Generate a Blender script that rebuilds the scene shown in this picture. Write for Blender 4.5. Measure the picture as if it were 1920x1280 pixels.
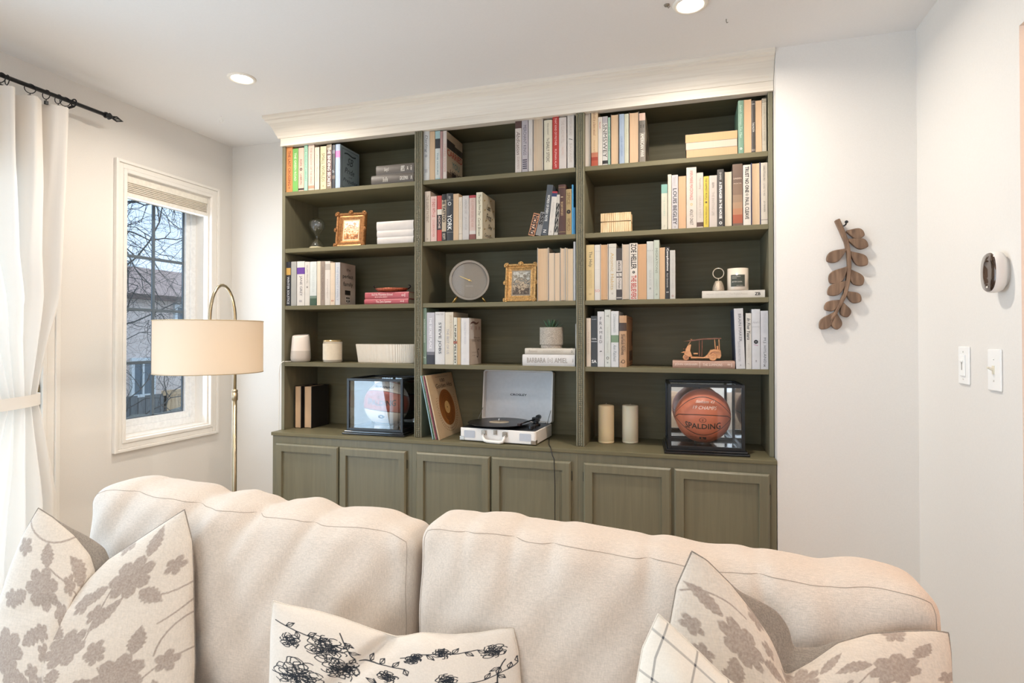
import bpy, bmesh, math, random
import numpy as np
from mathutils import Vector, Matrix

for o in list(bpy.data.objects):
    bpy.data.objects.remove(o)
SC = bpy.context.scene
COL = SC.collection
PI = math.pi

# ------------------------------------------------------------------ camera
FPX, YAW, PITCH = 1084.84, 0.2943, 0.0103
CAM = Vector((2.0503, -2.5705, 1.27))
PX, PY = 960.0, 619.26
fw = Vector((-math.sin(YAW) * math.cos(PITCH), math.cos(YAW) * math.cos(PITCH), math.sin(PITCH)))
rt = fw.cross(Vector((0, 0, 1))).normalized()
up = rt.cross(fw)
cd = bpy.data.cameras.new('camera')
cam = bpy.data.objects.new('camera', cd)
COL.objects.link(cam)
m3 = Matrix((rt, up, -fw)).transposed()
cam.matrix_world = Matrix.Translation(CAM) @ m3.to_4x4()
cd.sensor_width = 36.0
cd.lens = FPX / 1920 * 36
cd.shift_y = (PY - 640) / 1920
cd.clip_start = 0.02
cd.clip_end = 200
SC.camera = cam

# ------------------------------------------------------------------ colour helpers, view
def lin(c):
    return c / 12.92 if c <= 0.04045 else ((c + 0.055) / 1.055) ** 2.4
def hexc(h):
    h = h.lstrip('#')
    return tuple(lin(int(h[i:i + 2], 16) / 255) for i in (0, 2, 4)) + (1,)

SC.view_settings.view_transform = 'Standard'
SC.view_settings.look = 'None'
SC.view_settings.gamma = 1
SC.view_settings.use_curve_mapping = False
SC.view_settings.exposure = 0.12
SC.cycles.use_denoising = True
SC.cycles.max_bounces = 8
SC.cycles.diffuse_bounces = 5
SC.cycles.glossy_bounces = 4
SC.cycles.transmission_bounces = 8
SC.cycles.transparent_max_bounces = 8
SC.cycles.caustics_reflective = False
SC.cycles.caustics_refractive = False
SC.cycles.sample_clamp_indirect = 4.0

# ------------------------------------------------------------------ world: overcast winter sky
W = bpy.data.worlds.new('sky')
SC.world = W
W.use_nodes = True
nt = W.node_tree
bg = nt.nodes['Background']
tcw = nt.nodes.new('ShaderNodeTexCoord')
nzw = nt.nodes.new('ShaderNodeTexNoise'); nzw.inputs['Scale'].default_value = 2.2
crw = nt.nodes.new('ShaderNodeValToRGB')
crw.color_ramp.elements[0].color = (0.50, 0.66, 0.88, 1); crw.color_ramp.elements[0].position = 0.35
crw.color_ramp.elements[1].color = (0.78, 0.86, 0.95, 1); crw.color_ramp.elements[1].position = 0.65
nt.links.new(tcw.outputs['Generated'], nzw.inputs['Vector'])
nt.links.new(nzw.outputs['Fac'], crw.inputs[0])
nt.links.new(crw.outputs[0], bg.inputs[0])
bg.inputs[1].default_value = 1.6

# ------------------------------------------------------------------ large lights (daylight at left door and window, added fill at the rear)
H = 2.4223
XL, XR, YB, YRW, YREAR = -0.6041, 2.8751, 0.304, -0.0623, -5.2
def area(name, loc, rot, sx, sy, power, col):
    l = bpy.data.lights.new(name, 'AREA'); l.shape = 'RECTANGLE'; l.size = sx; l.size_y = sy
    l.energy = power; l.color = col
    o = bpy.data.objects.new(name, l); COL.objects.link(o)
    o.location = loc; o.rotation_euler = rot
    return o
# added frontal fill at the unseen opening of wall_rear, looking into the room (+y)
area('fill_light_rear', (1.6, YREAR + 0.02, 1.35), (PI / 2, 0, 0), 2.1, 1.9, 17, (0.78, 0.90, 1.0))
# glazed patio door in the left wall, looking into the room (+x)
area('daylight_patio_door', (XL - 0.22, -1.77, 1.15), (0, -PI / 2 - 0.2, 0), 1.9, 1.8, 78, (0.66, 0.84, 1.0))
# narrow window in the left wall
area('daylight_side_window', (XL - 0.03, -0.12, 1.42), (0, -PI / 2, 0), 1.2, 0.5, 5, (0.74, 0.87, 1.0))

# ------------------------------------------------------------------ projection helpers (measure world positions)
def ray(px, py):
    return (fw + rt * ((px - PX) / FPX) + up * ((PY - py) / FPX))
def at_d(px, py, d):
    return CAM + ray(px, py) * d
def on_y(px, py, Y):
    r = ray(px, py); return CAM + r * ((Y - CAM.y) / r.y)
def on_x(px, py, X):
    r = ray(px, py); return CAM + r * ((X - CAM.x) / r.x)
def on_z(px, py, Z):
    r = ray(px, py); return CAM + r * ((Z - CAM.z) / r.z)

# ------------------------------------------------------------------ materials
MC = {}
def base_mat(name):
    m = bpy.data.materials.new(name); m.use_nodes = True
    return m, m.node_tree, m.node_tree.nodes['Principled BSDF']
def mat(col, rough=0.55, name='paint', metal=0.0, var=0.06, bump=0.0, scale=60.0, coat=0.0, spec=0.5):
    key = (col, rough, name, metal, var, bump, scale, coat, spec)
    if key in MC: return MC[key]
    m, nt, b = base_mat(name)
    c = hexc(col)
    b.inputs['Base Color'].default_value = c
    b.inputs['Roughness'].default_value = rough
    b.inputs['Metallic'].default_value = metal
    b.inputs['Coat Weight'].default_value = coat
    b.inputs['Specular IOR Level'].default_value = spec
    if var or bump:
        tc = nt.nodes.new('ShaderNodeTexCoord')
        nz = nt.nodes.new('ShaderNodeTexNoise'); nz.inputs['Scale'].default_value = scale
        nz.inputs['Detail'].default_value = 3
        nt.links.new(tc.outputs['Object'], nz.inputs['Vector'])
        if var:
            cr = nt.nodes.new('ShaderNodeValToRGB')
            cr.color_ramp.elements[0].position = 0.3; cr.color_ramp.elements[1].position = 0.7
            cr.color_ramp.elements[0].color = tuple(x * (1 - var) for x in c[:3]) + (1,)
            cr.color_ramp.elements[1].color = tuple(min(1, x * (1 + var)) for x in c[:3]) + (1,)
            nt.links.new(nz.outputs['Fac'], cr.inputs[0])
            nt.links.new(cr.outputs[0], b.inputs['Base Color'])
        if bump:
            bp = nt.nodes.new('ShaderNodeBump'); bp.inputs['Strength'].default_value = bump
            bp.inputs['Distance'].default_value = 0.002
            nt.links.new(nz.outputs['Fac'], bp.inputs['Height'])
            nt.links.new(bp.outputs[0], b.inputs['Normal'])
    MC[key] = m
    return m
def dim(h, k=0.87):
    h = h.lstrip('#'); return '#' + ''.join('%02x' % int(int(h[i:i + 2], 16) * k) for i in (0, 2, 4))
def pages_mat(col):
    """block of paper: fine lines along the thickness (object x)"""
    key = ('pages', col)
    if key in MC: return MC[key]
    m, nt, b = base_mat('book_pages')
    c = hexc(dim(col))
    tc = nt.nodes.new('ShaderNodeTexCoord')
    mp = nt.nodes.new('ShaderNodeMapping'); mp.inputs['Scale'].default_value = (900, 12, 6)
    nz = nt.nodes.new('ShaderNodeTexNoise'); nz.inputs['Scale'].default_value = 1.0; nz.inputs['Detail'].default_value = 2
    cr = nt.nodes.new('ShaderNodeValToRGB')
    cr.color_ramp.elements[0].position = 0.3; cr.color_ramp.elements[1].position = 0.7
    cr.color_ramp.elements[0].color = tuple(x * 0.84 for x in c[:3]) + (1,)
    cr.color_ramp.elements[1].color = c
    nt.links.new(tc.outputs['Object'], mp.inputs[0]); nt.links.new(mp.outputs[0], nz.inputs['Vector'])
    nt.links.new(nz.outputs['Fac'], cr.inputs[0]); nt.links.new(cr.outputs[0], b.inputs['Base Color'])
    b.inputs['Roughness'].default_value = 0.9
    MC[key] = m
    return m
def wood_mat(col, col2, name='wood', scale=(4, 60, 60), rough=0.5, dist=6):
    key = ('wood', col, col2, name, scale)
    if key in MC: return MC[key]
    m, nt, b = base_mat(name)
    tc = nt.nodes.new('ShaderNodeTexCoord')
    mp = nt.nodes.new('ShaderNodeMapping'); mp.inputs['Scale'].default_value = scale
    nz = nt.nodes.new('ShaderNodeTexNoise'); nz.inputs['Scale'].default_value = 1.0; nz.inputs['Detail'].default_value = 5
    nz.inputs['Distortion'].default_value = 0.6
    cr = nt.nodes.new('ShaderNodeValToRGB')
    cr.color_ramp.elements[0].position = 0.32; cr.color_ramp.elements[1].position = 0.68
    cr.color_ramp.elements[0].color = hexc(col2); cr.color_ramp.elements[1].color = hexc(col)
    bp = nt.nodes.new('ShaderNodeBump'); bp.inputs['Strength'].default_value = 0.15; bp.inputs['Distance'].default_value = 0.001
    nt.links.new(tc.outputs['Object'], mp.inputs[0]); nt.links.new(mp.outputs[0], nz.inputs['Vector'])
    nt.links.new(nz.outputs['Fac'], cr.inputs[0]); nt.links.new(cr.outputs[0], b.inputs['Base Color'])
    nt.links.new(nz.outputs['Fac'], bp.inputs['Height']); nt.links.new(bp.outputs[0], b.inputs['Normal'])
    b.inputs['Roughness'].default_value = rough
    MC[key] = m
    return m
def glass_mat(name='clear_glass', tint=(1, 1, 1, 1), refl=0.08, rough=0.0):
    """thin clear pane: mostly transparent with a fresnel reflection"""
    key = ('glass', name)
    if key in MC: return MC[key]
    m = bpy.data.materials.new(name); m.use_nodes = True
    nt = m.node_tree; nt.nodes.clear()
    out = nt.nodes.new('ShaderNodeOutputMaterial'); mx = nt.nodes.new('ShaderNodeMixShader')
    tr = nt.nodes.new('ShaderNodeBsdfTransparent'); gl = nt.nodes.new('ShaderNodeBsdfGlossy')
    fr = nt.nodes.new('ShaderNodeLayerWeight'); ad = nt.nodes.new('ShaderNodeMath'); ad.operation = 'MULTIPLY_ADD'; ad.use_clamp = True
    pw = nt.nodes.new('ShaderNodeMath'); pw.operation = 'POWER'; pw.inputs[1].default_value = 4.0
    fr.inputs[0].default_value = 0.5; ad.inputs[1].default_value = 0.85; ad.inputs[2].default_value = 0.03 + refl
    tr.inputs[0].default_value = tint; gl.inputs['Roughness'].default_value = rough
    nt.links.new(fr.outputs['Facing'], pw.inputs[0]); nt.links.new(pw.outputs[0], ad.inputs[0]); nt.links.new(ad.outputs[0], mx.inputs[0])
    nt.links.new(tr.outputs[0], mx.inputs[1]); nt.links.new(gl.outputs[0], mx.inputs[2])
    nt.links.new(mx.outputs[0], out.inputs[0])
    MC[key] = m
    return m
def emis_mat(col, s, name='glowing_diffuser'):
    m, nt, b = base_mat(name)
    b.inputs['Base Color'].default_value = hexc(col)
    b.inputs['Emission Color'].default_value = hexc(col); b.inputs['Emission Strength'].default_value = s
    return m
def cloth_mat(col, name='linen', var=0.05, fine=900.0, bump=0.35, rough=0.95, attr=None, col2=None, sheen=0.2, blotch=0.0, dist=0.0009):
    """woven cloth: two crossed fine wave patterns; optional mask attribute mixing in a print colour"""
    m, nt, b = base_mat(name)
    L = nt.links.new; N = nt.nodes.new
    tc = N('ShaderNodeTexCoord')
    n1 = N('ShaderNodeTexNoise'); n1.inputs['Scale'].default_value = fine; n1.inputs['Detail'].default_value = 1
    mp1 = N('ShaderNodeMapping'); mp1.inputs['Scale'].default_value = (0.12, 1, 1)
    mp2 = N('ShaderNodeMapping'); mp2.inputs['Scale'].default_value = (1, 1, 0.12)
    n2 = N('ShaderNodeTexNoise'); n2.inputs['Scale'].default_value = fine; n2.inputs['Detail'].default_value = 1
    L(tc.outputs['Object'], mp1.inputs[0]); L(mp1.outputs[0], n1.inputs['Vector'])
    L(tc.outputs['Object'], mp2.inputs[0]); L(mp2.outputs[0], n2.inputs['Vector'])
    ad = N('ShaderNodeMath'); ad.operation = 'ADD'; L(n1.outputs['Fac'], ad.inputs[0]); L(n2.outputs['Fac'], ad.inputs[1])
    hv = N('ShaderNodeMath'); hv.operation = 'MULTIPLY'; hv.inputs[1].default_value = 0.5; L(ad.outputs[0], hv.inputs[0])
    c = hexc(col)
    cr = N('ShaderNodeValToRGB'); cr.color_ramp.elements[0].position = 0.35; cr.color_ramp.elements[1].position = 0.65
    cr.color_ramp.elements[0].color = tuple(x * (1 - var * 2) for x in c[:3]) + (1,)
    cr.color_ramp.elements[1].color = tuple(min(1, x * (1 + var)) for x in c[:3]) + (1,)
    L(hv.outputs[0], cr.inputs[0]); last = cr.outputs[0]
    if attr:
        at = N('ShaderNodeAttribute'); at.attribute_name = attr
        fac = at.outputs['Fac']
        mx = N('ShaderNodeMix'); mx.data_type = 'RGBA'
        mx.inputs['B'].default_value = hexc(col2)
        L(last, mx.inputs['A'])
        if blotch:
            nb = N('ShaderNodeTexNoise'); nb.inputs['Scale'].default_value = 260; nb.inputs['Detail'].default_value = 2
            mr = N('ShaderNodeMapRange'); mr.inputs[1].default_value = 0.3; mr.inputs[2].default_value = 0.7
            mr.inputs[3].default_value = 1 - blotch; mr.inputs[4].default_value = 1.0
            L(tc.outputs['Object'], nb.inputs['Vector']); L(nb.outputs['Fac'], mr.inputs[0])
            mm = N('ShaderNodeMath'); mm.operation = 'MULTIPLY'; L(fac, mm.inputs[0]); L(mr.outputs[0], mm.inputs[1]); fac = mm.outputs[0]
        L(fac, mx.inputs['Factor'])
        last = mx.outputs['Result']
    L(last, b.inputs['Base Color'])
    bp = N('ShaderNodeBump'); bp.inputs['Strength'].default_value = bump; bp.inputs['Distance'].default_value = dist
    L(hv.outputs[0], bp.inputs['Height']); L(bp.outputs[0], b.inputs['Normal'])
    b.inputs['Roughness'].default_value = rough
    b.inputs['Sheen Weight'].default_value = sheen
    b.inputs['Specular IOR Level'].default_value = 0.2
    return m

WALLM = mat('#e5e0da', 0.85, 'wall_paint', var=0.015, bump=0.06, scale=220)
CEILM = mat('#ebe8e6', 0.9, 'ceiling_paint', var=0.012, bump=0.05, scale=200)
TRIMM = mat('#eee9e2', 0.45, 'white_trim_paint', var=0.01)
GREEN = wood_mat('#77725c', '#6e6955', 'olive_painted_wood', (60, 60, 3), 0.42)
GREENF = wood_mat('#716a52', '#69634b', 'olive_paint_shaded', (3, 60, 60), 0.5)  # cabinet paint made darker and browner; shade of shelf interiors put into the colour
GREENF.node_tree.nodes['Principled BSDF'].inputs['Specular IOR Level'].default_value = 0.22
BLACK = mat('#141416', 0.35, 'black_plastic', var=0.0)
GOLDM = mat('#c9a86a', 0.3, 'brass', metal=1.0, var=0.03)
WHITEP = mat('#eeeae4', 0.4, 'white_plastic', var=0.0)

# ------------------------------------------------------------------ object helpers
LABELS = {}
def tag(o, label, cat, group=None, kind=None):
    assert label not in LABELS, label
    n = len(label.split()); assert 4 <= n <= 16, (n, label)
    LABELS[label] = 1
    o['label'] = label; o['category'] = cat
    if group: o['group'] = group
    if kind: o['kind'] = kind
    return o
def new_obj(name, data, parent=None, loc=None):
    o = bpy.data.objects.new(name, data); COL.objects.link(o)
    if parent: o.parent = parent
    if loc is not None: o.location = loc
    return o
def empty(name, loc, label, cat, group=None, rotz=0.0, rot=None):
    o = new_obj(name, None, None, loc)
    o.rotation_euler = rot if rot else (0, 0, rotz)
    o.empty_display_size = 0.05
    return tag(o, label, cat, group)
def build(name, bm, m, parent=None, loc=None, smooth=False, bevel=0.0, seg=2, sub=0, autosmooth=None):
    me = bpy.data.meshes.new(name)
    bmesh.ops.recalc_face_normals(bm, faces=bm.faces)
    bm.to_mesh(me); bm.free()
    for x in (m if isinstance(m, (list, tuple)) else [m]): me.materials.append(x)
    if smooth or bevel:
        me.polygons.foreach_set('use_smooth', [bool(smooth)] * len(me.polygons))
    o = new_obj(name, me, parent, loc)
    if bevel:
        b = o.modifiers.new('bevel', 'BEVEL'); b.width = bevel; b.segments = seg; b.limit_method = 'ANGLE'; b.angle_limit = 0.6
    if sub:
        s = o.modifiers.new('subsurf', 'SUBSURF'); s.levels = sub; s.render_levels = sub
    return o
def struct(name, bm, m, **k):
    o = build(name, bm, m, **k); o['kind'] = 'structure'; return o
def BM(): return bmesh.new()
def box(bm, x0, x1, y0, y1, z0, z1, mi=0, M=None):
    if x0 > x1: x0, x1 = x1, x0
    if y0 > y1: y0, y1 = y1, y0
    if z0 > z1: z0, z1 = z1, z0
    P = [(x0, y0, z0), (x1, y0, z0), (x1, y1, z0), (x0, y1, z0), (x0, y0, z1), (x1, y0, z1), (x1, y1, z1), (x0, y1, z1)]
    v = [bm.verts.new((M @ Vector(p)) if M else p) for p in P]
    for f in ((0, 3, 2, 1), (4, 5, 6, 7), (0, 1, 5, 4), (1, 2, 6, 5), (2, 3, 7, 6), (3, 0, 4, 7)):
        fc = bm.faces.new([v[i] for i in f]); fc.material_index = mi
def lathe(bm, prof, seg=32, c=(0, 0, 0), mi=0, M=None, sx=1.0, sy=1.0):
    rings = []
    for r, z in prof:
        if r < 1e-6:
            p = Vector((c[0], c[1], c[2] + z)); rings.append([bm.verts.new(M @ p if M else p)])
        else:
            ring = []
            for i in range(seg):
                a = 2 * PI * i / seg
                p = Vector((c[0] + r * sx * math.cos(a), c[1] + r * sy * math.sin(a), c[2] + z))
                ring.append(bm.verts.new(M @ p if M else p))
            rings.append(ring)
    for a, b in zip(rings, rings[1:]):
        for i in range(seg):
            j = (i + 1) % seg
            if len(a) == 1 and len(b) == 1: continue
            if len(a) == 1: f = bm.faces.new((a[0], b[j], b[i]))
            elif len(b) == 1: f = bm.faces.new((a[i], a[j], b[0]))
            else: f = bm.faces.new((a[i], a[j], b[j], b[i]))
            f.material_index = mi
def tube(bm, pts, r, seg=8, mi=0, caps=True, closed=False):
    pts = [Vector(p) for p in pts]; n = len(pts); rings = []
    rr = r if isinstance(r, (list, tuple)) else [r] * n
    prev = None
    for i, p in enumerate(pts):
        if closed: t = (pts[(i + 1) % n] - pts[i - 1])
        else: t = pts[min(i + 1, n - 1)] - pts[max(i - 1, 0)]
        t.normalize()
        if prev is None:
            u = t.orthogonal().normalized()
        else:
            u = prev - t * prev.dot(t)
            u = u.normalized() if u.length > 1e-6 else t.orthogonal().normalized()
        prev = u; w = t.cross(u)
        rings.append([bm.verts.new(p + (u * math.cos(2 * PI * k / seg) + w * math.sin(2 * PI * k / seg)) * rr[i]) for k in range(seg)])
    pairs = list(zip(rings, rings[1:])) + ([(rings[-1], rings[0])] if closed else [])
    for a, b in pairs:
        for k in range(seg):
            l = (k + 1) % seg
            f = bm.faces.new((a[k], a[l], b[l], b[k])); f.material_index = mi
    if caps and not closed:
        bm.faces.new(rings[0][::-1]).material_index = mi; bm.faces.new(rings[-1]).material_index = mi
def prism(bm, pts, axis, a0, a1, mi=0, M=None):
    """2D outline extruded along axis; pts are the two other coordinates in order"""
    def mk(p, a):
        q = {'x': (a, p[0], p[1]), 'y': (p[0], a, p[1]), 'z': (p[0], p[1], a)}[axis]
        return bm.verts.new((M @ Vector(q)) if M else q)
    A = [mk(p, a0) for p in pts]; B = [mk(p, a1) for p in pts]
    n = len(pts)
    fs = [bm.faces.new(A), bm.faces.new(B[::-1])]
    for i in range(n):
        j = (i + 1) % n; fs.append(bm.faces.new((A[i], B[i], B[j], A[j])))
    for f in fs: f.material_index = mi
def rrect(w, h, r, n=5, cx=0, cy=0):
    out = []
    for (sx, sy, a0) in ((1, 1, 0), (-1, 1, PI / 2), (-1, -1, PI), (1, -1, 1.5 * PI)):
        for i in range(n + 1):
            a = a0 + PI / 2 * i / n
            out.append((cx + sx * (w / 2 - r) + r * math.cos(a), cy + sy * (h / 2 - r) + r * math.sin(a)))
    return out
def disc(bm, c, r, nrm, seg=32, mi=0, rx=None, ry=None):
    nrm = Vector(nrm).normalized(); u = nrm.orthogonal().normalized(); w = nrm.cross(u)
    f = bm.faces.new([bm.verts.new(Vector(c) + (u * math.cos(2 * PI * k / seg) + w * math.sin(2 * PI * k / seg)) * r) for k in range(seg)])
    f.material_index = mi

# lettering ------------------------------------------------------------------
TC = {}
def glyphs(s, bold=0.0, shear=0.0, space=1.0):
    if 'M' in s: bold = min(bold, -0.005)      # wide strokes of M would cross
    key = (s, bold, shear, space)
    if key in TC: return TC[key]
    cu = bpy.data.curves.new('lettering', 'FONT'); cu.body = s; cu.offset = bold; cu.shear = shear
    cu.resolution_u = 2; cu.space_character = space; cu.align_x = 'LEFT'
    ob = bpy.data.objects.new('lettering', cu)
    me = bpy.data.meshes.new_from_object(ob)
    V = np.array([v.co[:2] for v in me.vertices]) if len(me.vertices) else np.zeros((0, 2))
    F = [tuple(p.vertices) for p in me.polygons]
    bpy.data.objects.remove(ob); bpy.data.curves.remove(cu); bpy.data.meshes.remove(me)
    mn = V.min(0); mxx = V.max(0)
    asp = (mxx[0] - mn[0]) / max(1e-6, mxx[1] - mn[1])
    V = (V - mn) / np.maximum(mxx - mn, 1e-6)
    TC[key] = (V, F, asp)
    return TC[key]
def put_text(bm, s, O, U, Vv, length, height, mi=0, bold=0.0, shear=0.0, space=1.0, keep=False, mapf=None):
    """lettering with lower-left O, running along U for length, height along Vv"""
    V, F, asp = glyphs(s, bold, shear, space)
    O = Vector(O); U = Vector(U).normalized(); Vv = Vector(Vv).normalized()
    if keep:
        if length / height > asp:
            O = O + U * ((length - height * asp) / 2); length = height * asp
        else:
            nh = length / asp; O = O + Vv * ((height - nh) / 2); height = nh
    if mapf:      # curved surfaces: cut the letters finely before wrapping them
        tb = bmesh.new(); tv = [tb.verts.new((a * length, b * height, 0)) for a, b in V]
        for f in F:
            try: tb.faces.new([tv[i] for i in f])
            except ValueError: pass
        bmesh.ops.triangulate(tb, faces=tb.faces)
        lim = max(height, 1e-4) * 0.3
        for _ in range(3):
            es = [e for e in tb.edges if e.calc_length() > lim]
            if not es: break
            bmesh.ops.subdivide_edges(tb, edges=es, cuts=1); bmesh.ops.triangulate(tb, faces=tb.faces)
        mp_ = {v: bm.verts.new(mapf(O + U * v.co.x + Vv * v.co.y)) for v in tb.verts}
        for f in tb.faces:
            try: bm.faces.new([mp_[v] for v in f.verts]).material_index = mi
            except ValueError: pass
        tb.free(); return
    vs = []
    for a, b in V:
        vs.append(bm.verts.new(O + U * (a * length) + Vv * (b * height)))
    for f in F:
        try: bm.faces.new([vs[i] for i in f]).material_index = mi
        except ValueError: pass
def flat_build(name, bm, m, parent, loc=None):
    """lettering and inlays: keep as built"""
    me = bpy.data.meshes.new(name); bm.to_mesh(me); bm.free()
    for x in (m if isinstance(m, (list, tuple)) else [m]): me.materials.append(x)
    return new_obj(name, me, parent, loc)
INKC = {}
def ink(c):
    return mat(c, 0.6, 'print_ink', var=0.0)
# ================================================================== SETTING
T = 0.12
def wall_x(name, x0, x1, y0, y1, holes, z1=H, m=WALLM):
    """wall of constant x (x0..x1 thick) with rectangular holes (ya, yb, za, zb)"""
    bm = BM(); ys = sorted({y0, y1, *[h[0] for h in holes], *[h[1] for h in holes]})
    for a, b in zip(ys, ys[1:]):
        hs = [h for h in holes if h[0] <= a + 1e-6 and h[1] >= b - 1e-6]
        if not hs: box(bm, x0, x1, a, b, 0, z1)
        else:
            h = hs[0]
            if h[2] > 0: box(bm, x0, x1, a, b, 0, h[2])
            box(bm, x0, x1, a, b, h[3], z1)
    return struct(name, bm, m)
WY0, WY1, WZ0, WZ1 = -0.403, 0.131, 0.760, 2.080      # side window opening
DY0, DY1, DZ = -2.75, -0.79, 2.06                      # patio door opening
wall_x('wall_left', XL - 0.16, XL, YREAR, YB, [(WY0, WY1, WZ0, WZ1), (DY0, DY1, 0, DZ)])
bm = BM(); box(bm, XL - 0.16, 2.39, YB, YB + T, 0, H); struct('wall_back', bm, WALLM)
bm = BM(); box(bm, 2.3905, XR, YRW, YB + T, 0, H); struct('wall_right_of_shelves', bm, WALLM)
OY = -0.763
wall_x('wall_right', XR, XR + T, YREAR, YB + T, [(-1.75, OY, 0, 2.074)])
bm = BM()
for (a, b, c, d) in ((XL - 0.16, -0.25, 0, H), (2.65, XR + T, 0, H), (-0.25, 2.65, 0, 0.4), (-0.25, 2.65, 2.3, H)):
    box(bm, a, b, YREAR - T, YREAR, c, d)
struct('wall_rear', bm, WALLM)
bm = BM(); box(bm, XL - 0.16, XR + 1.5, YREAR - T, YB + T, H, H + 0.1); struct('ceiling', bm, CEILM)
FLOORM = wood_mat('#bfae98', '#a8967e', 'oak_floor', (30, 1.5, 30), 0.4)
bm = BM(); box(bm, XL - 0.16, XR + 1.5, YREAR - T, YB + T, -0.1, 0); struct('floor', bm, FLOORM)
# hallway beyond the opening
HALLM = mat('#e6cdb8', 0.85, 'hall_paint', var=0.01)
bm = BM(); box(bm, XR + 1.35, XR + 1.45, -2.6, 0.3, 0, H); box(bm, XR + T, XR + 1.35, 0.2, 0.3, 0, H); box(bm, XR + T, XR + 1.35, -2.7, -2.6, 0, H)
struct('wall_hall', bm, HALLM)
l = bpy.data.lights.new('hall_ceiling_light', 'POINT'); l.energy = 22; l.color = (1, 0.62, 0.36); l.shadow_soft_size = 0.1
o = bpy.data.objects.new('hall_ceiling_light', l); COL.objects.link(o); o.location = (XR + 0.7, -1.5, 2.1)

# baseboards
def baseboard(name, x0, x1, y0, y1):
    bm = BM(); box(bm, x0, x1, y0, y1, 0, 0.11); struct(name, bm, TRIMM, bevel=0.004)
baseboard('baseboard_left', XL, XL + 0.014, -0.70, YB)
baseboard('baseboard_back', XL + 0.014, -0.006, YB - 0.014, YB)
baseboard('baseboard_right', 2.41, XR, YRW - 0.014, YRW)

# ---- crown moulding over the shelves (trim_1) : fascia + profile with a mitred left return
ZT = 2.3014
CRM = wood_mat('#e9e0d2', '#e0d5c6', 'cream_painted_moulding', (3, 120, 120), 0.5)
bm = BM()
box(bm, -0.002, 2.389, -0.012, 0.03, ZT - 0.028, ZT + 0.05)      # fascia board
prof = [(0.012, ZT + 0.012), (0.020, ZT + 0.012), (0.024, ZT + 0.022), (0.030, ZT + 0.030), (0.044, ZT + 0.058), (0.062, ZT + 0.082),
        (0.080, ZT + 0.094), (0.080, ZT + 0.100), (0.090, ZT + 0.106), (0.092, H), (0.0, H), (0.0, ZT + 0.012)]
# front run: y = -p, from x = -p (mitre) to wall; left run: x = -p, back to wall
front = []; ret = []
prof = [(p * 0.78 if p > 0 else p, z) for p, z in prof]
A = [bm.verts.new((-p, -p, z)) for p, z in prof]
B = [bm.verts.new((2.389, -p, z)) for p, z in prof]
Cc = [bm.verts.new((-p, YB, z)) for p, z in prof]
n = len(prof)
for i in range(n):
    j = (i + 1) % n
    bm.faces.new((A[i], A[j], B[j], B[i])); bm.faces.new((A[i], Cc[i], Cc[j], A[j]))
bm.faces.new(B); bm.faces.new(Cc)
box(bm, 0.0, 2.389, 0.0, YB, ZT + 0.045, H - 0.001)
struct('trim_1', bm, CRM)

# ---- side window
def frame_x(bm, x0, x1, ya, yb, za, zb, w, wb=None):
    wb = wb or w
    box(bm, x0, x1, ya, ya + w, za, zb); box(bm, x0, x1, yb - w, yb, za, zb)
    box(bm, x0, x1, ya + w, yb - w, zb - w, zb); box(bm, x0, x1, ya + w, yb - w, za, za + wb)
bm = BM()
# casing with stepped profile (picture-frame on all four sides)
for (o_, i_, t_) in ((0.056, 0.040, 0.022), (0.040, 0.014, 0.015), (0.014, -0.004, 0.019)):
    for (ya, yb, za, zb) in ((WY0 - o_, WY0 - i_, WZ0 - o_, WZ1 + o_), (WY1 + i_, WY1 + o_, WZ0 - o_, WZ1 + o_),
                             (WY0 - i_, WY1 + i_, WZ1 + i_, WZ1 + o_), (WY0 - i_, WY1 + i_, WZ0 - o_, WZ0 - i_)):
        box(bm, XL, XL + t_, ya, yb, za, zb)
struct('window_1', bm, TRIMM, bevel=0.003)
win = bpy.data.objects['window_1']
bm = BM(); frame_x(bm, XL - 0.159, XL - 0.002, WY0, WY1, WZ0, WZ1, 0.012)
build('window_jamb', bm, TRIMM, win)
bm = BM(); frame_x(bm, XL - 0.13, XL - 0.085, WY0 + 0.012, WY1 - 0.012, WZ0 + 0.012, WZ1 - 0.012, 0.035, 0.035)
frame_x(bm, XL - 0.125, XL - 0.095, WY0 + 0.047, WY1 - 0.047, WZ0 + 0.047, WZ1 - 0.047, 0.026, 0.036)
build('window_sash', bm, mat('#f2f3f4', 0.35, 'vinyl'), win, bevel=0.002)
GY0, GY1, GZ0, GZ1 = WY0 + 0.073, WY1 - 0.073, WZ0 + 0.083, WZ1 - 0.073
bm = BM(); box(bm, XL - 0.115, XL - 0.112, GY0, GY1, GZ0, GZ1)
build('window_pane', bm, glass_mat('window_glass', (0.93, 0.97, 1, 1), 0.0), win)
bm = BM()
box(bm, XL - 0.119, XL - 0.108, -0.147, -0.131, GZ0, GZ1)
for z in (1.688, 1.411, 1.132): box(bm, XL - 0.118, XL - 0.109, GY0, GY1, z - 0.008, z + 0.008)
frame_x(bm, XL - 0.119, XL - 0.108, GY0, GY1, GZ0, GZ1, 0.008)
build('window_muntins', bm, mat('#5f6b76', 0.4, 'grey_muntin'), win, bevel=0.002)
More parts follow.
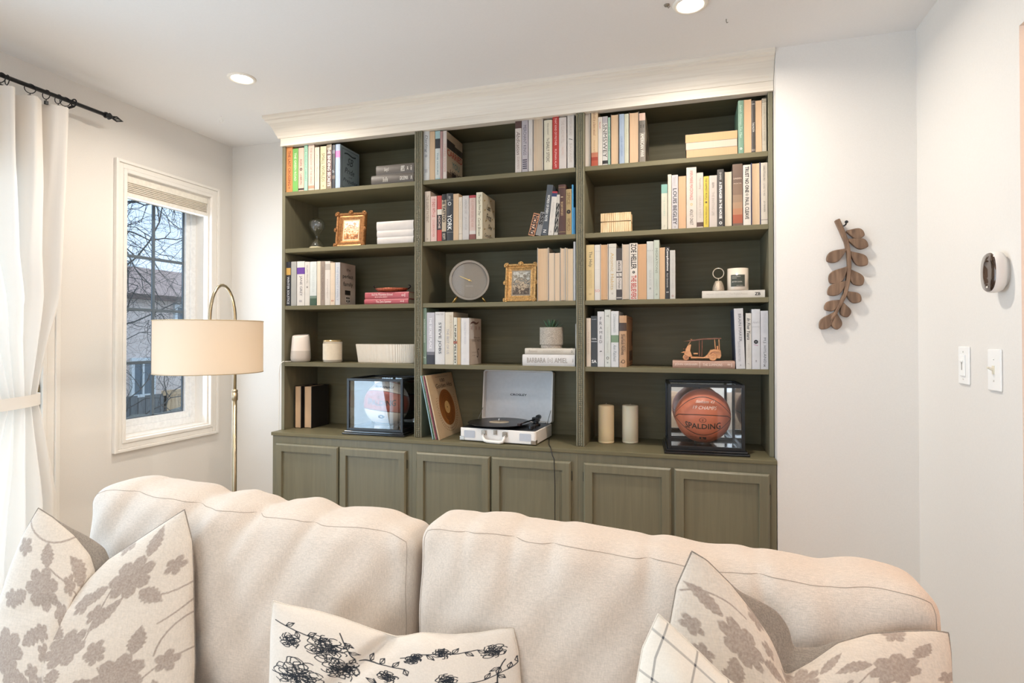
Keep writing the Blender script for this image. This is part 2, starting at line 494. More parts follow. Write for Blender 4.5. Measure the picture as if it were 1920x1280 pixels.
# cellular shade, drawn up
bl = empty('window_shade', (XL - 0.03, (WY0 + WY1) / 2, 2.0), 'off white cellular shade drawn up at the top of the side window', 'window shade')
bm = BM(); box(bm, -0.028, 0.03, -0.252, 0.252, 0.035, 0.068); build('head_rail', bm, mat('#ece6da', 0.5, 'shade_rail'), bl, bevel=0.004)
bm = BM()
for k in range(6): prism(bm, [(-0.02, -0.018 + k * 0.009), (0.026, -0.018 + k * 0.009), (0.021, -0.010 + k * 0.009), (-0.015, -0.010 + k * 0.009)], 'y', -0.25, 0.25)
build('pleated_cloth', bm, mat('#dcd3c6', 0.9, 'shade_cloth'), bl)
bm = BM(); box(bm, -0.022, 0.03, -0.252, 0.252, -0.036, -0.018); build('bottom_rail', bm, mat('#f0ebe2', 0.5, 'shade_rail_light'), bl, bevel=0.003)

# ---- patio door (door_1): casing, jamb, glazed slab, hinges
bm = BM()
for (o_, i_, t_) in ((0.078, 0.058, 0.022), (0.058, 0.024, 0.014), (0.024, 0.006, 0.018)):
    box(bm, XL, XL + t_, DY1 + i_, DY1 + o_, 0, DZ + o_)
    box(bm, XL, XL + t_, DY0 - o_, DY0 - i_, 0, DZ + o_)
    box(bm, XL, XL + t_, DY0 - i_, DY1 + i_, DZ + i_, DZ + o_)
d = struct('door_1', bm, TRIMM, bevel=0.003)
bm = BM()
box(bm, XL - 0.158, XL - 0.001, DY1 - 0.001, DY1 + 0.006, 0, DZ); box(bm, XL - 0.158, XL - 0.001, DY0 - 0.006, DY0, 0, DZ); box(bm, XL - 0.158, XL - 0.001, DY0, DY1, DZ, DZ + 0.01)
build('door_jamb', bm, TRIMM, d)
for (a, b, nm) in ((DY1 - 0.975, DY1 - 0.006, 'door_slab'), (DY0 + 0.004, DY1 - 0.981, 'door_slab')):
    bm = BM(); frame_x(bm, XL - 0.05, XL - 0.008, a, b, 0.012, DZ - 0.004, 0.11, 0.24)
    s = build(nm, bm, TRIMM, d, bevel=0.003)
    bm = BM(); box(bm, XL - 0.031, XL - 0.028, a + 0.11, b - 0.11, 0.252, DZ - 0.114)
    build('door_pane', bm, glass_mat('window_glass', (0.93, 0.97, 1, 1), 0.0), s)
HINGEM = mat('#8f8262', 0.35, 'aged_brass', metal=0.9)
for zc in (1.015, 1.82, 0.25):
    bm = BM()
    for k in range(5): lathe(bm, [(0, 0), (0.0055, 0), (0.0055, 0.0185), (0, 0.0185)], 12, (XL + 0.001, DY1 - 0.002, zc - 0.05 + k * 0.02))
    lathe(bm, [(0, 0), (0.003, 0), (0.003, 0.112), (0, 0.112)], 10, (XL + 0.001, DY1 - 0.002, zc - 0.056))
    box(bm, XL - 0.008, XL - 0.004, DY1 - 0.0035, DY1 + 0.0045, zc - 0.05, zc + 0.05)
    build('door_hinge', bm, HINGEM, d)

# ---- what stands outside the window
BRICK, ntb, bb = base_mat('pale_brick')
tcb = ntb.nodes.new('ShaderNodeTexCoord'); mpb = ntb.nodes.new('ShaderNodeMapping'); mpb.inputs['Rotation'].default_value = (0, PI / 2, PI / 2)
sw = ntb.nodes.new('ShaderNodeTexBrick'); sw.inputs['Scale'].default_value = 6.5
sw.inputs['Color1'].default_value = hexc('#d8cac4'); sw.inputs['Color2'].default_value = hexc('#cbb9b2'); sw.inputs['Mortar'].default_value = hexc('#d8d2cc')
sx_ = ntb.nodes.new('ShaderNodeSeparateXYZ'); cx_ = ntb.nodes.new('ShaderNodeCombineXYZ')
ntb.links.new(tcb.outputs['Object'], sx_.inputs[0]); ntb.links.new(sx_.outputs['Y'], cx_.inputs['X']); ntb.links.new(sx_.outputs['Z'], cx_.inputs['Y'])
ntb.links.new(cx_.outputs[0], sw.inputs['Vector']); ntb.links.new(sw.outputs['Color'], bb.inputs['Base Color']); bb.inputs['Roughness'].default_value = 0.9
hs = empty('brick_house', (-9, 7, -1.2), 'pale brick neighbouring house with brown roof seen through the side window', 'house')
bm = BM(); box(bm, -5, 0, -6, 7, 0, 3.30); build('brick_wall', bm, BRICK, hs)
bm = BM()
E0 = 3.29
v = [bm.verts.new(p) for p in ((0.16, -6.2, E0), (0.16, 7.3, E0), (-5.3, 7.3, E0), (-5.3, -6.2, E0), (-2.4, -3.8, E0 + 0.95), (-2.4, 4.6, E0 + 0.95),
                               (0.16, -6.2, E0 + 0.04), (0.16, 7.3, E0 + 0.04), (-5.3, 7.3, E0 + 0.04), (-5.3, -6.2, E0 + 0.04))]
for f in ((0, 3, 2, 1), (0, 1, 7, 6), (1, 2, 8, 7), (2, 3, 9, 8), (3, 0, 6, 9), (6, 7, 5, 4), (7, 8, 5), (8, 9, 4, 5), (9, 6, 4)):
    bm.faces.new([v[i] for i in f])
rf = build('roof', bm, mat('#a8928a', 0.9, 'brown_shingles', var=0.2, scale=14), hs)
bm = BM(); box(bm, 0.16, 0.26, -6.2, 7.3, E0 - 0.05, E0 + 0.06); build('gutter', bm, mat('#5b4a45', 0.6, 'dark_gutter'), hs)
for (ya, yb, za, zb) in ((-0.33, 0.1, 1.25, 1.95), (0.72, 1.5, 2.62, 3.12)):
    bm = BM(); frame_x(bm, 0.0, 0.06, ya - 0.07, yb + 0.07, za - 0.07, zb + 0.07, 0.07)
    box(bm, 0, 0.05, (ya + yb) / 2 - 0.02, (ya + yb) / 2 + 0.02, za, zb)
    wf = build('window_frame', bm, mat('#cfd6da', 0.5, 'window_trim_grey'), hs)
    bm = BM(); box(bm, 0.005, 0.02, ya, yb, za, zb); build('pane', bm, mat('#50626f', 0.15, 'dark_glass'), wf)
fn = empty('board_fence', (-6, 4.4, -1.2), 'weathered board fence in front of the brick house outdoors', 'fence')
random.seed(4)
bm = BM(); y = -3.4
while y < 0.28:
    w = 0.13; box(bm, -0.012, 0.012, y, y + w - 0.012, 0, 1.55 + random.uniform(-.02, .02)); y += w
box(bm, -0.05, -0.012, -3.4, 0.28, 0.4, 0.5); box(bm, -0.05, -0.012, -3.4, 0.28, 1.2, 1.3)
build('grey_panel', bm, wood_mat('#6f7274', '#55585a', 'grey_weathered_wood', (40, 40, 4), 0.9), fn)
bm = BM(); y = 0.30
while y < 3.5:
    w = 0.14; box(bm, -0.012, 0.012, y, y + w - 0.006, 0, 1.58); y += w
box(bm, -0.02, 0.03, 0.28, 3.5, 1.52, 1.6)
build('wood_panel', bm, wood_mat('#c4a988', '#a98c6b', 'new_fence_wood', (40, 40, 4), 0.9), fn)
bm = BM(); box(bm, -14, XL - 0.2, -8, 16, -1.3, -1.2)
tag(build('lawn', bm, mat('#8d8a72', 0.95, 'winter_grass', var=0.2, scale=8)), 'dull winter lawn outside behind the fence', 'lawn', kind='structure')
# bare trees with crooked branches
def tree(name, seed, root, trunk_pts, label, spawn, lenr, depth0=4, r0=0.06):
    random.seed(seed); t = empty(name, root, label, 'tree')
    bm = BM(); tube(bm, trunk_pts, [r0 * (1 - 0.55 * i / (len(trunk_pts) - 1)) for i in range(len(trunk_pts))], 8)
    build('trunk', bm, mat('#6d6f68', 0.95, 'bark', var=0.3, scale=30), t)
    bm = BM()
    def grow(p, d, L, r, k):
        pts = [p]; n = 7; dd = d.copy()
        for i in range(n):
            dd = (dd + Vector((random.uniform(-.6, .6), random.uniform(-.6, .6), random.uniform(-.58, .58)))).normalized()
            pts.append(pts[-1] + dd * L / n)
        tube(bm, pts, [r * .66 * (1 - 0.5 * i / n) for i in range(n + 1)], 4 if k < 2 else 6, caps=False)
        if k > 0:
            for i in range(1, n + 1):
                for _ in range((1 if random.random() < 0.62 else 0) if k > 1 else (1 if random.random() < 0.75 else 0)):
                    nd = (dd + Vector((random.uniform(-1, 1), random.uniform(-1, 1), random.uniform(-.9, .8)))).normalized()
                    grow(pts[i], nd, L * random.uniform(0.5, 0.75), r * 0.52, k - 1)
    for (p, d, L, r) in spawn: grow(Vector(p), Vector(d).normalized(), L * lenr, r, depth0 - 1)
    build('branches', bm, mat('#4b4a48', 0.95, 'twig_bark', var=0.3, scale=30), t)
tree('bare_tree', 11, (-3.6, 1.2, -1.2), [(0, 0, 0), (0.03, 0.05, 1.2), (-0.02, 0.12, 2.3), (0.05, 0.0, 3.4), (0.0, 0.2, 4.4)],
     'bare winter tree with crooked branches across the upper window panes',
     [((0, 0.08, 3.3), (0, 1, -0.1), 1.5, 0.026), ((0, 0, 3.0), (0.1, 1, 0.25), 1.6, 0.018), ((0, 0.1, 2.9), (0.2, 1, 0.45), 1.4, 0.018), ((0, 0.1, 3.8), (0, 1, -0.3), 1.5, 0.028), ((0, .1, 3.5), (.1, 1, -.6), 1.5, .012), ((0, .1, 2.7), (0, 1, .5), 1.5, .012), ((0, .1, 3.2), (0.2, 1, .1), 1.6, .013), ((0, .1, 2.3), (0, 1, .1), 1.5, .014),
      ((0, .1, 2.5), (0.2, 1, -0.05), 1.3, 0.014), ((0, .1, 4.0), (0.3, 1, 0.0), 1.4, 0.018)], 1.0, 4, 0.12)
tree('bare_tree', 5, (-4.6, 2.2, -1.2), [(0, 0, 0), (0.03, 0.1, 0.6), (0.0, 0.35, 1.2), (0.05, 0.75, 1.45), (0.0, 1.2, 1.42), (0, 1.7, 1.5)],
     'low leaning tree limb in front of the board fence outdoors',
     [((0, 0.5, 1.3), (0, 0.5, 1), 1.1, 0.014), ((0, 0.9, 1.42), (0.1, 0.3, 1), 1.0, 0.013), ((0, 0.2, 1.0), (0.1, 0.6, 1), 1.2, 0.014), ((0, 1.2, 1.4), (0.1, 0.6, 1), 0.9, 0.012)], 1.0, 4, 0.075)

# ================================================================== SHELVES AND CABINETS
Z = [2.0317, 1.7313, 1.431, 1.1343]; ZC = 0.7785
BX = [(0.0185, 0.7726), (0.8145, 1.5721), (1.6115, 2.370)]
D = 0.286; WB = 2.3885
bc = empty('bookcase', (1.19, 0.14, ZC), 'olive green built-in bookcase of three bays with four shelves each', 'bookcase')
def rel(o, par):
    o.parent = par; o.matrix_parent_inverse = Matrix.Translation(-Vector(par.location)); return o
TS = 0.021
bm = BM(); box(bm, 0.0, BX[0][0], 0.0, D, ZC, ZT); rel(build('side_panel', bm, GREEN, bevel=0.001), bc)
bm = BM(); box(bm, BX[2][1], WB - 0.001, 0.0, D, ZC, ZT); rel(build('side_panel', bm, GREEN, bevel=0.001), bc)
for a, b in ((BX[0][1], BX[1][0]), (BX[1][1], BX[2][0])):
    bm = BM(); box(bm, a, b, 0.0, D, ZC, ZT)
    dv = rel(build('divider', bm, GREEN), bc)
    bm = BM(); w = b - a; nb = 4
    for k in range(nb):      # reeded pilaster strip with rope beading
        cxk = a + w * (k + 0.5) / nb; r = w / nb / 2 * 0.94
        n = 1 if k in (0, 3) else 150
        if k in (0, 3):
            pr = [(cxk + r * math.cos(t), -r * 1.1 * math.sin(t)) for t in [PI * i / 6 for i in range(7)]]
            prism(bm, pr, 'z', ZC + 0.0005, ZT - 0.001)
        else:
            hgt = (ZT - ZC - 0.0015); nn = 170
            tube(bm, [(cxk, -0.0008, ZC + 0.0005 + hgt * i / (nn * 2)) for i in range(nn * 2 + 1)], [r * (1.0 if i % 2 else 0.62) for i in range(nn * 2 + 1)], 6)
    s = build('reeded_strip', bm, GREEN); s.parent = dv
bm = BM(); box(bm, 0.0, WB - 0.001, D, D + 0.012, ZC, ZT + 0.03); rel(build('back_panel', bm, GREENF), bc)
bm = BM(); box(bm, BX[0][0], BX[2][1], 0.031, D, ZT - 0.006, ZT + 0.014); rel(build('top_panel', bm, GREENF), bc)
for z in Z:
    for a, b in BX:
        bm = BM(); box(bm, a + .0003, b - .0003, 0.0012, D - 0.0005, z - TS, z)
        rel(build('shelf', bm, GREENF, bevel=0.0015), bc)

wt = BM(); box(wt, -0.006, WB, -0.0714, D + 0.012, ZC - 0.018, ZC - 0.0004)
tag(build('worktop', wt, GREENF, bevel=0.0025), 'olive green worktop ledge running below the open shelves', 'worktop')
# base cabinets: three units, two framed doors each
def shaker(x0, x1, z0, z1, par, yf=-0.0785, th=0.0175, side=None):
    bm = BM(); fwid = 0.038; ch = 0.007
    y1 = yf + th
    # outer chamfered frame made as mitred rings
    def ring(a0, b0, ya, a1, b1, yb_):
        p = [(x0 + a0, z0 + a0), (x1 - a0, z0 + a0), (x1 - a0, z1 - a0), (x0 + a0, z1 - a0)]
        q = [(x0 + a1, z0 + a1), (x1 - a1, z0 + a1), (x1 - a1, z1 - a1), (x0 + a1, z1 - a1)]
        P = [bm.verts.new((u, ya, v)) for u, v in p]; Q = [bm.verts.new((u, yb_, v)) for u, v in q]
        for i in range(4):
            j = (i + 1) % 4; bm.faces.new((P[i], P[j], Q[j], Q[i]))
    ring(0, 0, y1, 0, 0, yf + ch * 0.9); ring(0, 0, yf + ch * 0.9, ch, 0, yf); ring(ch, 0, yf, fwid, 0, yf); ring(fwid, 0, yf, fwid + 0.002, 0, yf + 0.012)
    a = fwid + 0.002
    bm.faces.new([bm.verts.new(p) for p in ((x0 + a, yf + 0.012, z0 + a), (x1 - a, yf + 0.012, z0 + a), (x1 - a, yf + 0.012, z1 - a), (x0 + a, yf + 0.012, z1 - a))])
    bm.faces.new([bm.verts.new(p) for p in ((x0, y1, z0), (x0, y1, z1), (x1, y1, z1), (x1, y1, z0))])
    bmesh.ops.remove_doubles(bm, verts=bm.verts, dist=1e-5)
    dr = rel(build('door', bm, GREEN), par)
    return dr
doors = [((0.026, 0.394), (0.401, 0.765)), ((0.819, 1.187), (1.196, 1.562)), ((1.618, 1.984), (1.996, 2.361))]
edges = [-0.003, 0.7905, 1.591, WB - 0.0005]
names = ['olive base cabinet with two framed doors below the left bay', 'olive base cabinet with two framed doors below the middle bay', 'olive base cabinet with two framed doors below the right bay']
for k in range(3):
    cb = empty('base_cabinet', ((edges[k] + edges[k + 1]) / 2, 0.1, 0), names[k], 'cabinet', 'base cabinets under the bookcase')
    a, b = edges[k] + 0.0004, edges[k + 1] - 0.0004
    bm = BM(); box(bm, a, b, -0.0605, D, 0.09, ZC - 0.0185); box(bm, a, b, -0.01, D, 0.0, 0.09)
    rel(build('carcass', bm, GREEN), cb)
    for (p, q) in doors[k]:
        dr = shaker(p, q, 0.12, 0.722, cb)
        hx = p - 0.002 if p == doors[k][0][0] else q + 0.002
        for hz in (0.2, 0.64):
            bm = BM(); lathe(bm, [(0, 0), (0.003, 0), (0.003, 0.04), (0, 0.04)], 10, (hx, -0.064, hz))
            hh = build('hinge', bm, mat('#4a4a40', 0.5, 'dark_hinge', metal=0.4)); hh.parent = dr
# ================================================================== CEILING LIGHTS, HOOKS
def downlight(x, y, label, pw=11, glow=22):
    t = empty('ceiling_light', (x, y, H), label, 'ceiling light', 'recessed ceiling lights')
    bm = BM(); lathe(bm, [(0.043, -0.001), (0.046, -0.006), (0.056, -0.006), (0.060, -0.001), (0.060, 0.0), (0.043, 0.0), (0.043, -0.001)], 40)
    build('trim_ring', bm, mat('#f6efe4', 0.4, 'light_trim', var=0), t, smooth=True)
    bm = BM(); lathe(bm, [(0, -0.0055), (0.03, -0.005), (0.045, -0.0025)], 40)
    build('diffuser', bm, emis_mat('#fff0d6', glow), t, smooth=True)
    l = bpy.data.lights.new('ceiling_light_beam', 'AREA'); l.shape = 'DISK'; l.size = 0.085; l.energy = pw; l.color = (1.0, 0.92, 0.81); l.spread = 2.9
    o = bpy.data.objects.new('ceiling_light_beam', l); COL.objects.link(o); o.location = (x, y, H - 0.008)
downlight(0.15, -0.46, 'glowing round recessed ceiling light nearest the side window')
downlight(2.063, -0.481, 'glowing round recessed ceiling light above the right bay')
# further downlights of the same grid behind the camera (light sources only in view of the room)
for (x, y) in ((1.1, -2.0), (0.15, -3.2), (2.2, -3.4)):
    l = bpy.data.lights.new('ceiling_light_beam', 'AREA'); l.shape = 'DISK'; l.size = 0.1; l.energy = 8; l.color = (1.0, 0.93, 0.84); l.spread = 2.8
    o = bpy.data.objects.new('ceiling_light_beam', l); COL.objects.link(o); o.location = (x, y, H - 0.01)
bm = BM()
tube(bm, [(0, 0, 0), (0, 0, -0.012)], 0.0016, 8)
tube(bm, [(0.011 * math.sin(a), 0, -0.023 + 0.011 * math.cos(a)) for a in [PI * 2 * 0.8 * i / 14 for i in range(15)]], 0.0016, 8)
o = build('ceiling_hook', bm, WHITEP, loc=(-0.283, -0.123, H), smooth=True); tag(o, 'white cup hook screwed into the ceiling near the left corner', 'hook')
bm = BM(); tube(bm, [(0, 0, 0.0), (0, 0, -0.008), (0.002, 0, -0.014), (0.006, 0, -0.012)], 0.0014, 8)
o = build('ceiling_hook', bm, mat('#8a8378', 0.5, 'dull_metal', metal=0.6), loc=(2.189, -0.343, H), smooth=True); tag(o, 'tiny grey screw hook in the ceiling right of the bright downlight', 'hook')
bm = BM(); lathe(bm, [(0, -0.004), (0.008, -0.004), (0.010, 0), (0, 0)], 16); tube(bm, [(0.0, 0, -0.003), (0.006, 0.004, -0.010), (0.011, 0.0, -0.006)], 0.0016, 8)
o = build('ceiling_hook', bm, mat('#9a8f80', 0.5, 'dull_metal2', metal=0.5), loc=(1.985, -0.50, H), smooth=True); tag(o, 'small tarnished anchor hook in the ceiling left of the bright downlight', 'hook')

# ================================================================== CURTAIN ROD AND CURTAIN
RX = -0.50
rod = empty('curtain_rod', (RX, -1.2, 2.285), 'black metal curtain rod with pointed finial over the patio door', 'curtain rod')
IRON = mat('#1c1b1c', 0.42, 'black_iron', metal=0.3, var=0.0)
bm = BM(); tube(bm, [(0, -2.0, 0), (0, 0.62, 0)], 0.0085, 14); build('rod', bm, IRON, rod, smooth=True)
bm = BM()
def along(bm, prof, y0, seg=16):      # profile (r, y) about the rod axis
    M = Matrix.Translation((0, y0, 0)) @ Matrix.Rotation(-PI / 2, 4, 'X'); lathe(bm, prof, seg, M=M)
along(bm, [(0, 0), (0.013, 0), (0.0145, 0.006), (0.010, 0.011), (0.016, 0.02), (0.010, 0.03), (0.007, 0.034), (0.0, 0.036)], 0.615)
for k in range(4):
    a = k * PI / 2
    tube(bm, [(0.003 * math.cos(a), 0.645, 0.003 * math.sin(a)), (0.011 * math.cos(a), 0.672, 0.011 * math.sin(a)), (0, 0.705, 0)], [0.003, 0.003, 0.001], 6)
build('finial', bm, IRON, rod, smooth=True)
bm = BM()
tube(bm, [(0.015 * math.cos(a), 0.475, 0.015 * math.sin(a)) for a in [2 * PI * i / 16 for i in range(16)]], 0.003, 8, closed=True)
tube(bm, [(0, 0.475, -0.015), (-0.05, 0.475, -0.02), (-0.101, 0.475, -0.02)], 0.005, 8)
lathe(bm, [(0, 0), (0.018, 0), (0.018, 0.004), (0, 0.004)], 16, M=Matrix.Translation((-0.1035, 0.475, -0.02)) @ Matrix.Rotation(PI / 2, 4, 'Y'))
build('wall_bracket', bm, IRON, rod, smooth=True)
CURT_TOP = 2.24
ring_y = [-1.005, -0.983, -0.90, -0.838, -0.79, -0.762]
rl = ['leftmost', 'second', 'third', 'fourth', 'fifth', 'last']
for k, y in enumerate(ring_y):
    t = empty('curtain_ring', (RX, y, 2.285), f'black clip ring on the curtain rod, {rl[k]} of six from the left', 'curtain ring', 'curtain rings')
    tilt = (0.35, -0.2, 0.9, 0.15, 0.1, 0.75)[k]
    bm = BM(); tube(bm, [(0.018 * math.cos(a) * math.cos(tilt), 0.018 * math.cos(a) * math.sin(tilt), -0.0095 + 0.019 * math.sin(a)) for a in [2 * PI * i / 24 for i in range(24)]], 0.0017, 8, closed=True)
    build('ring', bm, IRON, t, smooth=True)
    bm = BM(); tube(bm, [(0, 0, -0.0285), (0, 0, -0.036)], 0.0015, 6); box(bm, -0.005, 0.005, -0.006, 0.006, -0.050, -0.036)
    build('clip', bm, IRON, t)
cur = empty('curtain', (RX, -1.0, CURT_TOP), 'sheer off white curtain tied back at the left edge', 'curtain')
CURM = bpy.data.materials.new('sheer_curtain_cloth'); CURM.use_nodes = True
nt = CURM.node_tree; pb = nt.nodes['Principled BSDF']; pb.inputs['Base Color'].default_value = hexc('#eee7df'); pb.inputs['Roughness'].default_value = 0.95
trn = nt.nodes.new('ShaderNodeBsdfTranslucent'); trn.inputs[0].default_value = hexc('#f4f2ee')
mx = nt.nodes.new('ShaderNodeMixShader'); mx.inputs[0].default_value = 0.13
wv = nt.nodes.new('ShaderNodeTexNoise'); wv.inputs['Scale'].default_value = 500; tcn = nt.nodes.new('ShaderNodeTexCoord'); bpn = nt.nodes.new('ShaderNodeBump'); bpn.inputs['Strength'].default_value = 0.1
nt.links.new(tcn.outputs['Object'], wv.inputs['Vector']); nt.links.new(wv.outputs['Fac'], bpn.inputs['Height']); nt.links.new(bpn.outputs[0], pb.inputs['Normal'])
nt.links.new(pb.outputs[0], mx.inputs[1]); nt.links.new(trn.outputs[0], mx.inputs[2]); nt.links.new(mx.outputs[0], nt.nodes['Material Output'].inputs[0])
def interp(x, xs, ys): return float(np.interp(x, xs, ys))
zR = [0.02, 0.60, 0.98, 1.03, 1.25, 1.43, 1.9, 2.24]; yR = [-0.80, -0.80, -0.865, -0.875, -0.835, -0.795, -0.765, -0.755]
zL = [0.02, 0.60, 0.98, 1.03, 1.25, 1.6, 2.24]; yL = [-1.36, -1.30, -1.10, -1.08, -1.22, -1.42, -1.55]
bm = BM(); NS, NZ = 150, 110; grid = []
for j in range(NZ + 1):
    z = 0.02 + (CURT_TOP - 0.02) * j / NZ
    a = interp(z, zR, yR); b = interp(z, zL, yL)
    zz = abs(z - 1.005); amp = 0.020 + 0.018 * min(1, zz / 0.5)
    row = []
    for i in range(NS + 1):
        s = i / NS
        ph = 2 * PI * (s * 8.0 + 0.12 * math.sin(z * 2.1))
        x = amp * (math.sin(ph) + 0.25 * math.sin(ph * 2.3 + z * 3)) + 0.006 * math.sin(z * 9 + s * 20) * (1 if z < 1.4 else .4)
        y = a + (b - a) * s + 0.007 * math.cos(ph) * min(1, zz * 3)
        row.append(bm.verts.new((x, y + 1.0, z - CURT_TOP)))
    grid.append(row)
for j in range(NZ):
    for i in range(NS): bm.faces.new((grid[j][i], grid[j][i + 1], grid[j + 1][i + 1], grid[j + 1][i]))
build('curtain_panel', bm, CURM, cur, smooth=True)
bm = BM(); n = 40
lo = []; hi = []
for i in range(n):
    a = 2 * PI * i / n; rx, ry = 0.05, 0.125
    xx, yy = rx * math.cos(a), -0.98 + 1.0 + ry * math.sin(a)
    dz = 0.008 * math.sin(a * 1.0)
    lo.append(bm.verts.new((xx, yy, 0.985 + dz - CURT_TOP))); hi.append(bm.verts.new((xx * 0.97, yy, 1.032 + dz - CURT_TOP)))
for i in range(n):
    j = (i + 1) % n; bm.faces.new((lo[i], lo[j], hi[j], hi[i]))
build('tieback', bm, CURM, cur, smooth=True)

# ================================================================== FLOOR LAMP
LX, LY = on_z(0, 0, 1).x, 0
sc_ = at_d(393, 651, 2.54); pc_ = at_d(440, 800, 2.76)
NICK = mat('#b3a68c', 0.32, 'brushed_nickel', metal=1.0, var=0.04, scale=200)
lamp = empty('floor_lamp', (pc_.x, pc_.y, 0), 'brushed metal arc floor lamp with glowing cream drum shade', 'floor lamp')
SX, SY, SZ = sc_.x - pc_.x, sc_.y - pc_.y, sc_.z
bm = BM(); lathe(bm, [(0, 0), (0.135, 0), (0.135, 0.012), (0.12, 0.022), (0.02, 0.026), (0, 0.026)], 40); build('base', bm, NICK, lamp, smooth=True)
bm = BM(); tube(bm, [(0, 0, 0.02), (0, 0, 0.985)], 0.0105, 16); build('lower_pole', bm, NICK, lamp, smooth=True)
bm = BM(); lathe(bm, [(0.0105, 0), (0.0135, 0.002), (0.0135, 0.036), (0.0105, 0.038), (0.0135, 0.04), (0.0125, 0.05), (0.007, 0.053)], 20, (0, 0, 0.965)); build('collar', bm, NICK, lamp, smooth=True)
bm = BM()
zt_ = 1.345; R_ = math.hypot(SX, SY) / 2; ux, uy = SX / (2 * R_), SY / (2 * R_)
pts = [(0, 0, 1.0), (0, 0, 1.15), (0, 0, zt_)]
topz = on_y(0, 0, 0)
hgt = at_d(410, 534, 2.64).z - zt_
for i in range(1, 17):
    a = PI * i / 16; c = R_ - R_ * math.cos(a); pts.append((ux * c, uy * c, zt_ + hgt * math.sin(a)))
pts += [(SX, SY, zt_ - 0.05), (SX, SY, zt_ - 0.14)]
tube(bm, pts, 0.0072, 14); build('arc_arm', bm, NICK, lamp, smooth=True)
RS = 0.5 * (487 - 299) / FPX * 2.54 * 0.985
zb = at_d(393, 703, 2.35).z; ztp = at_d(393, 599.5, 2.35).z
SHM = bpy.data.materials.new('cream_shade_cloth'); SHM.use_nodes = True
nt = SHM.node_tree; pb = nt.nodes['Principled BSDF']; pb.inputs['Base Color'].default_value = hexc('#efe7d8'); pb.inputs['Roughness'].default_value = 0.95
trn = nt.nodes.new('ShaderNodeBsdfTranslucent'); trn.inputs[0].default_value = hexc('#f2e4d4'); mx = nt.nodes.new('ShaderNodeMixShader'); mx.inputs[0].default_value = 0.45
wv = nt.nodes.new('ShaderNodeTexNoise'); wv.inputs['Scale'].default_value = 1.0; tcn = nt.nodes.new('ShaderNodeTexCoord'); mpn = nt.nodes.new('ShaderNodeMapping'); mpn.inputs['Scale'].default_value = (40, 40, 700)
bpn = nt.nodes.new('ShaderNodeBump'); bpn.inputs['Strength'].default_value = 0.25; bpn.inputs['Distance'].default_value = 0.001
nt.links.new(tcn.outputs['Object'], mpn.inputs[0]); nt.links.new(mpn.outputs[0], wv.inputs['Vector']); nt.links.new(wv.outputs['Fac'], bpn.inputs['Height']); nt.links.new(bpn.outputs[0], pb.inputs['Normal'])
nt.links.new(pb.outputs[0], mx.inputs[1]); nt.links.new(trn.outputs[0], mx.inputs[2]); nt.links.new(mx.outputs[0], nt.nodes['Material Output'].inputs[0])
bm = BM(); lathe(bm, [(RS, zb), (RS, ztp)], 96, (SX, SY, 0)); lathe(bm, [(RS - 0.002, zb), (RS - 0.002, ztp)], 96, (SX, SY, 0))
sh = build('lamp_shade', bm, SHM, lamp, smooth=True)
bm = BM()
for z in (zb, ztp):
    bm = BM(); tube(bm, [(SX + RS * math.cos(a), SY + RS * math.sin(a), z) for a in [2 * PI * i / 72 for i in range(72)]], 0.002, 6, closed=True)
    o = build('shade_rim', bm, mat('#c2ae8c', 0.7, 'rim_tape'), sh, smooth=True)
bm = BM()
for k in range(3):
    a = k * 2 * PI / 3 + 0.4; tube(bm, [(SX, SY, ztp - 0.03), (SX + RS * math.cos(a), SY + RS * math.sin(a), ztp - 0.003)], 0.0016, 6)
lathe(bm, [(0, 0), (0.018, 0), (0.018, 0.05), (0.012, 0.055), (0, 0.056)], 20, (SX, SY, ztp - 0.085))
build('socket', bm, NICK, lamp, smooth=True)
bm = BM(); lathe(bm, [(0, -0.05), (0.016, -0.046), (0.027, -0.025), (0.027, -0.012), (0.014, 0.02), (0.012, 0.03)], 20, (SX, SY, ztp - 0.115)); build('bulb', bm, emis_mat('#ffe3b0', 8, 'lit_bulb'), lamp, smooth=True)
l = bpy.data.lights.new('floor_lamp_light', 'POINT'); l.energy = 4.2; l.color = (1, 0.95, 0.86); l.shadow_soft_size = 0.045
o = bpy.data.objects.new('floor_lamp_light', l); COL.objects.link(o); o.location = (sc_.x, sc_.y, (zb + ztp) / 2 - 0.05)

# ================================================================== THINGS ON THE RIGHT-HAND WALLS
WOODB = wood_mat('#8d7059', '#5f4735', 'brown_carved_wood', (60, 60, 8), 0.55)
YH = YRW - 0.012
def zp(u, v):      # point of the enlarged crop of the branch -> world on the wall plane
    p = on_y(1440 + u * 0.3125, 380 + v * 0.3125, YH); return (p.x, p.z)
br = empty('wooden_leaf_branch', (2.6, YRW, 1.5), 'carved brown wooden leaf branch hanging on the wall right of bookcase', 'wall decoration')
def leaf(base, tip, w, name):
    b = Vector(zp(*base)); t = Vector(zp(*tip)); dvec = t - b; L = dvec.length; dvec.normalize(); nrm = Vector((-dvec.y, dvec.x)); hw = w * 1.16 * 0.3125 / 1084.84 * 2.55 / 2
    out = []; N_ = 22
    for i in range(N_ + 1):
        s = i / N_; r = hw * (math.sin(PI * s ** 1.6) ** 0.75 if 0 < s < 1 else 0) + (0.004 * (1 - s)); out.append((s, r))
    poly = [b + dvec * (s * L) + nrm * r for s, r in out] + [b + dvec * (s * L) - nrm * r for s, r in out[::-1]]
    bm = BM(); prism(bm, [(p.x, p.y) for p in poly], 'y', YH - 0.009, YH + 0.006)
    bmesh.ops.remove_doubles(bm, verts=bm.verts, dist=1e-5)
    return rel(build(name, bm, WOODB, bevel=0.0028, seg=2), br)
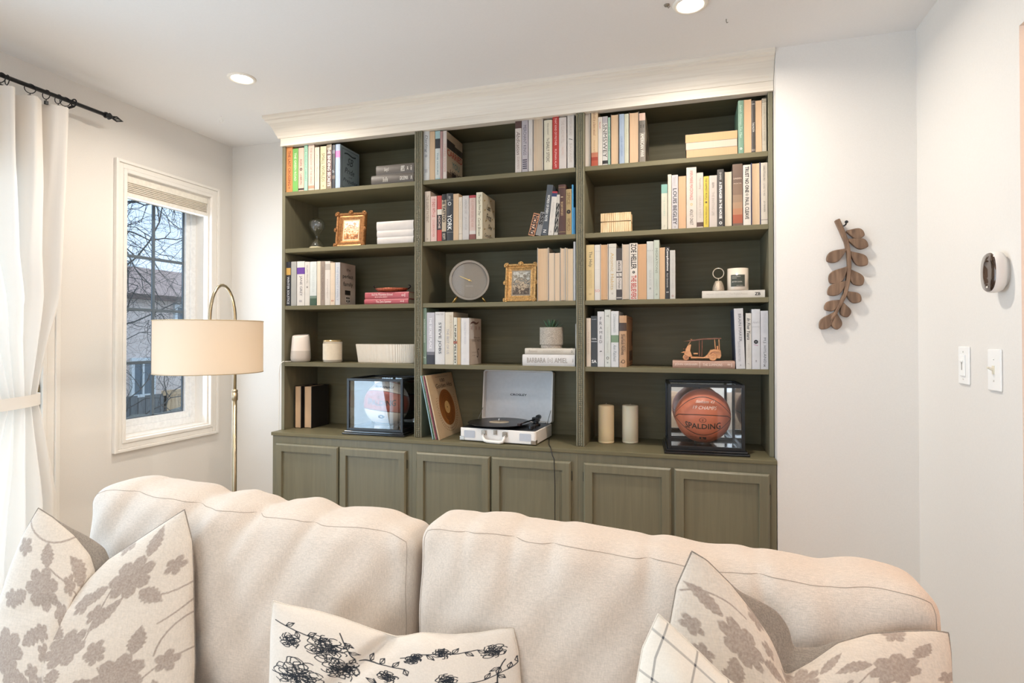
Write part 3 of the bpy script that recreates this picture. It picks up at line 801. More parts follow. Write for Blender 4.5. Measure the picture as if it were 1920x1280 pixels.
for bs, tp, w in (((468, 172), (578, 196), 46), ((478, 222), (600, 262), 46), ((470, 278), (350, 352), 50), ((488, 295), (594, 374), 50), ((478, 385), (368, 482), 58), ((484, 400), (564, 496), 50),
                  ((476, 470), (356, 552), 50), ((462, 535), (556, 592), 46), ((440, 585), (336, 640), 44), ((446, 600), (474, 688), 42), ((406, 655), (310, 758), 46), ((404, 660), (412, 762), 42)):
    leaf(bs, tp, w, 'leaf')
bm = BM()
st = [(412, 102), (440, 165), (468, 235), (482, 300), (486, 380), (478, 470), (462, 545), (436, 600), (402, 665), (372, 705)]
sw_ = [16, 15, 13, 12, 12, 12, 12, 11, 9, 5]
Lp, Rp = [], []
for i, (u, v) in enumerate(st):
    a = Vector(st[max(i - 1, 0)]); b = Vector(st[min(i + 1, len(st) - 1)]); dd = (b - a).normalized(); nn = Vector((-dd.y, dd.x))
    Lp.append(zp(u + nn.x * sw_[i], v + nn.y * sw_[i])); Rp.append(zp(u - nn.x * sw_[i], v - nn.y * sw_[i]))
prism(bm, Lp + Rp[::-1], 'y', YH - 0.012, YH + 0.009)
rel(build('stem', bm, WOODB, bevel=0.003, seg=2), br)
p = zp(460, 135)
bm = BM(); tube(bm, [(p[0], YRW, p[1]), (p[0], YRW - 0.03, p[1]), (p[0], YRW - 0.034, p[1] + 0.008)], 0.0028, 8); lathe(bm, [(0, 0), (0.006, 0.002), (0.006, 0.006), (0, 0.008)], 12, M=Matrix.Translation((p[0], YRW - 0.034, p[1] + 0.008)) @ Matrix.Rotation(PI / 2, 4, 'X'))
o = build('wall_hook', bm, BLACK, smooth=True); tag(o, 'small black hook behind the wooden leaf branch', 'hook')

tc0 = on_x(1853.5, 510.5, XR - .036)
th = empty('wall_chime', (XR, tc0.y, tc0.z), 'oval wall device with glossy dark face and white body', 'wall device')
def oval_x(bm, prof, ry, rz, mi=0, seg=40, e=2.5):
    """stack of superellipse rings; prof = [(x, scale)]"""
    rings = []
    for x, s in prof:
        if s < 1e-6: rings.append([bm.verts.new((x, 0, 0))]); continue
        R = []
        for i in range(seg):
            a = 2 * PI * i / seg; c, d_ = math.cos(a), math.sin(a)
            R.append(bm.verts.new((x, s * ry * math.copysign(abs(c) ** (2 / e), c), s * rz * math.copysign(abs(d_) ** (2 / e), d_))))
        rings.append(R)
    for a, b in zip(rings, rings[1:]):
        for i in range(seg):
            j = (i + 1) % seg
            if len(b) == 1: bm.faces.new((a[i], a[j], b[0])).material_index = mi
            elif len(a) == 1: bm.faces.new((a[0], b[j], b[i])).material_index = mi
            else: bm.faces.new((a[i], a[j], b[j], b[i])).material_index = mi
bm = BM(); oval_x(bm, [(0.0, 0), (0.0, 0.72), (-0.008, 0.74), (-0.010, 0.92), (-0.020, 1.0), (-0.030, 1.0), (-0.036, 0.95)], 0.043, 0.056)
build('body', bm, WHITEP, th, smooth=True)
bm = BM(); oval_x(bm, [(-0.036, 0.95), (-0.0385, 0.91), (-0.0395, 0.5), (-0.0398, 0)], 0.043, 0.056); build('glossy_face', bm, mat('#4b3a30', 0.06, 'dark_mirror_plastic', metal=0.6, var=0.25, scale=18, coat=1.0), th, smooth=True)
bm = BM(); oval_x(bm, [(-0.0400, 1), (-0.0402, 0)], 0.006, 0.003, e=2)
for v in bm.verts: v.co.z -= .040
build('indicator', bm, mat('#d8cfc4', 0.3, 'indicator_grey'), th)
def plate(y, z, label, kind):
    t = empty('light_switch', (XR, y, z), label, 'light switch')
    bm = BM(); box(bm, -0.006, 0, -0.036, 0.036, -0.0585, 0.0585); build('plate', bm, mat('#f3f1ee', 0.35, 'switch_plate', var=0), t, bevel=0.003)
    if kind == 'slider':
        bm = BM(); box(bm, -0.010, -0.006, -0.0165, 0.0165, -0.033, 0.033); b = build('rocker', bm, mat('#f6f5f2', 0.3, 'switch_white', var=0), t, bevel=0.002)
        bm = BM(); box(bm, -0.0103, -0.0098, -0.002, 0.002, -0.014, 0.010); build('slot', bm, mat('#6d665e', 0.6, 'slot_grey'), t)
        bm = BM(); box(bm, -0.014, -0.010, -0.008, 0.008, 0.010, 0.016); build('slider', bm, mat('#f6f5f2', 0.3, 'switch_white', var=0), t, bevel=0.001)
    else:
        bm = BM(); box(bm, -0.0085, -0.006, -0.005, 0.005, -0.012, 0.012); build('collar', bm, mat('#e6ddc8', 0.4, 'ivory'), t)
        bm = BM(); prism(bm, [(-0.006, -0.004), (-0.006, 0.004), (-0.021, 0.010), (-0.022, 0.005)], 'y', -0.004, 0.004); build('toggle', bm, mat('#e6ddc8', 0.4, 'ivory'), t, bevel=0.001)
    for dz in (-0.042, 0.042):
        if kind != 'slider' or True:
            bm = BM(); lathe(bm, [(0, 0.0012), (0.002, 0.001), (0.003, 0)], 12, M=Matrix.Translation((-0.006, 0, dz if kind == 'slider' else dz * 0.72)) @ Matrix.Rotation(-PI / 2, 4, 'Y')); build('screw', bm, mat('#c9c5be', 0.4, 'screw_head', metal=0.5), t)
plate(-0.445, 1.180, 'white dimmer switch plate with slider on the right wall', 'slider')
plate(-0.632, 1.176, 'white toggle switch plate nearest the hallway opening', 'toggle')

# ================================================================== SOFA
SOFM = cloth_mat('#d2c4b6', 'sofa_linen', var=0.07, fine=700, bump=0.5)
SEAMM = mat('#a89a8c', 0.9, 'seam_thread', var=0)
sofa = empty('sofa', (1.5, -1.75, 0), 'cream linen sofa standing in front of the bookcase', 'sofa')
def cube_shell(nx, ny, nz, f, name, m, par, sub=1):
    """closed box shell with (nx,ny,nz) cells; f maps (-1..1)^3 to world"""
    bm = BM(); cache = {}
    def vert(i, j, k):
        key = (i, j, k)
        if key not in cache: cache[key] = bm.verts.new(f(2 * i / nx - 1, 2 * j / ny - 1, 2 * k / nz - 1))
        return cache[key]
    for i in range(nx):
        for j in range(ny):
            bm.faces.new((vert(i, j, 0), vert(i, j + 1, 0), vert(i + 1, j + 1, 0), vert(i + 1, j, 0)))
            bm.faces.new((vert(i, j, nz), vert(i + 1, j, nz), vert(i + 1, j + 1, nz), vert(i, j + 1, nz)))
    for i in range(nx):
        for k in range(nz):
            bm.faces.new((vert(i, 0, k), vert(i + 1, 0, k), vert(i + 1, 0, k + 1), vert(i, 0, k + 1)))
            bm.faces.new((vert(i, ny, k), vert(i, ny, k + 1), vert(i + 1, ny, k + 1), vert(i + 1, ny, k)))
    for j in range(ny):
        for k in range(nz):
            bm.faces.new((vert(0, j, k), vert(0, j, k + 1), vert(0, j + 1, k + 1), vert(0, j + 1, k)))
            bm.faces.new((vert(nx, j, k), vert(nx, j + 1, k), vert(nx, j + 1, k + 1), vert(nx, j, k + 1)))
    o = build(name, bm, m, smooth=True, sub=sub); rel(o, par); return o
def rounded(p, h, r):
    q = [p[i] * h[i] for i in range(3)]
    inn = [max(-(h[i] - r), min(h[i] - r, q[i])) for i in range(3)]
    dv = Vector([q[i] - inn[i] for i in range(3)])
    if dv.length < 1e-9: return Vector(q)
    # only round those axes on the surface
    return Vector(inn) + dv.normalized() * r if max(abs(x) for x in p) > 0.999 else Vector(q)
def smoothstep(a, b, x):
    t = max(0.0, min(1.0, (x - a) / (b - a))); return t * t * (3 - 2 * t)
def back_cushion(x0, x1, yb, yf, z0, top, wr, name, seed, tilt=0.10):
    """top: function of world x giving the height; wr: list of (x, amp, width, slant, len) creases"""
    cx, hx = (x0 + x1) / 2, (x1 - x0) / 2; hy = (yb - yf) / 2; cy = (yb + yf) / 2
    r = 0.035
    def f(a, b, c, want=None):
        hz = (top(cx + a * hx) - z0) / 2; cz = z0 + hz
        v = rounded((a, b, c), (hx, hy, hz), r)
        s = max(0, 1 - (v.x / hx) ** 4) * max(0, 1 - (v.z / hz) ** 4)
        if v.y < 0: v.y -= 0.042 * s * min(1, -v.y / hy)
        else: v.y += 0.03 * s * min(1, v.y / hy)
        # plump top
        if v.z > 0: v.z += 0.014 * (1 - (v.y / (hy + .03)) ** 2) * (1 - (v.x / hx) ** 6)
        X = cx + v.x; Y = cy + v.y; Zz = cz + v.z
        up_ = smoothstep(0.2, 1.0, (Zz - z0) / (2 * hz))
        off = 0; oz = 0
        for (wx, am, wd, sl, ln) in wr:
            dxx = X - wx - sl * (Zz - (z0 + 2 * hz)); g = math.exp(-(dxx / wd) ** 2)
            fade = math.exp(-max(0, (z0 + 2 * hz - 0.02 - Zz)) / ln)
            off += am * g * fade; oz += am * 0.45 * g * smoothstep(-0.9, 0.3, v.y / hy) * (1 if c > 0.9 else 0)
        front = smoothstep(0.2, -0.8, v.y / hy)
        Y += off * front + tilt * (Zz - z0 - 0.25) * 0.6
        Zz -= oz
        Y += 0.0035 * math.sin(X * 31 + Zz * 17 + seed) + 0.0025 * math.sin(X * 57 - Zz * 43 + seed * 2)
        Zz += 0.0025 * math.sin(X * 37 + seed)
        return Vector((X, Y, Zz))
    o = cube_shell(96, 18, 52, f, name, SOFM, sofa, sub=1)
    # front-top, and side seams as stitched lines, lying on the surface
    bm = BM()
    n = 160
    def seam(ps):
        pts = []
        for p in ps: pts.append(f(*p))
        tube(bm, pts, 0.0007, 6)
    seam([(-0.985 + 1.97 * i / n, -1.0, 0.995) for i in range(n + 1)])
    for sgn in (-1, 1): seam([(sgn * 0.985, -1.0, 0.99 - 1.9 * i / 80) for i in range(81)])
    s_ = build('seam', bm, SEAMM); s_.parent = o
    return o
topL = lambda x: interp(x, [0.59, 0.645, 0.75, 1.0, 1.3, 1.45, 1.5], [0.876, 0.888, 0.888, 0.869, 0.860, 0.858, 0.850])
topR = lambda x: interp(x, [1.50, 1.56, 1.8, 2.1, 2.3, 2.40, 2.447], [0.872, 0.880, 0.870, 0.854, 0.850, 0.854, 0.848])
back_cushion(0.59, 1.500, -1.345, -1.485, 0.44, topL,
             [(0.93, 0.020, 0.022, 0.55, 0.06), (1.01, -0.012, 0.03, 0.55, 0.07), (1.10, 0.022, 0.020, 0.5, 0.06), (1.19, -0.010, 0.03, 0.45, 0.06), (1.26, 0.013, 0.018, 0.45, 0.05), (0.74, 0.008, 0.02, 0.2, 0.06), (1.44, 0.012, 0.03, -0.2, 0.2)], 'back_cushion', 1.0)
back_cushion(1.512, 2.447, -1.345, -1.485, 0.44, topR,
             [(1.62, 0.007, 0.014, 0.0, 0.06), (1.72, 0.009, 0.014, 0.05, 0.05), (1.80, 0.007, 0.014, 0.05, 0.05), (1.98, 0.010, 0.015, 0.0, 0.06), (2.17, 0.009, 0.014, -0.05, 0.04), (2.28, 0.006, 0.02, 0, 0.05)], 'back_cushion', 2.6)
def plump(cx, cy, cz, hx, hy, hz, r, b):
    def f(a, bb, c):
        v = rounded((a, bb, c), (hx, hy, hz), r)
        if v.z > 0: v.z += b * (1 - (v.x / hx) ** 4) * (1 - (v.y / hy) ** 4)
        return Vector((cx + v.x, cy + v.y, cz + v.z))
    return f
for cxx in (1.0, 1.97): cube_shell(24, 20, 6, plump(cxx, -1.83, 0.36, 0.475, 0.33, 0.075, 0.03, 0.02), 'seat_cushion', SOFM, sofa)
cube_shell(30, 6, 16, plump(1.47, -1.225, 0.40, 0.92, 0.075, 0.34, 0.05, 0.0), 'back_frame', SOFM, sofa)
cube_shell(30, 16, 4, plump(1.48, -1.73, 0.2, 1.12, 0.44, 0.08, 0.02, 0.0), 'seat_frame', SOFM, sofa)
for cxx in (0.42, 2.54): cube_shell(6, 16, 12, plump(cxx, -1.74, 0.24, 0.075, 0.43, 0.21, 0.05, 0.01), 'arm', SOFM, sofa)
for lx in (0.42, 2.54):
    for ly in (-2.1, -1.25):
        bm = BM(); lathe(bm, [(0, 0), (0.018, 0), (0.026, 0.12), (0, 0.12)], 16, (lx, ly, 0)); rel(build('leg', bm, mat('#3a2c22', 0.5, 'dark_wood_leg')), sofa)

# ================================================================== CUSHIONS
def blob(U, V, cu, cv, rad, petals, ph, depth=0.35, sq=1.0):
    du, dv = U - cu, (V - cv) * sq; rr = np.hypot(du, dv); th_ = np.arctan2(dv, du)
    R = rad * (1 - depth + depth * np.abs(np.cos(petals * 0.5 * (th_ - ph))) ** 0.7 * 1.15 + 0.025 * np.sin(th_ * petals * 3))
    return np.clip((R - rr) / 0.012 + 0.5, 0, 1)
def leafm(U, V, u0, v0, u1, v1, w):
    dx, dy = u1 - u0, v1 - v0; L = math.hypot(dx, dy); dx /= L; dy /= L
    s = ((U - u0) * dx + (V - v0) * dy) / L; t = -(U - u0) * dy + (V - v0) * dx
    s_ = np.clip(s, 0, 1); hw = w * np.sin(PI * s_ ** 0.8) * (1 + 0.12 * np.sin(s * 40)); ok = (s > 0) & (s < 1)
    return np.clip((hw - np.abs(t)) / 0.008 + 0.5, 0, 1) * ok
def strokes(U, V, pts, w):
    out = np.zeros_like(U)
    for (a, b) in zip(pts, pts[1:]):
        a = np.array(a); b = np.array(b); d_ = b - a; L2 = max(1e-9, (d_ ** 2).sum())
        s = np.clip(((U - a[0]) * d_[0] + (V - a[1]) * d_[1]) / L2, 0, 1)
        dist = np.hypot(U - a[0] - s * d_[0], V - a[1] - s * d_[1]); out = np.maximum(out, np.clip((w - dist) / (w * 0.6) + 0.3, 0, 1))
    return out
def floral_print(U, V, seed):
    rng = random.Random(seed); m_ = np.zeros_like(U)
    def bunch(cu, cv, s, ang):
        nonlocal m_
        m_ = np.maximum(m_, blob(U, V, cu, cv, 0.13 * s, 7, ang, 0.28))
        for k in range(6):
            a = ang + k * 1.05 + rng.uniform(-.2, .2); r1 = 0.13 * s; r2 = (0.28 + rng.uniform(0, .1)) * s
            if k % 2 == 0: m_ = np.maximum(m_, leafm(U, V, cu + r1 * math.cos(a), cv + r1 * math.sin(a), cu + r2 * math.cos(a + .2), cv + r2 * math.sin(a + .2), 0.045 * s))
            else: m_ = np.maximum(m_, blob(U, V, cu + r2 * 0.8 * math.cos(a), cv + r2 * 0.8 * math.sin(a), 0.058 * s, 5, a, 0.42))
    for i, (cu, cv) in enumerate(((-0.55, 0.55), (0.12, 0.28), (0.62, 0.62), (-0.25, -0.25), (0.55, -0.12), (-0.75, -0.1), (0.15, -0.65), (-0.5, -0.75), (0.75, -0.7), (-0.08, 0.85))):
        bunch(cu + rng.uniform(-.06, .06), cv + rng.uniform(-.06, .06), rng.uniform(1.05, 1.5), rng.uniform(0, 3))
    for k in range(15):
        u, v = rng.uniform(-1, 1), rng.uniform(-1, 1); a = rng.uniform(0, 6.28); pts = [(u, v)]; cv_ = rng.uniform(-.25, .25)
        for _ in range(8): a += cv_; u += 0.06 * math.cos(a); v += 0.06 * math.sin(a); pts.append((u, v))
        m_ = np.maximum(m_, strokes(U, V, pts, 0.008))
    return m_
def line_floral(U, V, seed):
    """black ink drawing: petals as closed loops, stems and leaves"""
    rng = random.Random(seed); m_ = np.zeros_like(U); W1 = 0.0055
    def flower(cu, cv, s, dense):
        nonlocal m_
        for ring_ in range(3 if dense else 2):
            for k in range(7 + ring_ * 2):
                a = k * 2 * PI / (7 + ring_ * 2) + rng.uniform(-.3, .3) + ring_; r = s * (0.35 + 0.3 * ring_)
                c = (cu + r * math.cos(a), cv + r * math.sin(a)); q = s * rng.uniform(0.28, 0.4)
                pts = [(c[0] + q * math.cos(t) * (1 + .2 * math.sin(3 * t + a)), c[1] + q * 0.8 * math.sin(t)) for t in [2 * PI * i / 15 + a for i in range(rng.choice((11, 15, 16)))]]
                m_ = np.maximum(m_, strokes(U, V, pts, W1))
        for k in range(16 if dense else 7):
            a = rng.uniform(0, 6.28); r0, r1 = s * rng.uniform(0.05, .3), s * rng.uniform(0.4, 0.75)
            m_ = np.maximum(m_, strokes(U, V, [(cu + r0 * math.cos(a), cv + r0 * math.sin(a)), (cu + r1 * math.cos(a + .1), cv + r1 * math.sin(a + .1))], W1 * (1.4 if dense else 1)))
    def stem(u, v, a, n, curve, leaves=True):
        nonlocal m_
        pts = [(u, v)]
        for i in range(n):
            a += curve + rng.uniform(-.12, .12); u += 0.05 * math.cos(a); v += 0.05 * math.sin(a); pts.append((u, v))
            if leaves and i % 2 == 1:
                b = a + rng.choice((-1, 1)) * 0.9; tip = (u + 0.09 * math.cos(b), v + 0.09 * math.sin(b)); md = (u + .05 * math.cos(b + .45), v + .05 * math.sin(b + .45)); md2 = (u + .05 * math.cos(b - .45), v + .05 * math.sin(b - .45))
                m_ = np.maximum(m_, strokes(U, V, [(u, v), md, tip, md2, (u, v), tip], W1 * .9))
        m_ = np.maximum(m_, strokes(U, V, pts, W1 * 1.25)); return pts[-1]
    for (cu, cv, s, dn) in ((-0.72, 0.25, 0.16, 1), (-0.5, 0.62, 0.13, 1), (-0.38, 0.42, 0.11, 1), (-0.62, -0.1, 0.13, 1), (-0.3, 0.12, 0.12, 1), (-0.8, 0.62, 0.09, 0), (-0.12, 0.05, 0.09, 1),
                            (0.0, 0.5, 0.08, 0), (0.2, 0.72, 0.07, 0), (0.42, 0.78, 0.07, 0), (0.82, 0.74, 0.10, 0), (0.45, 0.45, 0.08, 0), (0.6, 0.02, 0.13, 0), (0.85, 0.1, 0.1, 1), (0.15, -0.2, 0.12, 1), (-0.75, -0.5, 0.14, 1)):
        flower(cu, cv, s, dn)
    for (u, v, a, n, c) in ((-0.95, 0.8, -0.3, 12, 0.02), (0.45, 0.45, -0.7, 12, 0.14), (0.9, 0.6, -2.2, 8, 0.1), (-0.25, 0.55, 0.5, 8, -.1), (0.1, 0.75, 0.05, 12, 0.0), (-0.2, -.1, 0.2, 12, 0.05), (-0.05, 0.1, 1.5, 7, .05), (-0.95, 0.2, 0.1, 6, .1), (0.2, 0.1, -0.4, 8, 0.1), (0.95, -0.2, 1.9, 9, 0.05), (-0.4, 0.85, -1.2, 6, 0)):
        stem(u, v, a, n, c)
    return m_
def plaid(U, V, seed):
    m_ = np.zeros_like(U)
    for c in (-0.82, -0.28, 0.26, 0.80):
        m_ = np.maximum(m_, 0.55 * np.clip((0.016 - np.abs(U - c)) / 0.004 + .5, 0, 1)); m_ = m_ + 0.45 * np.clip((0.016 - np.abs(V - c)) / 0.004 + .5, 0, 1)
    return np.clip(m_, 0, 1)
def pillow(name, label, Q, yaw, tilt, top, left, right, bottom, thick, crease, printf, seed, m_front, m_back, dip=0.0, dipw=0.3, dipc=0.0, bulge=0.05, nu=331, nv=301, cat='cushion', group=None, tvar=1.0):
    """outline curves are image points thrown on the pillow's own plane; the body is then thick, pinched at the corners"""
    n_ = Vector((math.sin(yaw) * math.cos(tilt), -math.cos(yaw) * math.cos(tilt), math.sin(tilt)))   # front normal
    ux = Vector((math.cos(yaw), math.sin(yaw), 0)); vx = n_.cross(ux); vx = -vx if vx.z < 0 else vx
    def pl(p):
        r = ray(*p); t = (Q - CAM).dot(n_) / r.dot(n_); w = CAM + r * t - Q; return np.array([w.dot(ux), w.dot(vx)])
    def curve(pts, n):
        P = np.array([pl(p) for p in pts]); 
        d_ = np.r_[0, np.cumsum(np.hypot(*np.diff(P, axis=0).T))]; d_ /= d_[-1]
        s = np.linspace(0, 1, n)
        # smooth (Catmull-like) resample by cubic blending of linear interpolation
        X = np.interp(s, d_, P[:, 0]); Y = np.interp(s, d_, P[:, 1]); k = max(3, n // 28) | 1; ker = np.hanning(k + 2)[1:-1]; ker /= ker.sum()
        Xp = np.pad(X, k // 2, mode='reflect', reflect_type='odd'); Yp = np.pad(Y, k // 2, mode='reflect', reflect_type='odd')
        return np.c_[np.convolve(Xp, ker, 'valid'), np.convolve(Yp, ker, 'valid')]
    Tp = curve(top, nu); Bt = curve(bottom, nu); Lf = curve(left, nv); Rg = curve(right, nv)   # left/right run bottom->top
    u = np.linspace(0, 1, nu)[None, :, None]; v = np.linspace(0, 1, nv)[:, None, None]
    C = (1 - v) * Bt[None] + v * Tp[None] + (1 - u) * Lf[:, None] + u * Rg[:, None] - ((1 - u) * (1 - v) * Bt[0] + u * (1 - v) * Bt[-1] + (1 - u) * v * Tp[0] + u * v * Tp[-1])
    U = (u[..., 0] * 2 - 1) * np.ones((nv, 1)); V = (v[..., 0] * 2 - 1) * np.ones((1, nu))
    prof = np.clip((1 - np.abs(U) ** 2.4), 0, 1) ** 0.55 * np.clip((1 - np.abs(V) ** 2.4), 0, 1) ** 0.55
    T_ = thick * prof
    cr_ = np.zeros_like(U)
    for (uc, vc, ang, lw, depth, ln) in crease:     # creases: lines starting at (uc,vc) heading ang
        dx, dy = math.cos(ang), math.sin(ang); s = (U - uc) * dx + (V - vc) * dy; t = -(U - uc) * dy + (V - vc) * dx
        cr_ += depth * np.exp(-(t / lw) ** 2) * (1 / (1 + np.exp(-s * 18))) * np.exp(-np.clip(s, 0, None) / ln)
    rs = np.random.RandomState(seed); wr = np.zeros_like(U)
    for _ in range(9):
        a = rs.uniform(0, PI); k_ = rs.uniform(4, 11); wr += 0.0011 * np.sin(k_ * (U * math.cos(a) + V * math.sin(a)) + rs.uniform(0, 6))
    Tf = (T_ - cr_ * prof ** .5 + wr * prof)
    P = np.array(Q)[None, None] + C[..., :1] * np.array(ux) + C[..., 1:] * np.array(vx)
    Pf = P + Tf[..., None] * np.array(n_)
    # back: bulges up behind the dip of the top edge
    w_ = np.exp(-((U - dipc) / dipw) ** 2) * np.clip((1 - V) / 0.07, 0, 1) ** .5 * np.clip((V - 0.1) / 0.6, 0, 1)
    Pb = P - (T_ * 0.9)[..., None] * np.array(n_) + (dip * w_)[..., None] * (np.array((0, 0, 1.0)) + 0.7 * np.array(ux)) - (0.30 * dip * w_)[..., None] * np.array(n_)
    t = empty(name, Q, label, cat, group)
    def grid_mesh(P, nm, m_, step, flip, mask=None):
        P = P[::step, ::step]; a, b = P.shape[:2]
        me = bpy.data.meshes.new(nm); idx = np.arange(a * b).reshape(a, b)
        q = np.stack([idx[:-1, :-1], idx[:-1, 1:], idx[1:, 1:], idx[1:, :-1]], -1).reshape(-1, 4)
        if flip: q = q[:, ::-1]
        me.vertices.add(a * b); me.vertices.foreach_set('co', (P.reshape(-1, 3) - np.array(Q)).ravel())
        me.loops.add(q.size); me.loops.foreach_set('vertex_index', q.ravel().astype(np.int32))
        me.polygons.add(len(q)); me.polygons.foreach_set('loop_start', np.arange(0, q.size, 4, dtype=np.int32)); me.polygons.foreach_set('loop_total', np.full(len(q), 4, dtype=np.int32))
        me.polygons.foreach_set('use_smooth', [True] * len(q)); me.update(); me.validate()
        if mask is not None:
            at = me.attributes.new('print', 'FLOAT', 'POINT'); at.data.foreach_set('value', mask[::step, ::step].ravel().astype(np.float32))
        me.materials.append(m_); return new_obj(nm, me, t)
    grid_mesh(Pf, 'front_panel', m_front, 1, False, printf(U, V, seed) if printf else None)
    grid_mesh(Pb, 'back_panel', m_back, 3, True)
    # piping round the edge
    bm = BM(); ring_ = [P[0, i] for i in range(0, nu - 1, 3)] + [P[j, -1] for j in range(0, nv - 1, 3)] + [P[-1, i] for i in range(nu - 1, 0, -3)] + [P[j, 0] for j in range(nv - 1, 0, -3)]
    tube(bm, [Vector(p) - Q for p in ring_], 0.0013, 6, closed=True); build('seam', bm, m_back, t, smooth=True)
    return t
FLORM = cloth_mat('#d2c6b8', 'floral_woven_cloth', var=0.04, fine=350, bump=0.8, attr='print', col2='#998a7f', blotch=0.35, dist=0.0015)
GREYB = cloth_mat('#8f857a', 'grey_linen_backing', var=0.12, fine=500, bump=0.6)
INKM = cloth_mat('#d8cec2', 'printed_cotton', var=0.03, fine=600, bump=0.35, attr='print', col2='#23272e')
CREAMB = cloth_mat('#d6ccbe', 'cream_cotton_backing', var=0.03, fine=600, bump=0.3)
PLAIDM = cloth_mat('#dcd2c4', 'checked_cotton', var=0.02, fine=600, bump=0.3, attr='print', col2='#4f4e52')
pillow('floral_cushion', 'large beige floral cushion with chopped top at the left end of sofa', at_d(185, 1060, 1.29), YAW - 0.05, 0.20,
       [(72, 952), (100, 970), (140, 1003), (170, 1040), (180, 1072), (168, 1098), (140, 1112), (122, 1113), (135, 1108), (165, 1088), (205, 1048), (250, 1018), (300, 985), (346, 955)],
       [(-40, 1420), (-35, 1300), (-22, 1200), (0, 1130), (22, 1060), (45, 1000), (72, 952)],
       [(345, 1420), (362, 1330), (366, 1240), (364, 1150), (363, 1070), (361, 1015), (346, 955)],
       [(-40, 1420), (150, 1440), (345, 1420)], 0.062,
       [(-0.12, 0.98, -1.75, 0.10, 0.030, 0.35), (-0.35, 0.6, -2.4, 0.06, 0.010, 0.4)], floral_print, 3, FLORM, GREYB, dip=0.028, dipw=0.36, dipc=-0.36)
pillow('ink_floral_cushion', 'cream cushion printed with black line flowers at the middle of sofa', at_d(742, 1235, 1.07), YAW, 0.22,
       [(512, 1126), (535, 1133), (590, 1144), (640, 1158), (700, 1180), (742, 1193), (760, 1192), (790, 1186), (850, 1190), (900, 1186), (935, 1180), (962, 1179)],
       [(500, 1440), (504, 1330), (507, 1240), (508, 1180), (512, 1126)],
       [(990, 1440), (984, 1350), (976, 1280), (971, 1220), (962, 1179)],
       [(500, 1440), (740, 1460), (990, 1440)], 0.05,
       [(0.02, 0.98, -2.1, 0.065, 0.046, 0.8)], line_floral, 7, INKM, CREAMB, dip=0.0, nu=562, nv=421)
pillow('floral_cushion', 'large beige floral cushion with grey back at the right end of sofa', at_d(1500, 1210, 0.90), YAW + 0.02, 0.26,
       [(1297, 1033), (1325, 1050), (1370, 1095), (1410, 1145), (1440, 1190), (1462, 1235), (1470, 1262), (1480, 1262), (1520, 1240), (1570, 1205), (1630, 1188), (1700, 1183), (1750, 1182), (1778, 1186)],
       [(1230, 1480), (1236, 1380), (1243, 1280), (1252, 1190), (1268, 1100), (1297, 1033)],
       [(1800, 1480), (1795, 1400), (1790, 1330), (1784, 1270), (1782, 1220), (1778, 1186)],
       [(1230, 1480), (1500, 1500), (1800, 1480)], 0.045,
       [(-0.15, 0.98, -1.9, 0.09, 0.022, 0.35)], floral_print, 12, FLORM, GREYB, dip=0.045, dipw=0.36, dipc=-0.22)
pillow('checked_cushion', 'small cream windowpane checked cushion in front of right floral cushion', at_d(1300, 1270, 0.74), YAW - 0.1, 0.35,
       [(1234, 1151), (1262, 1176), (1310, 1222), (1350, 1262), (1400, 1300), (1450, 1345)],
       [(1165, 1460), (1178, 1380), (1190, 1300), (1205, 1215), (1234, 1151)],
       [(1440, 1520), (1450, 1440), (1450, 1345)],
       [(1165, 1460), (1300, 1500), (1440, 1520)], 0.026,
       [], plaid, 5, PLAIDM, CREAMB, nu=262, nv=262)
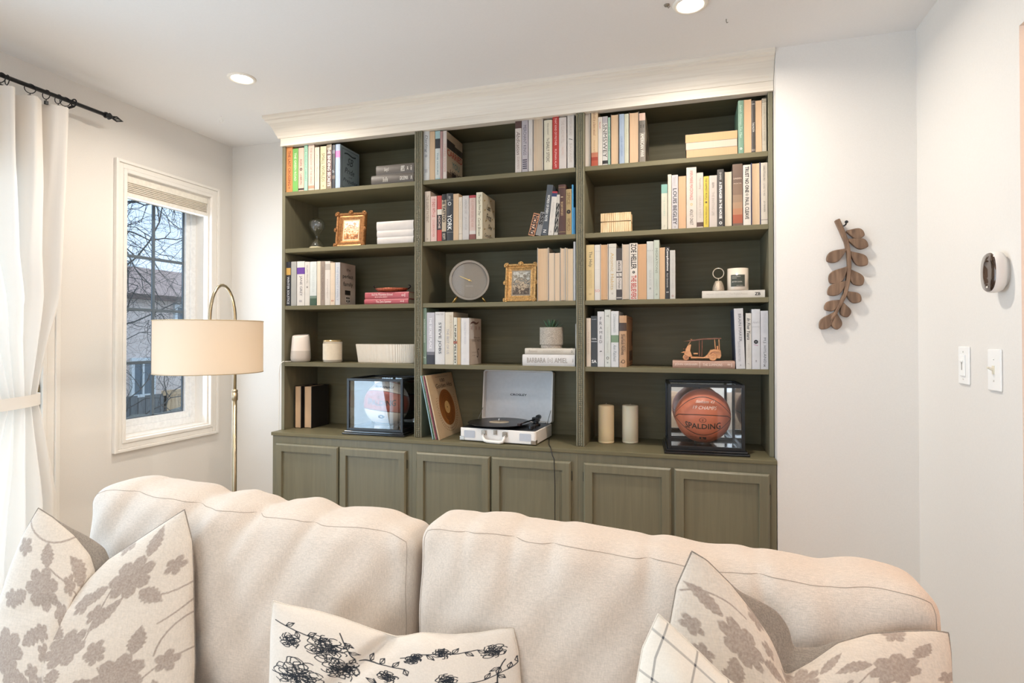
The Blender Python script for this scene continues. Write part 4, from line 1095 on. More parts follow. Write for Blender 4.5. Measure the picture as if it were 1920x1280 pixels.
# ================================================================== BOOKS
PEACH, CREAMP, WHITEPG = '#e8c6a2', '#e9d9c2', '#efe6d8'
def cover_mat(c): return mat(dim(c), 0.45, 'book_cover', var=0.05, scale=25)
SHELFZ = {1: Z[0], 2: Z[1], 3: Z[2], 4: Z[3], 5: ZC}
prev = {}
def book(row, kind, x0, x1, ytop, col, label, text=(), bands=(), cover=None, cpx=None, dep=0.15, yf=0.010, lean=None, page=None, board=None,
         group=None, coverside=None, covertext=(), coverart=None, cat='book', free=False, ped=None):
    """x0,x1: the spine's image columns (half way up); text: (string, colour, f0, f1, width fraction[, bold, shear]) f from the top of the spine"""
    z0 = SHELFZ[row]
    px = (x0 + x1) / 2
    # image row of the book's middle for the column reading
    g = on_y(px, ytop, yf); h = g.z - z0
    zm = z0 + h / 2
    def xat(c):
        # column c at height zm on plane y=yf
        a = on_y(c, ytop, yf)
        r = ray(c, ytop); 
        # iterate to find image row with z = zm
        py = ytop
        for _ in range(4):
            p = on_y(c, py, yf); py -= (zm - p.z) / 1.0 * 0 + (zm - p.z) * FPX / ((p - CAM).dot(fw))
        return on_y(c, py, yf).x
    X0, X1 = xat(x0), xat(x1)
    key = (row, int(px > 784) + int(px > 1088))
    if lean is None and not free:
        lo = prev.get(key)
        if lo is not None and X0 < lo + 0.0004: X0 = lo + 0.0004
        X1 = max(X1 - 0.0003, X0 + 0.005)
        prev[key] = X1
    w = X1 - X0
    th = 0.0
    if lean is not None:   # lean = image columns of the top relative to the bottom (pixels)
        dxl = on_y(x0 + lean, ytop, yf).x - on_y(x0, ytop, yf).x
        th = math.atan2(dxl, h); h = h / math.cos(th) - w * abs(math.sin(th)); w = w * math.cos(th)
    if cpx is not None:
        xs = X1; dep = max(0.09, on_x(cpx, ytop + 40, xs).y - yf)
    if lean is not None:
        pivot = X1 if th > 0 else X0
        t = empty('book', (X1 if th > 0 else X0, yf, z0 + 0.0003), label, cat, group)
        t.rotation_euler = (0, th, 0)
        ox = -w if th > 0 else 0.0
    else:
        t = empty('book', ((X0 + X1) / 2, yf, z0 + 0.0003), label, cat, group); ox = -w / 2
    page = page or (CREAMP if kind in 's' else CREAMP)
    bt = 0.0022 if kind in 'hq' else 0.0009          # board thickness
    sq = 0.003 if kind in 'hq' else 0.0004           # how far boards stand over the pages
    bm = BM(); xa, xb = ox, ox + w
    mats = [cover_mat(col)]
    def mi(c):
        m_ = cover_mat(c)
        if m_ not in mats: mats.append(m_)
        return mats.index(m_)
    out = kind in 'sh'
    bt = min(bt, w * 0.2)
    if out:
        # boards
        box(bm, xa, xa + bt, 0.003, dep, 0, h); box(bm, xb - bt, xb, 0.003, dep, 0, h)
        n = 7; rr = 0.0035 if kind == 'h' else 0.0008
        segs = []; cur_ = 0.0
        for (f0, f1, c_) in sorted(bands):
            if f0 > cur_: segs.append((cur_, f0, col))
            segs.append((f0, f1, c_)); cur_ = f1
        if cur_ < 1: segs.append((cur_, 1.0, col))
        for f0, f1, c_ in segs:
            za, zb_ = h * (1 - f1), h * (1 - f0); k = mi(c_)
            pr = [(xa + w * i / n, 0.0032 - rr * math.sin(PI * i / n) - (0.0008 if kind == 'h' else 0.0024)) for i in range(n + 1)] + [(xb, 0.0045), (xa, 0.0045)]
            prism(bm, pr, 'z', za, zb_, mi=k)
        spy = 0.0032 - rr - (0.0008 if kind == 'h' else 0.0024) - 0.0004
    else:
        box(bm, xa, xa + bt, 0, dep, 0, h); box(bm, xb - bt, xb, 0, dep, 0, h); box(bm, xa + bt, xb - bt, dep - 0.003, dep, 0, h)
    cside = 1 if (X0 + X1) / 2 < CAM.x - 0.05 else -1
    if coverart:
        for qn, (fa, fb, ga, gb, c_) in enumerate(coverart):      # rectangles on the visible cover: along depth (0 front..1), height (0 bottom..1)
            k = mi(c_); xc = (xb + 0.0003 + .00018 * qn) if cside > 0 else (xa - 0.0003 - .00018 * qn)
            ya, yb_ = 0.0035 + (dep - 0.004) * fa, 0.0035 + (dep - 0.004) * fb
            if c_ == '#b49a52':      # small leaf shape
                ym, zm_ = (ya + yb_) / 2, h * (ga + gb) / 2; quad = ((xc, ya, h * ga), (xc, yb_, zm_), (xc, yb_, h * gb), (xc, ym, h * gb))
            else: quad = ((xc, ya, h * ga), (xc, yb_, h * ga), (xc, yb_, h * gb), (xc, ya, h * gb))
            bm.faces.new([bm.verts.new(p) for p in quad]).material_index = k
    c = build('cover', bm, mats, t)
    if board or coverside:
        cc = board or coverside
        if not out: c.data.materials[0] = cover_mat(cc)
    # pages
    bm = BM()
    if out: box(bm, xa + bt, xb - bt, 0.0048, dep - sq, sq * 0.7, h - sq)
    else:
        # fore-edge outward, slightly concave on hardbacks
        conc = 0.003 if kind == 'q' else 0.0006
        n = 6; pr = [(xa + bt + (w - 2 * bt) * i / n, sq + conc * math.sin(PI * i / n) + 0.0004) for i in range(n + 1)] + [(xb - bt, dep - 0.0032), (xa + bt, dep - 0.0032)]
        prism(bm, pr, 'z', sq * 0.8, h - sq)
    build('pages', bm, pages_mat(page), t)
    if text and out:
        bm = BM(); ms = []
        for tx in text:
            s, c_, f0, f1, hf = tx[:5]; bold = tx[5] if len(tx) > 5 else 0.0; shear = tx[6] if len(tx) > 6 else 0.0
            m_ = ink(c_)
            if m_ not in ms: ms.append(m_)
            hh = w * hf; L = h * (f1 - f0); off = tx[7] if len(tx) > 7 else 0.0
            if len(tx) > 8:   # upright, stacked letters
                for q, ch in enumerate(s):
                    zt_ = h * (1 - f0 - (f1 - f0) * q / len(s)); lh = h * (f1 - f0) / len(s) * 0.72
                    if ch != ' ': put_text(bm, ch, ((xa + xb) / 2 - hh / 2, spy, zt_ - lh), (1, 0, 0), (0, 0, 1), hh, lh, ms.index(m_), bold, keep=True)
                continue
            if f1 - f0 <= .10 and len(s) > 1 and hf >= .45:      # short words set across the spine
                put_text(bm, s, ((xa + xb) / 2 - w * .4, spy, h * (1 - f1)), (1, 0, 0), (0, 0, 1), w * .8, L, ms.index(m_), bold, shear, keep=True); continue
            put_text(bm, s, ((xa + xb) / 2 - hh / 2 + off * w, spy, h * (1 - f0)), (0, 0, -1), (1, 0, 0), L, hh, ms.index(m_), bold, shear, keep=(len(s) < 3))
        flat_build('title_lettering', bm, ms, t)
    if covertext:
        bm = BM(); ms = []
        for tx in covertext:
            s, c_, fa, fb, ga, gb = tx[:6]; bold = tx[6] if len(tx) > 6 else 0.0; shear = tx[7] if len(tx) > 7 else 0.0
            m_ = ink(c_)
            if m_ not in ms: ms.append(m_)
            xc = (xb + 0.0006 + .00018 * len(coverart or ())) if cside > 0 else (xa - 0.0006 - .00018 * len(coverart or ())); d_ = dep - 0.004
            put_text(bm, s, (xc, 0.0035 + d_ * (fa if cside > 0 else fb), h * ga), (0, cside, 0), (0, 0, 1), d_ * (fb - fa), h * (gb - ga), ms.index(m_), bold, shear)
        flat_build('cover_lettering', bm, ms, t)
    return t
DK, WH = '#2b2a2a', '#f2ede4'
G = {k: 'books on the ' + v for k, v in {'11': 'top left shelf', '12': 'top middle shelf', '13': 'top right shelf', '22': 'second middle shelf', '23': 'second right shelf', '31': 'third left shelf',
     '32': 'third middle shelf', '33': 'third right shelf', '42': 'fourth middle shelf', '43': 'fourth right shelf', '51': 'worktop in the left bay'}.items()}
def B(g, *a, **k): return book(int(g[0]), *a, group=G[g], **k)
# --- top left shelf
B('11', 's', 537, 548.4, 272.5, '#db9158', 'orange paperback at the far left of the top left shelf', [('THE LAST CROSSING', '#6b2f22', .12, .86, .42, .01), ('*', DK, .88, .93, .4)])
B('11', 's', 548.6, 558.8, 278.6, '#7dba63', 'bright green paperback beside the orange one', [('THE GREEN ROAD', '#d9ecc9', .1, .75, .38)])
B('11', 's', 559.4, 569.6, 277, '#e8c2ae', 'salmon pink paperback right of the bright green one', [('ASAN', '#3a2e2c', .26, .42, .4), ('LABRYN', '#3a2e2c', .6, .84, .34), ('o', DK, .46, .53, .75, .03)], [(.93, .97, '#33302e')])
B('11', 's', 570.2, 576.8, 266, '#a9d6bd', 'thin mint green book, tallest of the left group, top left shelf', [('THE MIDNIGHT LIBRARY', '#4e7d68', .1, .8, .45)])
B('11', 's', 577.8, 589, 266.5, '#e5cbbd', 'pale blush book right of the thin mint one', [('THE SHADOW OF THE WIND', '#8a6a5c', .12, .86, .3)], [(.9, .96, '#d89a80')], dep=.19)
B('11', 's', 590, 598.6, 276, '#eadcc4', 'short cream paperback with grey script, top left shelf', [('Jane Austen', '#8c8578', .15, .8, .4, 0, .3)], dep=.12)
B('11', 's', 600.6, 611.6, 274.3, '#ead7ab', 'yellow cream book with large dark green capitals', [('SMALL WORLDS', '#2d3a2c', .16, .82, .52, .01), ('o', DK, .9, .94, .3)])
B('11', 's', 612.2, 621.5, 271, '#6b4a48', 'mottled maroon book right of the yellow cream one', [('THE BINDING SECRETS', '#f0dcd0', .06, .94, .6, .02)], [(0, .12, '#9c8a72'), (.85, 1, '#8a7a6a')])
B('11', 's', 622.2, 627.6, 271.5, '#33323a', 'slim dark flowered book touching the pale blue one', [('oS', '#cfd5df', .55, .66, .6)], [(.12, .2, '#6e6f7c'), (.7, .78, '#75655c')])
B('11', 'h', 628.4, 637.4, 270.4, '#b9c9e0', 'pale blue book with ornate grey blue cover turned to camera', bands=[(.15, .3, '#e88cc9')], cpx=673.6, yf=.006,
  coverart=[(0, 1, 0, 1, '#a9bcc6'), (.08, .94, .05, .95, '#6b7c88'), (.1, .92, .065, .935, '#a3b7c2')],
  covertext=[('Pride', '#28323a', .22, .72, .40, .53, 0, .3), ('and', '#3a444c', .42, .6, .31, .36, 0, .3), ('Prejudice', '#28323a', .14, .88, .17, .28, 0, .3), ('SB', '#2f3a42', .34, .66, .6, .78, 0, .4), ('~', '#2f3a42', .2, .8, .82, .88)])
# stacked flat books --------------------------------------------------------
def flat_book(z0, ybot, ytop, x0, x1, col, label, spine=True, text=(), dep=.13, yf=.012, yaw=0.0, page=None, group=None, kind='h', bands=()):
    """a book lying down; returns its top z"""
    a, b = on_y(x0, (ybot + ytop) / 2, yf), on_y(x1, (ybot + ytop) / 2, yf)
    h = on_y((x0 + x1) / 2, ytop, yf).z - on_y((x0 + x1) / 2, ybot, yf).z; L = b.x - a.x
    t = empty('book', ((a.x + b.x) / 2, yf, z0 + 0.0003), label, 'book', group, rotz=yaw)
    bt = 0.0022 if kind == 'h' else 0.0008; sq = 0.003 if kind == 'h' else 0.0004
    mats = [cover_mat(col)]; bm = BM()
    box(bm, -L / 2, L / 2, 0.003 if spine else 0, dep, 0, bt); box(bm, -L / 2, L / 2, 0.003 if spine else 0, dep, h - bt, h)
    n = 8
    if spine:
        pr = [(0.0035 - (0.004 if kind == 'h' else 0.001) * math.sin(PI * i / n) ** .7, h * i / n) for i in range(n + 1)] + [(0.0052, h), (0.0052, 0)]
        prism(bm, pr, 'x', -L / 2, L / 2)
        for (f0, f1, c_) in bands:
            m_ = cover_mat(c_); mats.append(m_); prism(bm, [(p[0] - .0003, p[1]) for p in pr], 'x', -L / 2 + L * f0, -L / 2 + L * f1, mi=len(mats) - 1)
    else: box(bm, -L / 2, L / 2, dep - 0.003, dep, bt, h - bt)
    build('cover', bm, mats, t)
    bm = BM()
    box(bm, -L / 2 + sq, L / 2 - sq, 0.0055 if spine else sq, dep - (sq if spine else 0.0032), bt, h - bt)
    me = build('pages', bm, pages_mat(page or CREAMP), t)
    if text:
        bm = BM(); ms = []
        for tx in text:
            s, c_, f0, f1, hf = tx[:5]; m_ = ink(c_); bold = tx[5] if len(tx) > 5 else 0; sh_ = tx[6] if len(tx) > 6 else 0; oz = tx[7] if len(tx) > 7 else 0
            if m_ not in ms: ms.append(m_)
            ysp = -0.0011 if kind == 'h' else 0.002
            put_text(bm, s, (-L / 2 + L * f0, ysp, h / 2 - h * hf / 2 + oz * h), (1, 0, 0), (0, 0, 1), L * (f1 - f0), h * hf, ms.index(m_), bold, sh_)
        flat_build('title_lettering', bm, ms, t)
    return t.location.z + h
z = flat_book(Z[0], 343, 325.3, 696, 775.5, '#5e544c', 'dark taupe book, lower of two flat ones on the top left shelf', text=[('Life and Fate', '#cfc8bd', .28, .40, .5), ('GROSSMAN', '#e6e0d6', .68, .87, .4), ('^', '#d6d0c6', .93, .97, .4)], group='flat books on the top left shelf')
flat_book(z, 325.3, 307.5, 705, 776, '#615850', 'dark taupe book, upper of two flat ones on the top left shelf', text=[('Stalingrad', '#cfc8bd', .22, .34, .5), ('ABYSS', '#e6e0d6', .66, .76, .6), ('A', '#d6d0c6', .82, .86, .4), ('i', '#d6d0c6', .92, .94, .5)], group='flat books on the top left shelf')
def wh(z0, a, b, x0, lab): return flat_book(z0, a, b, x0, 775, '#e6ddd6', lab, text=[], kind='h', group='white cloth books on the second left shelf', dep=.15)
z = wh(Z[1], 456, 443.2, 707, 'bottom book of the three plain white cloth books'); z = wh(z, 443.2, 430.5, 706.5, 'middle book of the three plain white cloth books'); z = wh(z, 430.5, 413.5, 706, 'thickest plain white cloth book on top of the three')
# --- third left shelf
B('31', 's', 536.6, 544.6, 490.8, '#2b2c33', 'black paperback with a yellow band, far left of third shelf', [('WINTER SOLSTICE', '#d8d8dc', .34, .96, .5)], [(.14, .30, '#d9ab5a')])
B('31', 's', 545.6, 555.8, 490.4, '#b4b2ac', 'plain silver grey book right of the yellow banded one')
B('31', 's', 556.7, 571, 489.8, '#ece4dc', 'white book with a purple box on its spine', [('JANE GREY', '#4a4650', .33, .78, .4), ('II', '#6c6870', .88, .92, .4)], [(.14, .29, '#6b3fa0')])
B('31', 's', 571.5, 580.6, 490.8, '#e6dfd6', 'off white paperback with small grey capitals, third left shelf', [('HILARY MANTEL', '#7d756c', .08, .5, .3), ('o', DK, .56, .6, .4, .03)])
B('31', 's', 581, 593.4, 490.4, '#e8ebe8', 'white book with a dark green landscape foot', [('THE LAKE HOUSE', '#b9c0bd', .12, .7, .3)], [(.78, .84, '#7f9183'), (.84, 1, '#3f5a45')])
B('31', 's', 594.2, 601, 489.7, '#eddcc6', 'narrow cream book right of the green footed one')
B('31', 's', 601.4, 609, 489.5, '#a59486', 'grey brown book with faint vertical words, third left shelf', [('WHERE THE CRAWDADS SING', '#6f6056', .12, .88, .45)])
B('31', 's', 609.3, 618.8, 489.7, '#eee4da', 'cream book with a dark photo strip near its top', [('ATONEMENT', '#a9a098', .4, .85, .3)], [(.06, .2, '#cabfb5')])
B('31', 's', 619.2, 627.9, 492.4, '#eed9c0', 'warm cream book with rust scroll near its foot', [('S', '#9a3b22', .86, .94, .5, .02)])
B('31', 's', 628.5, 637.3, 491.8, '#dcdcdf', 'pale grey book with taupe cover lettered in black', [('THE PERFECT FAMILY', '#8f9bb0', .1, .9, .4)], cpx=666.4, yf=.006,
  coverart=[(0, 1, 0, 1, '#bfb1a4'), (.3, .66, .25, .36, '#231f1d'), (.34, .62, .06, .22, '#e0d8cf'), (.37, .44, .155, .2, '#231f1d'), (.455, .52, .155, .2, '#231f1d'), (.535, .6, .155, .2, '#231f1d'), (.37, .43, .08, .13, '#231f1d'), (.47, .51, .06, .13, '#231f1d'), (.54, .6, .08, .13, '#231f1d')],
  covertext=[('the', DK, .38, .64, .82, .89), ('perfect', DK, .14, .82, .62, .74), ('family', DK, .18, .8, .43, .56)])
z = flat_book(Z[2], 569.7, 560, 683, 765.5, '#c25a62', 'raspberry red book, lower of the two flat red ones', text=[('The Zero Summer', '#f3dcd6', .27, .62, .45), ('o|', '#f3dcd6', .82, .9, .4)], group='red books on the third left shelf', dep=.13)
z = flat_book(z, 560, 547.3, 684, 766.3, '#c45c64', 'raspberry red book, upper one carrying the copper dish', text=[('And the Mountains Echoed', '#f3dcd6', .16, .64, .34, 0, 0, .16), ('KHALED', '#f0cfc8', .24, .52, .16, 0, 0, -.22), ('o|', '#f3dcd6', .84, .92, .5)], group='red books on the third left shelf', dep=.13)
ZDISH = z
# --- worktop, left bay: two books with pages outwards
p1, p2, p3, p4 = [on_z(x, 803, ZC) for x in (551, 565.6, 568.2, 585.5)]
def wbook(px0, px1, ytop, dep, lab, ybot=802.5):
    a = on_z(px0, ybot, ZC); b = on_z(px1, ybot, ZC); yy = (a.y + b.y) / 2
    h = on_y((px0 + px1) / 2, ytop, yy).z - ZC
    w = b.x - a.x; t = empty('book', ((a.x + b.x) / 2, yy, ZC + .0002), lab, 'book', G['51'])
    bm = BM()
    for s in (-1, 1): box(bm, s * w / 2, s * (w / 2 - .0025), 0, dep, 0, h)
    box(bm, -w / 2 + .0025, w / 2 - .0025, dep - .003, dep, 0, h); build('cover', bm, cover_mat('#26211e'), t)
    bm = BM(); prism(bm, [(-w / 2 + .0025 + (w - .005) * i / 6, .0035 + .003 * math.sin(PI * i / 6)) for i in range(7)] + [(w / 2 - .0025, dep - .0032), (-w / 2 + .0025, dep - .0032)], 'z', .0025, h - .003)
    build('pages', bm, pages_mat('#e9c39c'), t)
wbook(551, 565.6, 723.5, .145, 'left of two dark hardbacks with peach pages facing out')
wbook(568.2, 585.5, 724, .155, 'right of two dark hardbacks with black cover turned to camera')
# --- top middle shelf
B('12', 'h', 793.2, 805.2, 241.8, '#dfdedb', 'white book with dark script, far left of top middle shelf', [('Darling', '#5a5a5e', .12, .46, .5, 0, .3), ('o', '#5a5a5e', .5, .55, .35), ('=', '#77767a', .78, .85, .5)])
B('12', 'p', 805.7, 815.4, 246, PEACH, 'peach pages of a paperback between white and teal spines', page=PEACH)
B('12', 's', 816, 825, 245.4, '#a9c8cb', 'teal and white paperback with a black block', [('THE HOURS', '#54707a', .45, .9, .3)], [(.16, .36, '#2c2f33'), (.36, .97, '#d7dcd8')])
B('12', 's', 825.3, 830.2, 246, '#b9908a', 'slim dusty rose book on the top middle shelf')
B('12', 's', 830.7, 837.4, 245.4, '#dccdc4', 'pinkish grey book with stormy cover lettered red teal black', [('I CARRIED YOU HOME', '#a5655a', .28, .86, .5)], cpx=867, yf=.005,
  coverart=[(0, 1, 0, 1, '#c9b59a'), (0, 1, .66, .80, '#4b423b'), (0, .5, .66, .84, '#3a332e'), (.62, .86, .66, .76, '#2c2723'), (0, 1, 0, .16, '#6d5845'), (.3, .55, 0, .2, '#3c3028')],
  covertext=[('CARRIED', '#a04a3c', .0, .97, .50, .64, .02), ('YOU', '#5d7f7b', .3, .78, .30, .43, .02), ('HOME', '#2b211c', .18, .93, .12, .24, .02)])
B('12', 's', 966, 977.6, 224.9, '#e2d5cc', 'cream book with dark photo at top, leaning slightly', [('Abdication', '#5e4a44', .22, .66, .6, 0, .3), ('DAVIES', '#a08a80', .7, .93, .3)], [(.02, .16, '#5b403a')])
B('12', 's', 978.4, 990, 222.7, '#c6bdc0', 'mauve grey book with tall dark capitals', [('MERCHANT KINGS', '#4a4450', .12, .68, .5, .01), ('lllll', '#4a4450', .76, .94, .7, .02)])
B('12', 's', 991, 998.7, 216.4, '#e5dcd4', 'plain white tall book right of the mauve grey one', [('BOWN', '#b9aca4', .6, .7, .3)])
B('12', 'q', 1000, 1018.2, 218.5, CREAMP, 'thick hardback showing cream pages on the top middle shelf', page='#e6cfb4', board='#d9d2cb')
B('12', 'h', 1020, 1035.2, 224.8, '#ece2c8', 'cream hardback with black spaced capitals beside the red book', [('The', '#4a4038', .36, .42, .3), ('DAILY STOIC', '#39322c', .44, .84, .38), ('RYAN HOLIDAY', '#4a4038', .07, .3, .16)])
B('12', 's', 1036, 1048, 217.4, '#c23f35', 'bright red book among white ones, top middle shelf', [('THAT KIND OF MOTHER', '#f2cfc8', .04, .55, .3), ('RUMAAN ALAM', '#f2cfc8', .62, .96, .3)])
B('12', 's', 1048.3, 1062, 220, '#e4d8cf', 'pale beige book right of the bright red one', [('THE GLASS HOTEL', '#b3a49a', .06, .5, .42), ('NOVEL', '#c0a090', .58, .74, .3)])
B('12', 's', 1063.7, 1076.4, 208.8, '#e0d7cf', 'tallest off white book at right end, top middle shelf', [('AN AMERICAN ROAD', '#a79a90', .05, .42, .4), ('/', DK, .47, .51, .5, .02), ('SAVAGE', '#b0a49b', .56, .9, .35)])
# --- second middle shelf
B('22', 's', 796.4, 807, 358.8, '#dcc8b4', 'pale tan paperback at far left, second middle shelf', [('THE SILENT PATIENT', '#7d6a5c', .08, .62, .42), ('o', '#5a4a40', .93, .96, .3)])
B('22', 's', 807.6, 818.6, 368, '#ecc9bd', 'pink paperback with red capitals on its spine', [('IT ENDS WITH US', '#a8423a', .06, .46, .5, .01), ('COLLEEN HOOVER', '#b8685e', .52, .9, .35)])
B('22', 's', 819.6, 828.1, 366.8, '#c8453e', 'red paperback with cream and black blocks', [('ADICHIE', '#e8c8bd', .44, .72, .5)], [(.30, .42, '#eadfcf'), (.42, .75, '#2b2526')])
B('22', 's', 828.4, 836.4, 364, '#cdb89e', 'black and cream patterned paperback left of dark one', [('THE TATTOO', '#2a2422', .06, .6, .7, .04), ('SCOTT', '#efe2cd', .84, .97, .6)], [(.0, .12, '#2a2625'), (.8, 1, '#2a2625')])
B('22', 'h', 836.8, 849.6, 362.5, '#33353a', 'black book with large white capitals near the foot', [('YORK', '#e8e6e2', .45, .78, .62, .01), ('NEW', '#c8c6c2', .06, .12, .3), ('o', '#c8c6c2', .18, .26, .7)], [(.14, .145, '#b9b7b2'), (.82, .825, '#b9b7b2')])
B('22', 'p', 850, 860, 363, PEACH, 'peach pages right of the black book, second middle shelf', page=PEACH, dep=.18)
B('22', 's', 860.3, 866.6, 369.3, '#e6d8c4', 'slim cream paperback with thin line near foot', [('THE VANISHING HALF', '#b1a08c', .1, .7, .35)], [(.85, .855, '#5a4d40')])
B('22', 's', 867.2, 879.1, 366.8, '#d6cfca', 'light grey book with faint grey lettering, second middle shelf', [('AMERICAN DIRT', '#948d8a', .08, .42, .35), ('JEANINE', '#a09894', .48, .78, .35)])
B('22', 's', 879.8, 892, 366, '#dcc0b4', 'pinkish book with a maroon foot', [('THE SUMMER BEFORE THE WAR', '#b08478', .08, .72, .4)], [(0, .06, '#b8434c'), (.8, .88, '#e0d5cc'), (.88, 1, '#8e5348')])
B('22', 's', 893, 904.4, 360.4, '#e8dfc6', 'cream book with gold leaves on its visible cover', [('The Last First Day', '#4a4232', .05, .5, .5, 0, .25), ('Carrie Brown', '#4a4232', .55, .93, .4, 0, .25)], cpx=927.7, yf=.005,
  coverart=[(0, 1, 0, 1, '#e6dcc2')] + [(a, a + .1, b, b + .05, '#b49a52') for a, b in ((.1, .82), (.6, .9), (.82, .7), (.12, .62), (.7, .5), (.2, .4), (.5, .3), (.85, .32), (.08, .2), (.55, .12), (.4, .72), (.78, .08))],
  covertext=[('Last', DK, .3, .62, .68, .80, 0, .3), ('First', DK, .28, .66, .46, .60, 0, .3), ('Day', DK, .42, .74, .26, .38, 0, .3), ('Carrie Brown', DK, .14, .84, .08, .15, 0, .3)])
# leaning group at the right
gl = 'leaning books on the second middle shelf'
def LB(*a, **k): return book(2, *a, group=gl, **k)
LB('s', 989.3, 1001.5, 399, '#c98a62', 'small orange and black patterned book leaning at group front', [('NOSTAG', '#2a211d', .05, .95, .8, .04), ('oooo', '#f0e2d0', .1, .9, .3)], lean=11.5, dep=.11)
LB('s', 1003, 1013.4, 397, '#8f8d8a', 'small grey zebra patterned book behind the small orange one', [('SSS', '#1f1e1e', .05, .55, .7, .04)], lean=11, dep=.11)
LB('s', 1014.6, 1025.8, 346.5, '#51565b', 'tall charcoal book leaning right with white capitals', [('WORDS OF EVERY NOTE', '#dcdcd8', .2, .72, .42, .01), ('N', '#e8e4de', .88, .95, .5)], lean=11.5, dep=.14)
LB('s', 1027.2, 1037, 358.8, '#e4dcd2', 'white leaning book with red and navy top', [('ROSEMARY GILL', '#a8a098', .25, .6, .3), ('o', '#8a8078', .9, .94, .3)], [(0, .04, '#b8323a'), (.04, .12, '#2c3a66')], lean=8.5, dep=.14)
LB('s', 1038.3, 1045.6, 365, '#d8cfc4', 'narrow black and white patterned leaning book', [('SSSS', '#1c1a1a', .2, .95, .9, .05)], lean=5.5, dep=.14)
book(2, 'h', 1046.9, 1060.4, 346, '#54352d', 'dark brown antique style book with gold motifs', [('THE COUNT OF MONTE CRISTO', '#d8b98a', .34, .62, .3), ('I', '#d8c29a', .2, .3, .3, .06)], [(.05, .055, '#c9a86a'), (.94, .945, '#c9a86a')], group=G['22'], free=True, dep=.16)
book(2, 'h', 1061, 1071.5, 354.5, '#b59a68', 'gold embossed book with dark central medallion', [('SPICE', '#6b5330', .08, .34, .6), ('o', '#2a211a', .44, .56, .75, .08), ('WORLD', '#6b5330', .64, .92, .6)], group=G['22'], free=True, dep=.15)
book(2, 's', 1072.1, 1075.2, 346, '#4d9fd0', 'slim bright blue book at far right, second middle shelf', [], [], group=G['22'], free=True, dep=.17)
book(2, 's', 1075.5, 1078.6, 389, '#3f8fc4', 'short thin blue booklet against the right divider', [], [], group=G['22'], free=True, dep=.13)
# --- third middle shelf: pages outwards
for (a, b, yt, kd, pg, lab, dp) in ((1007.6, 1028.2, 464.4, 'q', PEACH, 'thick hardback with peach pages beside the gilt frame', .19), (1029, 1039.6, 474, 'p', '#ecd4b8', 'shorter cream paged book, second from the gilt frame', .15),
                                (1040.1, 1049.8, 474, 'p', '#ead0b2', 'shorter cream paged book, third from the gilt frame', .15), (1050.6, 1060.2, 464.2, 'q', '#ecd3b6', 'tall cream paged book, fourth from the gilt frame', .17),
                                (1060.7, 1064, 465, 'p', '#e6cba8', 'very thin cream paged booklet, third middle shelf', .16), (1064.3, 1074.7, 466.2, 'p', '#e8ceae', 'cream paged book, second from the right divider', .17),
                                (1075.4, 1079.3, 453, 's', WHITEPG, 'tall thin white book against right divider, third middle shelf', .18)):
    if kd == 's': B('32', 's', a, b, yt, '#e6e2de', lab, dep=dp)
    else: B('32', kd, a, b, yt, pg, lab, page=pg, dep=dp, board='#cfc6ba')
# --- fourth middle shelf
B('42', 's', 792.2, 799.6, 577.3, '#8fa690', 'sage green book at far left, fourth middle shelf', [('NORWEGIAN WOOD', '#e4eadf', .2, .62, .4), ('Z', '#e4eadf', .84, .92, .5)])
B('42', 's', 800.2, 814.6, 585.8, '#cfccd2', 'lavender grey book with black foot, fourth middle shelf', [('THE SECRET PLACE', '#f4f2f2', .1, .7, .3)], [(.76, .82, '#77757c'), (.82, 1, '#35343a')])
B('42', 'h', 815.4, 833.6, 584.7, '#eae6e3', 'white book with large spaced black serif capitals', [('STEVE JOBS', '#33383f', .2, .8, .36, .008), ('WALTER', '#9a9692', .03, .06, .55)])
B('42', 's', 834.4, 849.8, 585, '#e9dcc6', 'cream book with grey and red lettering beside the bold white one', [('JOYCE MAYNARD', '#b39c7c', .06, .5, .3, 0, 0, .16), ('THE BEST OF US', '#8d8a94', .32, .8, .3, 0, 0, -.16)], dep=.2)
B('42', 's', 850.4, 856.8, 595, '#e8e2cf', 'slim white book with bold stacked black letters', [('UNRAVELLED', '#2c2a2a', .16, .97, .55, .02)], [(.5, .56, '#c0705a')])
B('42', 'p', 857.2, 863.8, 595.4, PEACH, 'peach paged paperback on the fourth middle shelf', page='#ebc79a', board='#d9c9a8')
B('42', 's', 864.4, 879.6, 596, '#ece6e2', 'white book whose pink cover shows a blossom twig', [('THE WORLD THAT WE KNEW', '#b4afb4', .08, .56, .26), ('ALICE', '#c0bcc0', .86, .94, .3)], cpx=902, yf=.005,
  coverart=[(0, 1, 0, 1, '#e0cfc2'), (0, .4, .55, 1, '#ece4de')],
  covertext=[('~', '#6a4e48', .05, .8, .86, .94, .02, .5), ('*  * *', '#8a5a54', .1, .9, .74, .84), ('Where the', '#4a3e38', .34, .86, .56, .60), ('FOREST MEETS', '#4a3e38', .2, .95, .49, .54), ('S', '#4a3e38', .6, .8, .14, .34, 0, .3), ('by the author', '#8a7a70', .22, .6, .24, .28), ('of stars', '#8a7a70', .22, .5, .18, .21)])
z = flat_book(Z[3], 685.3, 664, 979.5, 1078, '#e9e4e0', 'thick white flat book with large grey serif capitals', text=[('BARBARA', '#8a8178', .09, .45, .42), ('[o]', '#a59c92', .49, .58, .42), ('AMIEL', '#8a8178', .62, .86, .42), ('J', DK, .95, .965, .3)], group='flat books under the succulent', dep=.16)
z = flat_book(z, 664, 652.3, 984, 1078.6, '#d9cfc0', 'beige flat book directly under the succulent pot', text=[('Runaway', '#a79c8e', .08, .26, .5, 0, .3), ('ALICE MUNRO', '#b0a596', .36, .76, .36), ('o', DK, .92, .95, .35)], group='flat books under the succulent', dep=.14)
